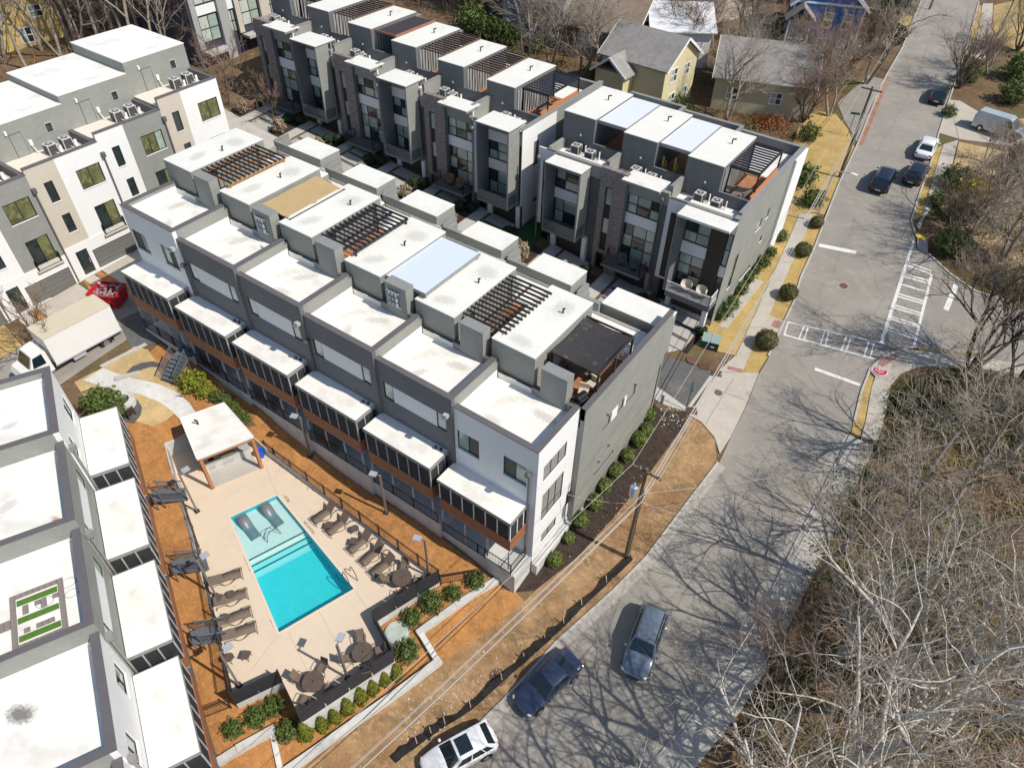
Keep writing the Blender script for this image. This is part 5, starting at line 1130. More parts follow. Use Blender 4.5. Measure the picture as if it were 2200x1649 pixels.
kb(.0,3.3,.0,.75,DZ+.03,DZ+.85,CONCW,'kitchen_counter'); kb(-.05,3.35,-.05,.8,DZ+.85,DZ+.92,mat('granite_top',(.42,.43,.42),.3,var=.2,vscale=8),'worktop')
kb(1.3,2.2,-.04,.72,DZ+.92,DZ+1.2,mat('grill_steel',(.33,.33,.33),.25,metal=.8),'grill'); kb(.3,.75,-.02,.01,DZ+.25,DZ+.7,GREYW,'cabinet_door'); kb(1.3,2.1,-.02,.01,DZ+.2,DZ+.6,GREYW,'cabinet_door'); kb(.45,.85,.2,.55,DZ+.921,DZ+.93,DARK,'sink')
m = MB(); vx = (-24.2,-6.6); m.cyl(*vx,2.56,2.9,.06,.06,8); m.beam((*vx,2.9),(vx[0]-.15,vx[1]-.1,3.0),.1,.1); obj('vent_pipe', m, DARK, rf)
def bin_(c, col, lab, r=.27, hh=.75):
    t = thing('bin', lab, 'bin', (*c,DZ)); m = MB(); m.cyl(0,0,0,hh,r*.85,r,18); obj('bucket', m, col, t); m = MB(); m.cyl(0,0,hh,hh+.02,r*1.04,r*1.04,18); obj('rim', m, col, t)
bin_((-21.30,-4.43), mat('blue_plastic',(.01,.10,.62),.4), 'bright blue bin beside the pavilion post'); bin_((-21.22,-3.81), mat('teal_grey_plastic',(.18,.30,.36),.45), 'grey blue tub with a hose beside the iron fence corner', .34, .5)
# ---------------------------------------------------------------- lamps
LAMP = None
def lamp(c, az_, label, z0=DZ, hh=4.2):
    global LAMP
    if LAMP is None:
        t = thing('lamp_post', label, 'lamp post', (*c,z0), az_, 'lamp posts round the pool deck'); pm = mat('taupe_pole',(.20,.165,.14),.5)
        m = MB(); m.box(-.16,.16,-.16,.16,0,.1); obj('base', m, DARK, t); m = MB(); m.box(-.06,.06,-.06,.06,.1,hh); obj('pole', m, pm, t)
        m = MB(); m.beam((0,0,hh-.08),(.3,0,hh-.04),.06,.06); obj('arm', m, pm, t); m = MB(); m.box(.22,.72,-.2,.2,hh-.05,hh+.03); obj('lamp_head', m, mat('lamp_housing',(.36,.38,.42),.4), t)
        LAMP = t; return t
    return dup(LAMP, (*c,z0), az_, label)
lamp((-10.27,-2.77), R(200), 'lamp post on the straw strip between the iron fence and the middle row', h(*(-10.27,-2.77))); lamp((-17.83,-2.58), R(200), 'lamp post on the straw strip nearest the pavilion', h(*(-17.83,-2.58)))
lamp((-4.75,-4.75), R(200), 'lamp post at the deck corner near the corner house'); lamp((-4.26,-12.57), R(110), 'lamp post standing over the two near patio tables'); lamp((-8.97,-16.52), R(80), 'lamp post in the bottom left corner of the deck'); lamp((-14.63,-13.69), R(80), 'lamp post beside the first lounger on the left'); lamp((-20.98,-10.34), R(80), 'lamp post on the left fence near the pavilion')
# ---------------------------------------------------------------- garden walls, steps, fire pit
def gwall(pts, label, hh=.35, th=.3):
    t = thing('retaining_wall', label, 'retaining wall', (0,0,0)); m = MB()
    for a, b in zip(pts, pts[1:]):
        d = (Vector(b)-Vector(a)).normalized(); n_ = Vector((-d.y,d.x))*th/2; e = d*th/2
        A, B = Vector(a)-e, Vector(b)+e; top = (h(*a)+h(*b))/2
        P4 = [A-n_, B-n_, B+n_, A+n_]; za, zb = h(*a)+hh, h(*b)+hh
        m.add([(q.x,q.y,(za,zb,zb,za)[i]-1.9) for i,q in enumerate(P4)]+[(q.x,q.y,(za,zb,zb,za)[i]) for i,q in enumerate(P4)], [(3,2,1,0),(4,5,6,7),(0,1,5,4),(1,2,6,5),(2,3,7,6),(3,0,4,7)])
    obj('wall', m, CONCW, t); return t
gwall([(-4.38,-18.25),(-3.47,-15.56),(-2.76,-13.27),(-2.01,-10.85),(-1.24,-8.21)], 'long pale concrete wall below the row of small conifers', .45, .42)
gwall([(-1.24,-8.21),(-3.23,-7.56)], 'short pale return wall above the straw slope', .4, .35); gwall([(-3.23,-7.56),(-2.35,-4.75),(-1.32,-1.88)], 'pale concrete wall below the shrubs beside the corner house', .35, .4)
gwall([(-7.71,-20.53),(-6.86,-18.54),(-6.20,-16.94)], 'pale concrete wall at the bottom left below the shrubs', .45, .42); gwall([(-6.20,-16.94),(-4.35,-18.08)], 'low brown edged wall running down from the bottom left wall', .2, .3)
STEPG = mat('grey_painted_steps', (.12,.135,.155), .65, var=.15, vscale=2)
def stair(c, rz, z0, label, n=6, wd=1.3, ld=1.2):
    t = thing('porch_stair', label, 'stairs', (*c,z0), rz, 'grey timber stairs down from the porches')
    for i in range(n): m = MB(); m.box(i*.28,i*.28+.3,-wd/2,wd/2,.18*(n-i)-.05,.18*(n-i)); obj('tread', m, STEPG, t)
    for s in (-1,1):
        m = MB(); m.beam((-.1,s*wd/2,.18*n-.05),(n*.28,s*wd/2,.05),.05,.22); m.beam((-.1,s*wd/2,.18*n+.9),(n*.28,s*wd/2,.95),.07,.06)
        for q in range(0,n*3): x = q*.28/3; m.box(x-.015,x+.015,s*wd/2-.015,s*wd/2+.015,.18*n-.64*x,.18*n-.64*x+.9)
        obj('handrail', m, STEPG, t)
    m = MB(); m.box(-ld,0,-wd/2,wd/2,.18*n-.04,.18*n+.04)
    for s in (-1,1): m.box(-ld,-ld+.06,s*wd/2-.03,s*wd/2+.03,-.6,.18*n+1); m.box(-.06,0,s*wd/2-.03,s*wd/2+.03,-.6,.18*n+1)
    obj('landing', m, STEPG, t)
q = (-30.45,-3.37); stair(q, R(-75), h(*q), 'grey timber stair at the far end of the middle row', 6)
for lx, ly, lb in ((-4.7,-2.85,'grey timber stair of the near row facing the pavilion side of the pool'),(-10.4,-2.85,'grey timber stair of the near row opposite the pool steps'),(-15.4,-2.85,'grey timber stair of the near row opposite the last lounger')):
    p = blw(lx, ly, 0); stair(p[:2], BLP-R(90), h(p[0],p[1])-.05, lb, 5, 1.0, .5)
q = (-31.21,-8.25); t = thing('fire_pit', 'round pale concrete fire pit on dark gravel', 'fire pit', (*q,h(*q)))
m = MB(); n = 28
for i in range(n):
    a, b = 2*math.pi*i/n, 2*math.pi*(i+1)/n; ro, ri = .95, .55
    m.add([(ro*math.cos(a),ro*math.sin(a),0),(ro*math.cos(b),ro*math.sin(b),0),(ro*math.cos(b),ro*math.sin(b),.5),(ro*math.cos(a),ro*math.sin(a),.5),(ri*math.cos(a),ri*math.sin(a),.5),(ri*math.cos(b),ri*math.sin(b),.5),(ri*math.cos(a),ri*math.sin(a),.1),(ri*math.cos(b),ri*math.sin(b),.1)],[(0,1,2,3),(3,2,5,4),(4,5,7,6)])
obj('ring', m, CONCW, t); m = MB(); m.cyl(0,0,.08,.12,.55,.55,20); obj('ash_bed', m, mat('ash',(.10,.085,.075),.95,var=.5,vscale=8), t)
q = (-30.06,-8.55); t = thing('garden_chair', 'dark slatted chair on the gravel beside the fire pit', 'chair', (*q,h(*q)+.05), R(100))
m = MB(); m.box(-.3,.3,-.3,.3,.3,.34); obj('seat', m, BROWNP, t)
for s in range(5): m = MB(); m.box(-.28+.12*s,-.19+.12*s,-.36,-.32,.34,.95); obj('slat', m, BROWNP, t)
m = MB(); 
for a_,b_2 in ((-1,-1),(1,-1),(1,1),(-1,1)): m.box(a_*.3-.03,a_*.3+.03,b_2*.28-.03,b_2*.28+.03,0,.5)
obj('leg', m, BROWNP, t)
q = (-4.29,-8.47); t = thing('tank_lid', 'round pale green tank lid beside the shrubs', 'tank lid', (*q,h(*q))); m = MB(); m.cyl(0,0,-.1,.35,.78,.75,28); obj('drum', m, mat('pale_green_concrete',(.42,.48,.44),.7,var=.25,vscale=2), t); m = MB(); m.cyl(0,0,.35,.4,.7,.66,28); obj('lid', m, MATS['pale_green_concrete'], t)

# ---------------------------------------------------------------- vehicles
TYRE = mat('tyre_rubber', (.02,.02,.02), .8); RIM = mat('alloy_rim', (.45,.45,.46), .25, metal=.9)
CGL = mat('car_glass', (.012,.022,.03), .03, spec=.9); HL = mat('headlight_lens', (.6,.62,.62), .1, spec=.8); TLR = mat('red_taillight', (.35,.01,.015), .2, spec=.7); CPL = mat('black_car_plastic', (.02,.02,.022), .6)
def car(label, c, heading, paint, L=4.6, Wd=1.82, H=1.45, style='sedan', sunroof=False, rails=False, z=None, cat='car', name='parked_car'):
    z = h(*c)+.055 if z is None else z
    t = thing(name, label, cat, (c[0],c[1],z), heading, 'cars on the street')
    dzx = (h(c[0]+math.cos(heading)*1.5,c[1]+math.sin(heading)*1.5)-h(c[0]-math.cos(heading)*1.5,c[1]-math.sin(heading)*1.5))/3
    t.rotation_euler = (0,-math.atan(dzx),heading)
    w = Wd/2; F_ = L/2
    if style == 'sedan': belt=.92; hood=.86; trunk=.98; ws0,ws1 = .21*L,.03*L; rs0,rs1 = -.40*L,-.20*L
    elif style == 'suv': belt=1.02; hood=1.0; trunk=1.08; ws0,ws1 = .23*L,.07*L; rs0,rs1 = -.485*L,-.40*L
    else: belt=1.0; hood=.95; trunk=1.05; ws0,ws1 = .22*L,.05*L; rs0,rs1 = -.47*L,-.34*L
    # body shell : stations (x, half width, floor z, shoulder z)
    st = [(F_,w*.62,.34,.56),(F_-.08,w*.80,.26,.66),(F_-.3,w*.93,.22,.76),(F_-.75,w*.985,.20,hood-.06),(ws0+.25,w,.20,hood),(ws0,w,.20,belt),(0,w,.20,belt+.01),(rs1,w,.20,belt+.03),(rs0+.12,w*.99,.20,trunk),(-F_+.28,w*.95,.24,trunk-.03),(-F_+.07,w*.84,.30,trunk-.12),(-F_,w*.70,.40,trunk-.3)]
    vs=[]; n=12
    for x,hw,z0,z1 in st:
        zm=(z0+z1)/2
        ring=[(-hw*.8,z0),(hw*.8,z0),(hw*.96,z0+.1),(hw,zm),(hw*.985,z1-.12),(hw*.93,z1-.03),(hw*.7,z1+.025),(0,z1+.05),(-hw*.7,z1+.025),(-hw*.93,z1-.03),(-hw*.985,z1-.12),(-hw,zm)]
        vs += [(x,y,zz) for y,zz in ring]
    m=MB(); fs=[(i*n+j,(i+1)*n+j,(i+1)*n+(j+1)%n,i*n+(j+1)%n) for i in range(len(st)-1) for j in range(n)]+[tuple(range(n)),tuple(range((len(st)-1)*n,len(st)*n))[::-1]]
    m.add(vs,fs); body=obj('body',m,paint,t,True)
    md=body.modifiers.new('sub','SUBSURF'); md.levels=1; md.render_levels=1
    # greenhouse: glass core with painted roof and pillars
    wb, wt = w*.93, w*.74; rz = H; bz0 = belt-.04
    g=MB(); B=[(ws0,wb),(rs0,wb),(rs0,-wb),(ws0,-wb)]; T_=[(ws1,wt),(rs1,wt),(rs1,-wt),(ws1,-wt)]
    def quadpart(nm, pts, mt, off=0):
        q=MB(); q.add(pts,[(0,1,2,3)]); return obj(nm,q,mt,t)
    pad=.06
    core=MB(); core.add([(x,y*.985,bz0) for x,y in B]+[(x,y*.985,rz-.05) for x,y in T_],[(0,1,5,4),(1,2,6,5),(2,3,7,6),(3,0,4,7),(4,5,6,7)]); obj('cabin',core,paint,t)
    def face(a,b,c_,d,i0,i1,j0,j1,nm,mt,o=.012):
        a,b,c_,d=[Vector(v) for v in (a,b,c_,d)]; P=lambda u,v:(a.lerp(b,u)).lerp(d.lerp(c_,u),v); nn=(b-a).cross(d-a).normalized(); ctr=(a+c_)/2
        if nn.dot(ctr-Vector((0,0,1.0)))<0: nn=-nn
        q=MB(); q.add([P(i0,j0)+nn*o,P(i1,j0)+nn*o,P(i1,j1)+nn*o,P(i0,j1)+nn*o],[(0,1,2,3)]); return obj(nm,q,mt,t)
    b3=[Vector((x,y*.985,bz0)) for x,y in B]; t3=[Vector((x,y*.985,rz-.05)) for x,y in T_]
    face(b3[3],b3[0],t3[0],t3[3],.05,.95,.1,.97,'windshield',CGL); face(b3[1],b3[2],t3[2],t3[1],.08,.92,.25,.93,'rear_window',CGL)
    for (i,j) in ((0,1),(3,2)):
        cuts = [(.12,.46),(.49,.80)] if style=='sedan' else [(.13,.44),(.47,.74),(.77,.93)]
        for u0,u1 in cuts: face(b3[i],b3[j],t3[j],t3[i],u0,u1,.14,.9,'side_window',CGL)
    r=MB(); rv=[]; nx_=8
    for i in range(nx_+1):
        x=ws1+(rs1-ws1)*i/nx_; e=math.sin(math.pi*min(1,max(0,i/nx_)))
        for y,dz in ((-wt*1.0,-.05),(-wt*.8,.0),(0,.03),(wt*.8,.0),(wt*1.0,-.05)): rv.append((x,y,rz-.02+dz+.02*e))
    r.add(rv,[(i*5+j,(i+1)*5+j,(i+1)*5+j+1,i*5+j+1) for i in range(nx_) for j in range(4)]); ro=obj('roof',r,paint,t,True)
    if sunroof: q=MB(); q.box(ws1-.95,ws1-.15,-wt*.72,wt*.72,rz+.012,rz+.035); obj('sunroof',q,CGL,ro)
    if rails:
        for s in (-1,1): q=MB(); q.tube((ws1-.1,s*wt*.92,rz+.03),(rs1+.1,s*wt*.92,rz+.03),.025,.025,6); obj('roof_rail',q,RIM if rails==2 else CPL,ro)
    wr=.34 if style!='sedan' else .32
    for sx in (.31*L,-.285*L):
        for s in (-1,1):
            q=MB(); q.tube((sx,s*(w-.22),wr),(sx,s*(w+.012),wr),wr,wr,22); wl=obj('wheel',q,TYRE,t); q=MB(); q.tube((sx,s*(w+.0),wr),(sx,s*(w+.02),wr),wr*.62,wr*.6,16); obj('rim',q,RIM,wl)
            q=MB(); q.tube((sx,s*(w-.02),wr+.02),(sx,s*(w+.004),wr+.02),wr*1.16,wr*1.16,24); obj('wheel_arch',q,CPL,t)
    for s in (-1,1):
        q=MB(); q.sphere((F_-.27,s*w*.7,.64),.15,.19,.08,10,6); obj('headlight',q,HL,t); q=MB(); q.sphere((-F_+.17,s*w*.72,trunk-.18),.11,.2,.1,10,6); obj('taillight',q,TLR,t)
        q=MB(); q.sphere((ws0-.22,s*(w+.09),belt+.04),.09,.11,.07,8,5); obj('mirror',q,paint,t)
        q=MB(); q.box(-.1,.04,s*w*1.0-.01,s*w*1.0+.012,.66,.69); q.box(-.95,-.81,s*w*1.0-.01,s*w*1.0+.012,.66,.69); obj('door_handle',q,RIM,t)
    q=MB(); q.box(F_-.05,F_+.02,-w*.45,w*.45,.42,.56); obj('grille',q,CPL,t); q=MB(); q.box(-F_-.02,-F_+.03,-.26,.26,.52,.64); obj('licence_plate',q,WHITE,t); q=MB(); q.box(-F_-.03,-F_+.2,-w*.7,w*.7,.3,.4); obj('bumper',q,CPL,t)
    return t
def paint(nm, col, metal=.3): return mat(nm, col, .28, metal=metal, coat=1.0, spec=.5)
car('dark grey wagon driving down the near street', (8.55,.3), R(-80), paint('slate_paint',(.15,.19,.24)), 4.75, 1.86, 1.55, 'suv', rails=1, name='moving_car')
car('dark navy sedan parked at the near kerb', (4.95,-5.2), R(-104), paint('navy_paint',(.035,.05,.10)), 4.7, 1.82, 1.42, 'sedan', sunroof=False)
car('white hatchback with black sunroof at the bottom kerb', (3.0,-11.4), R(-117), paint('white_paint',(.78,.79,.80),.0), 4.5, 1.82, 1.5, 'hatch', sunroof=True)
car('black car with silver roof rails driving up the middle of the far street', (5.75,57.7), R(92), paint('black_blue_paint',(.012,.016,.03)), 4.8, 1.9, 1.65, 'suv', rails=2, name='moving_car')
car('black hatchback parked at the right kerb below the white car', (8.3,60.6), R(88), paint('black_paint',(.010,.012,.02)), 4.4, 1.82, 1.45, 'hatch')
car('white sedan parked at the right kerb near the van driveway', (7.85,66.2), R(92), MATS['white_paint'], 4.7, 1.84, 1.45, 'sedan')
car('dark teal car parked under the tree, farthest up the street', (5.9,79.4), R(94), paint('teal_black_paint',(.015,.03,.035)), 4.5, 1.8, 1.48, 'hatch')
def loft(st, n_mat): pass
# van in the driveway
VS = paint('silver_van_paint',(.50,.54,.55),.2); vc = (13.51,74.43)
t = thing('parked_van', 'pale silver van in the driveway on the right', 'van', (*vc,h(*vc)+.1), R(-10), 'vehicles off the street')
def van_body(L,w,prof,nm,mt,par):
    m=MB(); n=len(prof); vs=[(x,-w*k,z) for x,z,k in prof]+[(x,w*k,z) for x,z,k in prof]
    m.add(vs,[tuple(range(n)),tuple(range(2*n-1,n-1,-1))]+[(i,i+n,(i+1)%n+n,(i+1)%n) for i in range(n)]); return obj(nm,m,mt,par)
van_body(5.5,.98,[(-2.7,.35,1),(2.5,.35,1),(2.7,.6,.95),(2.6,.95,.95),(1.75,1.15,.97),(-2.7,1.15,1)],'body',VS,t)
van_body(5.5,.9,[(-2.68,1.15,1.08),(1.75,1.15,1.06),(1.05,1.95,.9),(.8,2.08,.86),(-2.5,2.08,.86),(-2.66,1.95,.9)],'cabin',VS,t)
m=MB(); m.add([(1.80,-.8,1.2),(1.80,.8,1.2),(1.12,.72,1.92),(1.12,-.72,1.92)],[(0,1,2,3)]); obj('windshield',m,CGL,t)
for s in (-1,1):
    m=MB(); m.add([(.55,s*.985,1.22),(1.45,s*.975,1.22),(1.0,s*.85,1.85),(.55,s*.86,1.85)],[(0,1,2,3)]); obj('side_window',m,CGL,t)
    for x in (-1.7,1.75): m=MB(); m.tube((x,s*.75,.36),(x,s*1.0,.36),.36,.36,20); wl=obj('wheel',m,TYRE,t); m=MB(); m.tube((x,s*.98,.36),(x,s*1.02,.36),.2,.2,14); obj('rim',m,RIM,wl)
    m=MB(); m.box(-2.73,-2.69,s*.75-.1,s*.75+.1,.9,1.6); obj('taillight',m,TLR,t); m=MB(); m.sphere((1.35,s*1.15,1.25),.08,.12,.12,8,5); obj('mirror',m,CPL,t)
m=MB(); m.add([(-2.72,-.7,1.3),(-2.72,.7,1.3),(-2.69,.65,1.85),(-2.69,-.65,1.85)],[(0,1,2,3)]); obj('rear_window',m,CGL,t); m=MB(); m.box(-2.85,-2.68,-.9,.9,.35,.5); obj('bumper',m,CPL,t)
# box truck in the lane
tz = 2.15
t = thing('box_truck', 'white box truck parked in the lane, its cab cut by the roof', 'truck', (-38.3,-6.7,tz), R(-91.5), 'vehicles off the street')
TW = mat('truck_white',(.76,.76,.74),.45,var=.03); TRF = mat('tan_truck_roof',(.60,.53,.40),.6,var=.06,vscale=1)
m=MB(); m.box(-2.7,2.55,-1.15,1.15,.95,3.35); obj('cargo_box',m,TW,t); m=MB(); m.box(-2.72,2.57,-1.17,1.17,3.35,3.4); obj('box_roof',m,TRF,t)
m=MB(); m.box(-2.76,2.6,-1.19,-1.14,.86,.98); m.box(-2.76,2.6,1.14,1.19,.86,.98); m.box(-2.78,-2.7,-1.15,1.15,.8,1.0); obj('lower_rail',m,GREYW,t)
m=MB(); m.box(-2.6,4.2,-.45,.45,.55,.85); obj('chassis',m,CPL,t)
van_body(2,1.0,[(2.75,.55,1),(4.9,.55,1),(5.0,.9,.97),(4.75,1.3,.97),(4.2,1.45,.96),(3.75,2.35,.85),(2.9,2.45,.85),(2.75,2.3,.88)],'cab',TW,t)
m=MB(); m.add([(4.25,-.82,1.48),(4.25,.82,1.48),(3.82,.75,2.28),(3.82,-.75,2.28)],[(0,1,2,3)]); obj('windshield',m,CGL,t)
for s in (-1,1):
    m=MB(); m.add([(3.05,s*.98,1.4),(4.0,s*.98,1.45),(3.75,s*.88,2.2),(3.05,s*.88,2.25)],[(0,1,2,3)]); obj('side_window',m,CGL,t)
    for x in (-1.3,3.9): m=MB(); m.tube((x,s*.75,.48),(x,s*1.12,.48),.48,.48,24); wl=obj('wheel',m,TYRE,t); m=MB(); m.tube((x,s*1.1,.48),(x,s*1.14,.48),.27,.25,16); obj('rim',m,RIM,wl)
    m=MB(); m.box(-1.95,-1.9,s*.75,s*1.1,.2,.85); obj('mud_flap',m,CPL,t); m=MB(); m.box(.3,1.3,s*.6,s*1.05,.4,.85); obj('side_locker',m,GREYW,t)
# red dumpster
dq = (-41.27,-2.19); t = thing('dumpster', 'red open dumpster full of rubbish by the garages', 'dumpster', (*dq,h(*dq)+.05), R(28))
RED = mat('red_steel',(.52,.02,.035),.5,var=.2,vscale=2)
def trough(x0,x1,w0,w1,z0,z1,nm,mt):
    m=MB(); th=.05
    for a,b,c_,d in (((x0,-w0),(x1,-w0),(x1+.15,-w1),(x0-.3,-w1)),((x1,-w0),(x1,w0),(x1+.15,w1),(x1+.15,-w1)),((x1,w0),(x0,w0),(x0-.3,w1),(x1+.15,w1)),((x0,w0),(x0,-w0),(x0-.3,-w1),(x0-.3,w1))): m.add([(*a,z0),(*b,z0),(*c_,z1),(*d,z1)],[(0,1,2,3)])
    m.add([(x0,-w0,z0),(x1,-w0,z0),(x1,w0,z0),(x0,w0,z0)],[(0,3,2,1)]); return obj(nm,m,mt,t)
trough(-1.0,1.0,.75,.95,.1,1.35,'bin',RED)
for s in (-1,1):
    for q in range(5): m=MB(); m.box(-.95+q*.45,-.87+q*.45,s*.85,s*.93,.2,1.3); obj('rib',m,RED,t)
m=MB(); m.box(-1.32,1.18,-1.0,-.93,1.3,1.38); m.box(-1.32,1.18,.93,1.0,1.3,1.38); m.box(-1.34,-1.27,-.93,.93,1.3,1.38); m.box(1.11,1.18,-.93,.93,1.3,1.38); obj('rim',m,RED,t)
m=MB(); rr=random.Random(3)
for q in range(60):
    x,y=rr.uniform(-1.1,1.0),rr.uniform(-.8,.8); s=rr.uniform(.08,.2); m.sphere((x,y,1.05+rr.uniform(0,.3)),s,s*.8,s*.6,6,4,.3)
o=obj('rubbish',m,mat('mixed_rubbish',(.45,.42,.45),.8,var=.9,vscale=7,stain=(.35,.03,.06),sscale=3,sth=(.5,.6)),t)
# ---------------------------------------------------------------- poles, wires, signs
WOOD = mat('weathered_pole',(.17,.13,.09),.85,var=.3,vscale=2); WIRE = mat('wire',(.42,.41,.39),.5)
def pole(c, hh, label, tr=False, arms=1, r=.15):
    t = thing('utility_pole', label, 'utility pole', (*c,h(*c)-.1)); m=MB(); m.tube((0,0,0),(0,0,hh),r,r*.68,10); obj('pole',m,WOOD,t)
    for q in range(arms):
        m=MB(); m.box(-.06,.06,-1.0,1.0,hh-.35-q*.7,hh-.23-q*.7); ca=obj('crossarm',m,WOOD,t); ca.rotation_euler=(0,0,R(90))
        for y in (-.9,-.4,.4,.9): m=MB(); m.cyl(0,y,hh-.23-q*.7,hh-.05-q*.7,.04,.03,8); obj('insulator',m,GREYW,ca)
    if tr: m=MB(); m.cyl(-.42,-.25,hh-2.6,hh-1.7,.24,.24,16); m.sphere((-.42,-.25,hh-1.7),.24,.24,.08,12,4); k_=obj('transformer',m,mat('galvanised',(.42,.48,.54),.35,metal=.4),t); m=MB(); m.cyl(-.42,-.25,hh-1.62,hh-1.4,.04,.03,8); obj('bushing',m,WHITE,k_)
    m=MB(); m.tube((r,0,0),(r*.8,.05,hh-2),.03,.03,5); obj('conduit',m,CPL,t)
    return t
pole((4.72,4.65),9.6,'tall wooden utility pole with grey transformer on the near bank',True,1)
pole((1.6,56.5),9.8,'wooden utility pole on the tan lawn beside the upper street',False,1)
pole((8.35,96.20),7.5,'grey wooden pole with a lamp at the upper right pavement',False,0,.11)
pole((-2.2,108),10,'wooden utility pole at the top of the street on the left kerb',False,1)
pole((-3.0,-32),9.6,'wooden utility pole below the picture carrying the near wires',False,1)
def wire(a, b, sag, label, r=.016, group='overhead wires along the street'):
    m=MB(); n=18; A,B=Vector(a),Vector(b); pts=[]
    for i in range(n+1): p=A.lerp(B,i/n); p.z-=sag*4*(i/n)*(1-i/n); pts.append(p)
    m.path(pts,r,5); tag(obj('overhead_wire',m,WIRE),label,'wire',group)
p0=Vector((4.72,4.65,h(4.72,4.65)-.1)); p1=Vector((1.6,56.5,h(1.6,56.5)-.1)); p2=Vector((-2.2,108,h(-2.2,108)-.1)); pm1=Vector((-3.0,-32,h(-3,-32)-.1))
for nm,a,b in (('from the near pole up to the lawn pole',p0,p1),('from the lawn pole to the top of the street',p1,p2),('from the near pole down past the pool garden',p0,pm1)):
    for q,(dx,z_,r_) in enumerate(((-.9,9.45,.016),(.9,9.45,.016),(.1,7.2,.02),(.15,6.5,.034),(-.12,5.9,.026))):
        wire(a+Vector((dx,0,z_)),b+Vector((dx,0,z_ if b is not p1 else z_)),(.7,.7,.9,1.0,1.1)[q],'%s wire %s' % (('outer top','inner top','thin middle','thick cable','lowest')[q],nm),r_)
wire(p0+Vector((0,0,6.4)),(24,10,6),.8,'slack service wire crossing the near street to the trees'); wire(p0+Vector((0,0,7.2)),(22,22,7),.8,'service wire crossing the street towards the corner trees')
wire(p0+Vector((0,0,6.2)),(.5,3.0,3.6),.3,'short service wire from the near pole to the corner house')
def signpost(c, hh, rz, label, panel, name='street_sign'):
    t=thing(name,label,'sign',(*c,h(*c)),rz); m=MB(); m.cyl(0,0,0,hh,.035,.035,8); obj('post',m,mat('green_steel',(.05,.07,.06),.5),t)
    m=MB(); m.box(*panel); obj('panel',m,mat('dark_green_sign',(.03,.09,.07),.5),t)
signpost((2.5,17.9),2.6,R(110),'thin post with a flat dark panel beside the alley drain',(-.45,.45,-.1,.1,2.55,2.65)); signpost((-0.37,64.87),2.7,R(20),'street name sign on the kerb of the tan lawn',(-.5,.5,-.03,.03,2.55,2.8))
t=thing('street_light','bent arm street light over the upper street','street light',(*(2.25,47.78),h(*(2.25,47.78))),R(0)); m=MB(); m.path([(0,0,0),(0,0,5.2),(.25,0,5.7),(1.5,0,5.9)],.06,8); obj('mast',m,GREYW,t); m=MB(); m.sphere((1.75,0,5.88),.4,.16,.1,12,6); obj('lamp_head',m,WHITE,t)
q=(0.84,25.98); t=thing('utility_box','green metal utility box on the tan lawn','utility box',(*q,h(*q)),R(15)); m=MB(); m.box(-.75,.75,-.6,.6,0,.8); obj('cabinet',m,mat('dark_green_steel',(.03,.06,.045),.5),t)
for s in (-1,1): m=MB(); m.box(s*.38-.36,s*.38+.36,-.62,.62,.8,.86); obj('lid',m,mat('pale_green_steel',(.26,.36,.34),.4),t)
m=MB(); m.box(.1,.4,-.61,-.6,.3,.45); obj('notice',m,WHITE,t)
# silt fence along the bank
sf=[(5.24,4.75),(4.70,2.33),(4.18,0.10),(3.87,-1.55),(3.49,-3.13),(3.06,-4.83),(2.63,-6.62),(2.06,-9.02),(1.40,-10.63),(1.06,-11.50),(0.75,-12.40),(0.28,-13.88)]
t=thing('silt_fence','sagging black silt fence with wooden stakes along the bank','fence',(0,0,0)); rr=random.Random(5)
prev=None
for a,b in zip(sf,sf[1:]):
    for i in range(4):
        p,q_=lerp2(a,b,i/4),lerp2(a,b,(i+1)/4); 
        j0=prev or (0,.45); j1=(rr.uniform(-.12,.12),rr.uniform(.32,.55)); prev=j1
        m=MB(); m.add([(p[0],p[1],h(*p)),(q_[0],q_[1],h(*q_)),(q_[0]-.25+j1[0],q_[1]+.1,h(*q_)+j1[1]),(p[0]-.25+j0[0],p[1]+.1,h(*p)+j0[1])],[(0,1,2,3)]); obj('fabric',m,mat('black_fabric',(.015,.014,.016),.8),t)
    m=MB(); m.beam((a[0]-.1,a[1],h(*a)),(a[0]-.3,a[1]+.1,h(*a)+.75),.05,.05); obj('stake',m,mat('pale_stake',(.45,.38,.28),.8),t)
# white boulders and rubble on the bank
ROCK=mat('white_rock',(.55,.52,.46),.9,var=.35,vscale=3); m=MB(); rr=random.Random(9)
for (cx_,cy_,n_,sp) in (((1.16,-8.55)+(90,2.2)),((0.19,-11.52)+(60,1.6)),((1.83,16.52)+(70,1.2))):
    for q in range(n_):
        x,y=cx_+rr.gauss(0,sp*.5),cy_+rr.gauss(0,sp*.7); s=rr.uniform(.025,.085); m.sphere((x,y,h(x,y)+.04+s*.2),s,s*rr.uniform(.6,1),s*.6,6,4,.25)
o=obj('rubble',m,ROCK); tag(o,'scattered white rubble on the clay bank','rubble',kind='stuff')
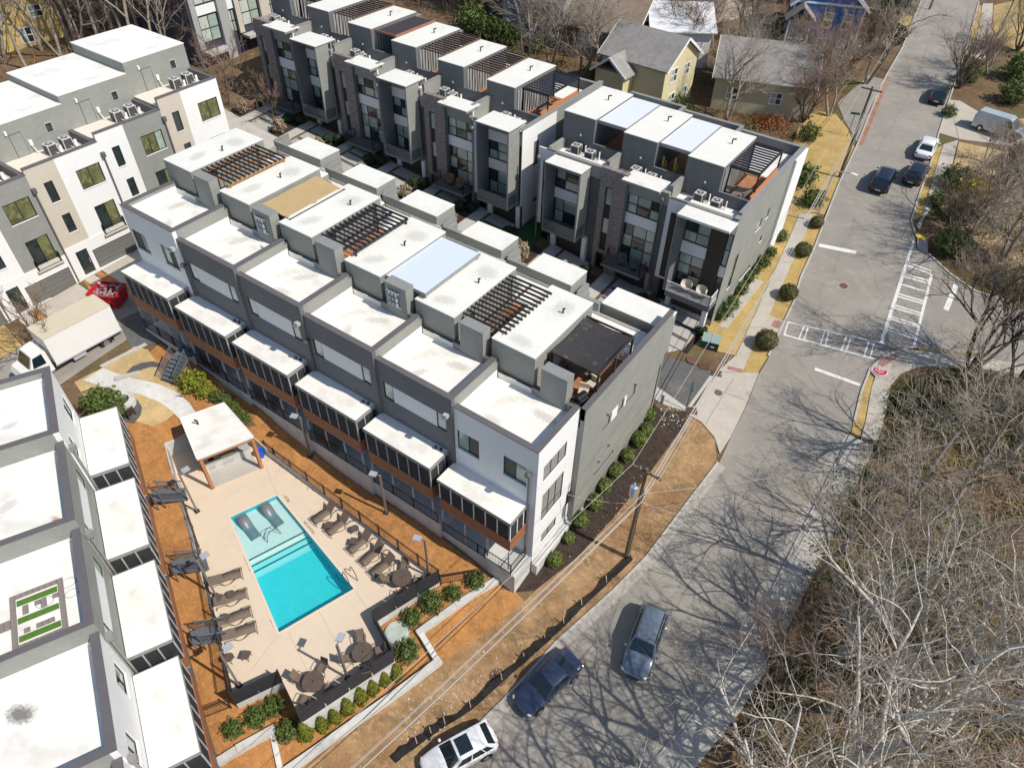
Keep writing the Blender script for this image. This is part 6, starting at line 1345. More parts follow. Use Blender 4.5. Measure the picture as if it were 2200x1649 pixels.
# potted cacti and terrace furniture
CAC=mat('golden_cactus',(.36,.30,.05),.8,var=.4,vscale=12); POT=mat('blue_pot',(.01,.06,.42),.35)
for q,(x,hh,lb) in enumerate(((-2.45,1.35,'left golden cactus in a blue pot on the brick pillared house terrace'),(-1.35,1.55,'middle golden cactus in a blue pot under the white roof panel'),(-.2,1.2,'right golden cactus in a blue pot under the white roof panel'))):
    t=thing('potted_cactus',lb,'plant',(R0[0]-6+x,R0[1]+3.5,R0[2]+.3+9.3),0,'potted cacti'); m=MB(); m.cyl(0,0,0,.45,.2,.27,14); obj('pot',m,POT,t); m=MB(); m.tube((0,0,.45),(0,0,.45+hh),.13,.1,9); m.sphere((0,0,.45+hh),.1,.1,.1,9,5); m.tube((.1,0,.9),(.25,0,1.0),.07,.07,7); m.tube((.25,0,1.0),(.25,0,1.5),.07,.06,7); obj('stem',m,CAC,t)
SOFA=mat('grey_brown_cushion',(.17,.14,.125),.85); 
def sofa(c,rz,lb,L=1.8):
    t=thing('terrace_sofa',lb,'sofa',c,rz,'roof terrace sofas'); m=MB(); m.box(-L/2,L/2,-.4,.4,.05,.42); obj('seat',m,SOFA,t); m=MB(); m.box(-L/2,L/2,.25,.42,.42,.85); obj('backrest',m,SOFA,t)
    for s in (-1,1): m=MB(); m.box(s*L/2-.09,s*L/2+.09,-.4,.42,.05,.62); obj('armrest',m,SOFA,t)
sofa((R0[0]-1.9,R0[1]+4.6,R0[2]+9.3),R(20),'brown terrace sofa under the black louvres at the street end'); sofa((R0[0]-.9,R0[1]+4.2,R0[2]+9.3),R(70),'second brown terrace sofa turned to the parapet at the street end',1.5)
sofa((-2.0,8.0,ZK[0]+9.2),R(0),'brown sofa in the shade of the black cloth'); sofa((-8.0,7.5,ZK[1]+9.2),R(90),'brown sofa under the open slatted pergola'); sofa((F0[0]-1.8,F0[1]+6.5,F0[2]+9.3),R(90),'brown sofa on the terrace with orange cedar planter')
t=thing('barbecue','black barbecue in the corner of the shaded roof terrace','barbecue',(-.45,5.25,ZK[0]+9.2),R(80)); m=MB(); m.box(-.6,.6,-.28,.28,.0,.8); obj('cabinet',m,CPL,t); m=MB(); m.tube((-.4,0,.92),(.4,0,.92),.27,.27,16); obj('hood',m,mat('black_gloss',(.02,.02,.022),.2,spec=.7),t); m=MB(); m.tube((-.3,-.32,.95),(.3,-.32,.95),.02,.02,6); obj('handle',m,RIM,t)
for k,(cx_,rz_) in enumerate(((-1.7,.3),(-1.0,-.2))):
    t=thing('terrace_chair','pale cushioned chair under the black cloth, %s one' % ('left','right')[k],'chair',(-.85+.1*k,6.3+.9*k,ZK[0]+9.2),rz_,'chairs on the shaded terrace'); m=MB(); m.box(-.3,.3,-.3,.3,.2,.42); obj('seat',m,mat('beige_cushion',(.55,.48,.38),.85),t); m=MB(); m.box(-.3,.3,.22,.34,.42,.8); obj('backrest',m,MATS['beige_cushion'],t)
    m=MB(); [m.box(a*.26-.03,a*.26+.03,b*.26-.03,b*.26+.03,0,.2) for a in (-1,1) for b in (-1,1)]; obj('leg',m,BROWNP,t)
# balcony chairs of the rows
BCH=mat('mesh_egg_chair',(.16,.17,.18),.7,var=.3,vscale=20); BRC=mat('tan_egg_chair',(.33,.20,.12),.8,var=.3,vscale=10); 
def egg(c,rz,mt,lb):
    t=thing('egg_chair',lb,'chair',c,rz,'egg chairs on the balconies'); m=MB(); n=12; vs=[]; mm=7
    for j in range(mm+1):
        th=j/mm*2.0
        for i in range(n+1):
            ph=-1.9+3.8*i/n; vs.append((.5*math.sin(th)*math.sin(ph)*1.0,.42*math.sin(th)*math.cos(ph),.85-.6*math.cos(th)))
    m.add(vs,[(j*(n+1)+i,(j+1)*(n+1)+i,(j+1)*(n+1)+i+1,j*(n+1)+i+1) for j in range(mm) for i in range(n)]); obj('shell',m,mt,t,True)
    m=MB(); m.cyl(0,0.1,.0,.35,.3,.2,12); obj('base',m,CPL,t); m=MB(); m.cyl(0,.05,.45,.55,.36,.36,14); obj('cushion',m,mt,t)
b=(R0[0]-6,R0[1],R0[2]+.3); egg((b[0]-3.0,b[1]-.7,b[2]+2.2),R(0),BCH,'left grey egg chair on the mesh balcony of the short row'); egg((b[0]-1.7,b[1]-.75,b[2]+2.2),R(0),BCH,'right grey egg chair on the mesh balcony of the short row')
b=(F0[0]-6,F0[1]+.11,F0[2]+.45); egg((b[0]-2.1,b[1]-.7,b[2]+2.2),R(0),BRC,'left tan egg chair on the balcony of the long back row'); egg((b[0]-.8,b[1]-.75,b[2]+2.2),R(0),BRC,'right tan egg chair on the balcony of the long back row')
b=R0; egg((b[0]-2.6,b[1]-.9,b[2]+2.5),R(10),mat('cream_egg_chair',(.6,.55,.46),.8),'left cream chair on the white mesh balcony'); egg((b[0]-1.2,b[1]-.9,b[2]+2.5),R(-10),MATS['cream_egg_chair'],'right cream chair on the white mesh balcony')

# ---------------------------------------------------------------- background houses
def house(label, c, rz, w, d, hw, rh, wallm, roofm, z=None, wins=(), chimney=None, extra=None, name='house'):
    z = h(*c) if z is None else z
    t = thing(name, label, 'house', (c[0],c[1],z), rz, 'older houses behind the townhouses')
    x0,x1,y0,y1 = -w/2,w/2,-d/2,d/2
    m=MB(); m.box(x0,x1,y0,y1,-1.5,hw)
    m.add([(x0,y0,hw),(x0,y1,hw),(x0,0,hw+rh),(x1,y0,hw),(x1,y1,hw),(x1,0,hw+rh)],[(0,2,1),(3,4,5),(0,3,5,2),(1,2,5,4)]); obj('wall',m,wallm,t)
    m=MB(); o=.45; e=rh*o/(d/2); q=.14
    for s in (-1,1):
        ys=s*(d/2+o); P_=[(x0-o,ys,hw-e),(x1+o,ys,hw-e),(x1+o,0,hw+rh),(x0-o,0,hw+rh)]
        m.add([(a,b,c_+.04) for a,b,c_ in P_]+[(a,b,c_+.04+q) for a,b,c_ in P_],[(3,2,1,0),(4,5,6,7),(0,1,5,4),(1,2,6,5),(2,3,7,6),(3,0,4,7)])
    rf=obj('roof',m,roofm,t)
    m=MB()
    for xx in (x0-o-.03,x1+o):
        for s in (-1,1): m.beam((xx+.015,s*(d/2+o),hw-e+.05),(xx+.015,0,hw+rh+.05),.06,.26)
    obj('barge_board',m,WHITE,rf)
    if chimney: m=MB(); m.box(chimney[0]-.4,chimney[0]+.4,chimney[1]-.4,chimney[1]+.4,hw,hw+rh+1.0); obj('chimney',m,chimney[2] if len(chimney)>2 else BRICK,rf)
    for face,pos,u0,u1,z0,z1 in wins:
        window(t,face,pos,u0,u1,z0,z1,cols=2,rows=2,rec=-.05,panes=[PANEP,PANED],fr=WHITE,bw=.1)
    if extra: extra(t)
    return t
SHG=mat('grey_shingle',(.30,.285,.265),.9,var=.25,vscale=1.2,lines=(1,.3,.02)); SHB=mat('brown_shingle',(.25,.19,.145),.9,var=.25,vscale=1.2,lines=(1,.3,.02)); SHD=mat('dark_shingle',(.15,.13,.12),.9,var=.25,vscale=1.2)
CRM=mat('cream_siding',(.62,.55,.33),.8,lines=(2,.2,.015)); BLU=mat('blue_siding',(.045,.14,.36),.7,lines=(2,.2,.015)); YEL=mat('yellow_siding',(.58,.43,.17),.8,lines=(2,.2,.015)); PBL=mat('pale_blue_boards',(.50,.64,.68),.7,lines=(0,.3,.02)); BGY=mat('blue_grey_siding',(.17,.21,.26),.8); BEI=mat('beige_siding',(.50,.45,.30),.8); METR=mat('white_metal_roof',(.70,.71,.72),.35,lines=(0,.5,.02))
def porchcream(t):
    m=MB(); m.box(-3.6,.2,-6.0,-3.9,-1,4.6); obj('wing_wall',m,CRM,t)
    m=MB()
    for s in (-1,1):
        xs=-1.7+s*2.4; P_=[(xs,-6.5,4.3),(xs,-2.0,4.3),(-1.7,-2.0,6.1),(-1.7,-6.5,6.1)]; m.add([(a,b,c_) for a,b,c_ in P_]+[(a,b,c_+.15) for a,b,c_ in P_],[(3,2,1,0),(4,5,6,7),(0,1,5,4),(1,2,6,5),(2,3,7,6),(3,0,4,7)])
    w_=obj('wing_roof',m,SHG,t); m=MB()
    for s in (-1,1): m.beam((-1.7+s*2.4,-6.5,4.35),(-1.7,-6.5,6.15),.08,.25)
    obj('barge_board',m,WHITE,w_); window(t,'F',-6.0,-2.9,-.6,1.2,3.0,cols=3,rows=2,rec=-.05,panes=[PANED],fr=WHITE)
house('cream house with grey shingle roof and cross gable behind the long back row',(-23.4,58.4),R(-3),8.4,7.6,5.6,2.4,CRM,SHG,wins=[('E',4.2,-2.4,-.9,3.6,5.2),('E',4.2,-2.2,-.6,.6,2.3),('E',4.2,.9,2.1,3.6,5.0),('E',4.2,1.2,2.4,.6,2.2)],extra=porchcream)
def bluext(t):
    m=MB(); m.box(-5.2,-3.2,-6.4,-4.2,-1.5,5.2); obj('porch_tower',m,BEI,t); m=MB()
    for s in (-1,1): P_=[(-4.2+s*1.7,-6.8,5.0),(-4.2+s*1.7,-3.5,5.0),(-4.2,-3.5,6.5),(-4.2,-6.8,6.5)]; m.add([(a,b,c_) for a,b,c_ in P_]+[(a,b,c_+.12) for a,b,c_ in P_],[(3,2,1,0),(4,5,6,7),(0,1,5,4),(1,2,6,5),(2,3,7,6),(3,0,4,7)])
    obj('porch_roof',m,SHG,t); m=MB()
    for x in (-5.2,-3.2): m.box(x-.1,x+.1,-6.5,-6.3,-1.5,5.2)
    m.box(-5.4,-3.0,-6.45,-6.3,2.2,2.6); obj('porch_trim',m,WHITE,t); window(t,'F',-6.4,-4.9,-3.5,2.8,4.6,cols=2,rows=2,rec=-.05,panes=[PANEP],fr=WHITE)
hb=(-10.59,82.84); t=thing('house','bright blue gabled house with white trim beside the upper street','house',(*hb,h(*hb)),R(20),'older houses behind the townhouses')
m=MB(); m.box(-4.3,4.3,0,10,-2,6.2); m.add([(-4.3,0,6.2),(4.3,0,6.2),(0,0,9.6),(-4.3,10,6.2),(4.3,10,6.2),(0,10,9.6)],[(0,1,2),(4,3,5)]); obj('wall',m,BLU,t)
m=MB()
for s in (-1,1): P_=[(s*4.9,-.5,5.7),(s*4.9,10.5,5.7),(0,10.5,9.65),(0,-.5,9.65)]; m.add([(a,b,c_) for a,b,c_ in P_]+[(a,b,c_+.15) for a,b,c_ in P_],[(3,2,1,0),(4,5,6,7),(0,1,5,4),(1,2,6,5),(2,3,7,6),(3,0,4,7)])
rf=obj('roof',m,SHG,t); m=MB()
for s in (-1,1): m.beam((s*4.9,-.52,5.75),(0,-.52,9.7),.08,.3)
obj('barge_board',m,WHITE,rf); m=MB(); m.box(-4.35,4.35,-.06,0,6.1,6.35); m.box(-4.4,-4.2,-.06,.1,-2,6.1); m.box(4.2,4.4,-.06,.1,-2,6.1); obj('trim',m,WHITE,t)
for u0 in (-.4,2.0):
    for z0 in (3.4,.3): window(t,'F',-.02,u0,u0+1.2,z0,z0+1.9,cols=1,rows=2,rec=-.05,panes=[PANED,PANEP],fr=WHITE,bw=.12)
m=MB(); m.box(-4.6,-2.0,-2.2,0,-2,4.6); obj('porch_tower',m,mat('grey_lattice',(.36,.35,.33),.8,var=.3,vscale=2),t); m=MB()
for s in (-1,1): P_=[(-3.3+s*1.9,-2.7,4.5),(-3.3+s*1.9,.1,4.5),(-3.3,.1,6.2),(-3.3,-2.7,6.2)]; m.add([(a,b,c_) for a,b,c_ in P_]+[(a,b,c_+.12) for a,b,c_ in P_],[(3,2,1,0),(4,5,6,7),(0,1,5,4),(1,2,6,5),(2,3,7,6),(3,0,4,7)])
obj('porch_roof',m,SHG,t); window(t,'F',-2.22,-4.3,-2.3,2.4,4.2,cols=2,rows=1,rec=-.03,panes=[PANEP],fr=WHITE); m=MB(); m.box(-4.7,-4.5,-2.3,-2.1,-2,4.5); m.box(-2.1,-1.9,-2.3,-2.1,-2,4.5); obj('porch_post',m,WHITE,t)
hg=(-11.05,67.55); house('long grey roofed house with beige gable behind the street row',(-12.6,68.2),R(20),11,10,3.4,2.8,BEI,SHG,wins=[('F',-5,-4,-2.6,.9,2.3),('F',-5,1,2.4,.9,2.3)])
house('low brown shingled house behind the long back row',(-35,69),R(10),11,12,3.2,3.2,mat('brown_siding',(.22,.17,.13),.8),SHB,wins=[('F',-6,-2,0,.8,2.4)])
house('house with white metal roof behind the cream house',(-26.5,72),R(35),7.5,9,4.0,2.0,STU,METR,wins=[('F',-4.5,-1,1,.8,2.4)])
house('grey house with a pale blue boarded side behind the long back row',(-43.5,66.5),R(12),8.5,10,5.2,3.2,BGY,SHD,wins=[('F',-5,-1,1,2,3.6)],extra=lambda t: obj('board_wall',MB().box(4.25,4.33,-5,5,-1.5,5.3),PBL,t))
house('yellow house among the bare trees at the upper left',(-92,19.5),R(-12),7,9,4.7,3.0,YEL,SHB,wins=[('F',-4.5,-2.6,-1.2,2.8,4.2),('F',-4.5,.6,2.2,2.8,4.2),('F',-4.5,.8,2.4,.4,1.9),('E',3.5,-3.2,-1.8,2.8,4.2),('E',3.5,1.5,3.0,2.8,4.2),('E',3.5,-.5,1.0,.2,2.0)])
house('cream house with red door near the top of the picture',(-28.38,88.64),R(-25),9,8,4.2,2.6,mat('pale_peach_siding',(.62,.55,.45),.8),SHB,wins=[('F',-4,-2.5,-1,1,2.8),('F',-4,1,2.6,1,2.8)],extra=lambda t: obj('door',MB().box(-.5,.5,-4.06,-4,.0,2.2),RED,t))
house('tan roofed house beside the top of the street',(-16,104),R(15),10,12,4.0,3.0,BEI,SHB,wins=[('F',-6,-2,0,1,2.6)])
# glass fronted townhouses at the top left
for k,lab in enumerate(('glass fronted townhouse with a dark end wall at the top left','second glass fronted townhouse behind the dark end wall')):
    t=thing('townhouse',lab,'house',(-67.5,34.5+6*k,6.6+.5*k),R(90),'glass fronted townhouses at the top left')
    m=MB(); m.box(-6.2,0,.15,12,-2,10.2); obj('wall',m,mat('charcoal_siding',(.055,.055,.075),.75,lines=(2,.19,.02)),t)
    m=MB(); m.box(-2.4,-1.1,-.3,.15,-1,10.6); m.box(-5.9,-5.2,-.1,.15,2.4,10.4); obj('pilaster',m,TAN if k else mat('stone_grey',(.36,.36,.35),.8),t)
    m=MB(); m.box(-6.2,0,-.25,12,10.4,10.6); obj('roof',m,ROOFT,t); m=MB(); m.box(-5.1,-2.5,.02,.14,6.0,7.0); m.box(-1.0,-.1,.02,.14,5.8,6.8); m.box(-5.1,-2.5,.02,.14,9.2,10.3); obj('white_panel',m,WHITE,t)
    for (u0,u1,z0,z1) in ((-5.1,-2.5,7.1,9.1),(-5.1,-2.5,3.0,5.9),(-1.0,-.1,6.9,9.4),(-1.0,-.1,3.2,5.7)): window(t,'F',.1,u0,u1,z0,z1,cols=2,rows=2,rec=0,panes=[PANEW,PANEP],sill=False,bw=.09)
    m=MB(); m.box(-5.6,-2.4,-1.3,.1,1.9,2.2); obj('balcony',m,CONC,t); m=MB(); m.box(-5.0,-2.6,.05,.14,-.5,1.9); obj('garage_door',m,BLACK,t)

# ---------------------------------------------------------------- trees
def bark(nm,c,v=.3): return mat(nm,c,.9,var=v,vscale=3)
BK_W=bark('pale_sycamore_bark',(.62,.585,.52)); BK_G=bark('grey_bark',(.33,.285,.235)); BK_B=bark('brown_bark',(.155,.115,.09)); BK_T=bark('tan_twig_bark',(.40,.335,.27)); BK_P=bark('pale_twig_bark',(.40,.33,.26)); BK_D=bark('dark_bark',(.085,.07,.06)); BK_R=bark('russet_twigs',(.31,.215,.155))
def bare_tree(name, label, group, seed, H, r0, mt, mt2=None, lean=(0,0), forks=2, limbs=6, kids=(5,5,4), spread=.9, up=.25, first=.28, wob=.16, loc=None):
    rr=random.Random(seed); T=MB(); Cn=MB(); Cf=MB()
    def tube3(M_,p,q,a,b,n):
        d=q-p
        if d.length<1e-5: return
        d.normalize(); x=d.orthogonal().normalized(); y=d.cross(x); o=len(M_.v)
        for c,rad in ((p,a),(q,b)):
            for i in range(n): t_=6.2832*i/n; v=c+x*(math.cos(t_)*rad)+y*(math.sin(t_)*rad); M_.v.append((v.x,v.y,v.z))
        for i in range(n): M_.f.append((o+i,o+(i+1)%n,o+n+(i+1)%n,o+n+i))
    def rdir(): return Vector((rr.uniform(-1,1),rr.uniform(-1,1),rr.uniform(-1,1)))
    def grow(p,d,L,r,lv):
        n=(7,6,5,4,3)[lv]; seg=L/n; pts=[(p.copy(),r)]
        for i in range(n):
            d=(d+rdir()*wob*(1+lv*.35)+Vector((0,0,up*(.5 if lv else .3)))*.3).normalized(); q=p+d*seg; r1=r*(1-.62*(i+1)/n) if lv else r*(1-.5*(i+1)/n)
            ra=pts[-1][1]; tube3((T,Cn,Cn,Cf,Cf)[lv],p,q,ra,r1,(8,6,4,3,3)[lv]); p=q; pts.append((p.copy(),r1,d.copy()))
        if lv==4 or r<.004: return
        nk=limbs if lv==0 else kids[min(lv-1,2)]
        for j in range(nk):
            f=(first+(1-first)*(j+.6)/nk) if lv==0 else .25+.75*(j+.7)/nk
            i=min(n,max(1,round(f*n))); q,rq,dq=pts[i]
            a=rr.uniform(0,6.283); x=dq.orthogonal().normalized(); y=dq.cross(x); sp=spread*rr.uniform(.7,1.15)
            nd=(dq*math.cos(sp)+(x*math.cos(a)+y*math.sin(a))*math.sin(sp)).normalized()
            if nd.z<-.15: nd.z=abs(nd.z)*.4; nd.normalize()
            grow(q,nd,L*rr.uniform(.5,.72)*(1.05-.25*f if lv==0 else .85),max(.011,rq*rr.uniform(.5,.72)),lv+1)
    t=thing(name,label,'tree',(0,0,0),0,group)
    ds=[Vector((lean[0],lean[1],1)).normalized()] if forks==1 else [Vector((lean[0]+.33*math.cos(6.283*i/forks+seed),lean[1]+.33*math.sin(6.283*i/forks+seed),1)).normalized() for i in range(forks)]
    for i,d in enumerate(ds): grow(Vector((0,0,-.3)),d,H*(.72 if i else .78),r0*(1 if i==0 else .8),0)
    obj('trunk',T,mt,t,True); obj('limbs',Cn,mt,t,True); obj('crown',Cf,mt2 or mt,t)
    if loc: t.location=(loc[0],loc[1],h(*loc))
    return t
def put(t, loc, label=None, rz=None, sc=1.0, copy=True):
    l3=(loc[0],loc[1],h(*loc)-.05)
    if copy: return dup(t,l3,rnd.uniform(0,6.28) if rz is None else rz,label,sc)
    t.location=l3; t.rotation_euler=(0,0,rz or 0); t.scale=(sc,sc,sc); 
    if label: t['label']=label
    return t
GN='bare trees in the wooded corner by the near street'
tA=bare_tree('bare_tree','largest pale barked tree of the wooded corner, splitting low into white limbs',GN,11,15,.38,BK_W,BK_P,(0,.05),2,7,(6,5,3),.85,.3,.3)
put(tA,(23.81,4.77),None,0,1.0,False)
tB=bare_tree('bare_tree','pale tree with long limbs leaning over the near pavement',GN,23,13,.30,BK_W,BK_P,(-.55,.05),2,7,(6,5,3),.8,.2,.25)
put(tB,(23.86,7.00),None,0,1.0,False)
tC=bare_tree('bare_tree','grey twiggy tree standing closest to the bend of the near street',GN,37,11,.2,BK_G,BK_T,(0,0),1,9,(6,5,3),.8,.3,.3)
put(tC,(15.73,10.92),None,0,1.0,False)
tD=bare_tree('bare_tree','dark many stemmed tree on the street corner pavement','street corner trees',41,11.5,.2,BK_D,BK_B,(0,.1),4,6,(5,5,4),.7,.35,.35)
put(tD,(19.70,35.38),None,0,1.0,False)
put(tC,(18.40,15.07),'bare grey tree at the edge of the near pavement beside the white limbed tree',1.3,.95); put(tA,(28.32,10.72),'white limbed tree at the right picture edge',2.4,.85); put(tC,(24.02,28.34),'bare tree at the right edge below the corner pavement',.6,.9); put(tB,(18.62,6.04),'slender pale tree nearest the bottom pavement',4.4,.6); put(tA,(25.35,10.69),'pale tree rising behind the two lowest white trunks',5.1,.7); put(tC,(27.13,16.66),'twiggy tree hard against the right picture edge',5.7,.8)
put(tD,(22.83,35.65),'second dark many stemmed tree right of the corner pavement',2.0,.85)
for q,(x,y,s) in enumerate(((23.5,-3,1.0),(25.5,5.5,1.05),(28,-11,1.0),(22,-14,.9),(19,-20,.9))): put(tA if q!=1 else tC,(x,y),'tall bare tree beyond the lower right corner, %s of the five' % ('middle','upper','lower','lowest','farthest')[q],1.0+q*1.7,s)
for p_,lb_,s_ in (((19.5,-5),'broad tree below the frame shading the near wagon',1.1),((18.5,-11),'broad tree below the frame shading the navy sedan',1.05),((20.5,-17),'broad tree below the frame shading the white hatchback',1.1)): put(tA,p_,lb_,1.9+p_[1],s_)
# street and garden trees
tE=bare_tree('bare_tree','spreading grey tree behind the street end row beside the tan lawn','bare trees of the old gardens',53,12,.26,BK_G,BK_T,(0,0),2,7,(6,6,4),.8,.3,.3); put(tE,(-12.98,59.57),None,0,.8,False)
tF=bare_tree('bare_tree','dense bare tree between the side lane and the blue house','bare trees of the old gardens',61,9,.2,BK_B,BK_R,(0,0),5,6,(6,5,4),.6,.4,.3); put(tF,(-5.70,65.10),None,0,.75,False)
put(tF,(-5.56,78.71),'dense russet tree at the roadside below the evergreen',1.2,.85); put(tE,(-15.28,70.24),'grey bare tree in front of the grey roof',.8,.7); put(tE,(-32.68,63.55),'bare tree between the brown roof and the cream house',2.2,.85); put(tE,(-36.46,57.08),'bare tree in front of the pale blue boarded side',3.9,.8); put(tF,(-21.00,81.87),'russet bushy tree below the house with the red door',2.9,.9); put(tE,(-29.29,79.02),'bare tree right behind the cream house',4.4,.9); put(tE,(-38.79,79.06),'bare tree above the white metal roof',5.2,.9); put(tF,(-33.43,84.95),'russet tree at the top between the pale houses',.3,1.0); put(tF,(-55.40,63.96),'twiggy tree beyond the right end of the long back row',1.9,.8)
put(tF,(7.39,83.66),'bushy bare tree by the driveway at the upper right',.7,.75); put(tE,(9.42,89.66),'grey bare tree beside the lamp pole at the upper right',1.5,.6); put(tF,(16.90,62.21),'dense twiggy tree below the van at the right edge',3.3,.75); put(tE,(15.62,54.16),'grey bare tree behind the yellow bush',5.8,.75); put(tF,(11.26,99.45),'twiggy tree at the top right picture edge',4.0,.8); put(tE,(18.77,51.20),'bare tree leaning over the side street',2.7,.8); put(tE,(13.76,67.43),'small pale tree in front of the parked van',.2,.35); put(tF,(14.12,53.23),'brushy bare tree at the corner of the side street',.9,.6)
tS=bare_tree('small_tree','tiny bare street tree on a mulch square at the far alley end','young trees along the far alley',71,4.2,.06,BK_B,BK_R,(0,0),3,5,(4,4,3),.6,.5,.3); put(tS,(-52.5,25.5),None,0,1.0,False)
put(tS,(-61,27),'young bare tree in front of the dark end wall',1.0,1.4); put(tS,(-58.5,24.6),'young bare tree beside the far left townhouse',2.0,1.3); put(tS,(-40.29,-9.36),'thin bare sapling beside the truck cab',.5,1.5)
more=[((19.5,24),tC,'dense bare tree whose shadow falls across the bend of the street',1.15),((21.5,20.5),tC,'second dense bare tree beside the bend of the street',1.1),((18.69,9.30),tB,'pale thin tree in the lower middle of the right hand wood',.65),((17.91,0.99),tC,'small bare tree at the bottom edge by the near pavement',.5),((23.56,16.16),tB,'pale tree with tangled limbs above the lowest trunks',.75),((21.36,11.15),tC,'twiggy grey tree behind the leaning white limbs',.8),((24.07,23.49),tC,'grey tree in the tangle at the right side of the wood',.85),((16.20,18.94),tB,'pale tree at the upper rim of the right hand wood',.6),((24.13,32.60),tE,'grey bare tree by the side street at the right edge',.8),((15.35,3.76),tF,'low twiggy tree overhanging the near gutter',.55)]
for p,pt,lb,s in more[:2]+more[8:]: o=put(pt,p,lb,rnd.uniform(0,6.28),s); o['group']=GN
for q,p in enumerate([(-41.98,71.98),(-35.79,80.66),(-29.42,82.98),(-22.85,76.75),(-22.63,90.71),(-31.95,57.76),(-39.43,56.14),(-51.61,63.34),(-51.33,69.69),(-45.56,70.78),(-58.84,64.01),(-2.53,78.51),(-3.65,68.01),(-24.02,70.64),(-35.96,83.84),(-37.15,72.28),(-7.31,70.18)]): o=put((tE,tF,tE)[q%3],p,'bare garden tree among the older houses',rnd.uniform(0,6.28),rnd.uniform(.65,1.0)); o['group']='bare garden trees among the older houses'
# tall wood at the top left: individual trunks
tG=bare_tree('bare_tree','tall bare tree in the wood behind the left row','bare trees of the upper left wood',83,17,.24,BK_T,BK_R,(0,0),1,9,(5,4,4),.65,.35,.45); put(tG,(-81.61,29.58),None,0,1.0,False)
tH=bare_tree('bare_tree','tall bare tree in the wood behind the left row','bare trees of the upper left wood',89,15,.2,BK_G,BK_R,(0,0),2,8,(5,4,4),.65,.35,.4); put(tH,(-87.58,30.30),None,0,1.0,False)
for q,p in enumerate([(-80.85,32.16),(-80.52,34.42),(-84.73,26.03),(-89.03,27.18),(-85.98,23.27),(-94.51,27.65),(-91.44,23.46),(-87.00,34.86),(-79.97,26.42),(-91.64,31.99),(-75.98,29.93),(-97.67,23.29),(-93.31,18.61),(-83.36,38.07),(-86.16,19.02),(-83.18,19.64),(-87.29,32.54),(-95.19,30.13),(-73.30,26.25),(-74.23,32.44)]): put((tG,tH)[q%2],p,None,None,rnd.uniform(.75,1.1))

for q,p in enumerate([(-99.82,22.60),(-92.02,21.26),(-93.64,25.45),(-84.61,21.78),(-91.91,29.73),(-80.17,23.64),(-84.36,29.12),(-78.28,27.89),(-83.97,33.38),(-85.40,36.25),(-76.60,32.15),(-78.62,35.15),(-80.95,21.32),(-73.91,24.10),(-70.49,25.48),(-70.05,29.16),(-81.55,39.71),(-83.03,15.36),(-87.49,15.02),(-82.80,26.71)]): put((tH,tG)[q%2],p,None,None,rnd.uniform(.7,1.05))
for q,p in enumerate([(-77.61,46.03),(-52.38,67.69),(-46.01,64.46),(-30,112),(-45,105),(-60,100),(-36,95),(-52,90),(-70,92),(-24,118),(-80,70),(-75,80),(-86,60)]): o=put((tG,tH)[q%2],p,'tall bare tree in the gardens behind the long back row',None,rnd.uniform(.7,.95)); o['group']='bare trees beyond the long back row'
# ---------------------------------------------------------------- shrubs
def leafmat(nm,c,v=.5):
    m=mat(nm,c,.6,var=v,vscale=2.2,spec=.35); return m
LG=leafmat('mid_green_leaf',(.115,.165,.04)); LD=leafmat('dark_green_leaf',(.03,.058,.018)); LY=leafmat('yellow_green_leaf',(.24,.26,.03)); LO=leafmat('olive_leaf',(.12,.115,.035)); LT=leafmat('arborvitae_leaf',(.17,.19,.02)); LF=leafmat('bright_yellow_bloom',(.55,.46,.01)); LB=leafmat('boxwood_leaf',(.15,.20,.045)); LR=leafmat('russet_leaf',(.22,.10,.045)); LC=leafmat('dry_cream_plume',(.42,.33,.22))
def leaves(mb, n, fn, size, rr, flat=.0):
    for _ in range(n):
        p,nrm=fn(rr); a=Vector((rr.gauss(0,1),rr.gauss(0,1),rr.gauss(0,1)))+Vector(nrm)*1.2; 
        if a.length<1e-4: continue
        a.normalize(); x=a.orthogonal().normalized(); ang=rr.uniform(0,6.28); y=a.cross(x); u=x*math.cos(ang)+y*math.sin(ang); v=a.cross(u); s=size*rr.uniform(.6,1.3); P=Vector(p); o=len(mb.v)
        for k_ in (u*s*1.0, v*s*.5, -u*s*1.0, -v*s*.5): q=P+k_; mb.v.append((q.x,q.y,q.z))
        mb.f.append((o,o+1,o+2,o+3))
def ball(r,rz,lump=.25,seed=0,z0=0):
    ph=[random.Random(seed+i).uniform(0,6.28) for i in range(6)]
    def f(rr):
        u=rr.uniform(-1,1); a=rr.uniform(0,6.283); s=math.sqrt(1-u*u); k=(1+lump*math.sin(3*a+ph[0])*math.sin(2.5*u*3+ph[1])+lump*.6*math.sin(7*a+ph[2]+4*u))*rr.uniform(.72,1.02)
        return ((r*s*math.cos(a)*k,r*s*math.sin(a)*k,z0+rz+rz*u*k),(s*math.cos(a),s*math.sin(a),u))
    return f
def cone(r,hh):
    def f(rr):
        z=rr.random()**1.2; a=rr.uniform(0,6.283); k=r*(1-z)**.75*rr.uniform(.75,1.05)*(1+.12*math.sin(5*a+9*z))+.03
        return ((k*math.cos(a),k*math.sin(a),z*hh),(math.cos(a),math.sin(a),.3))
    return f
def shrub(name,label,group,fn,n,size,mt,seed,core=None,stem=True,cat='shrub'):
    t=thing(name,label,cat,(0,0,0),0,group); rr=random.Random(seed); m=MB(); leaves(m,n,fn,size,rr)
    if core: m.sphere(*core,10,6,.12)
    obj('foliage',m,mt,t)
    if stem:
        m=MB(); 
        for i in range(5): a=i*1.3+seed; m.tube((0,0,-.1),(.25*math.cos(a),.25*math.sin(a),.55),.02,.01,4)
        obj('stem',m,BK_B,t)
    return t
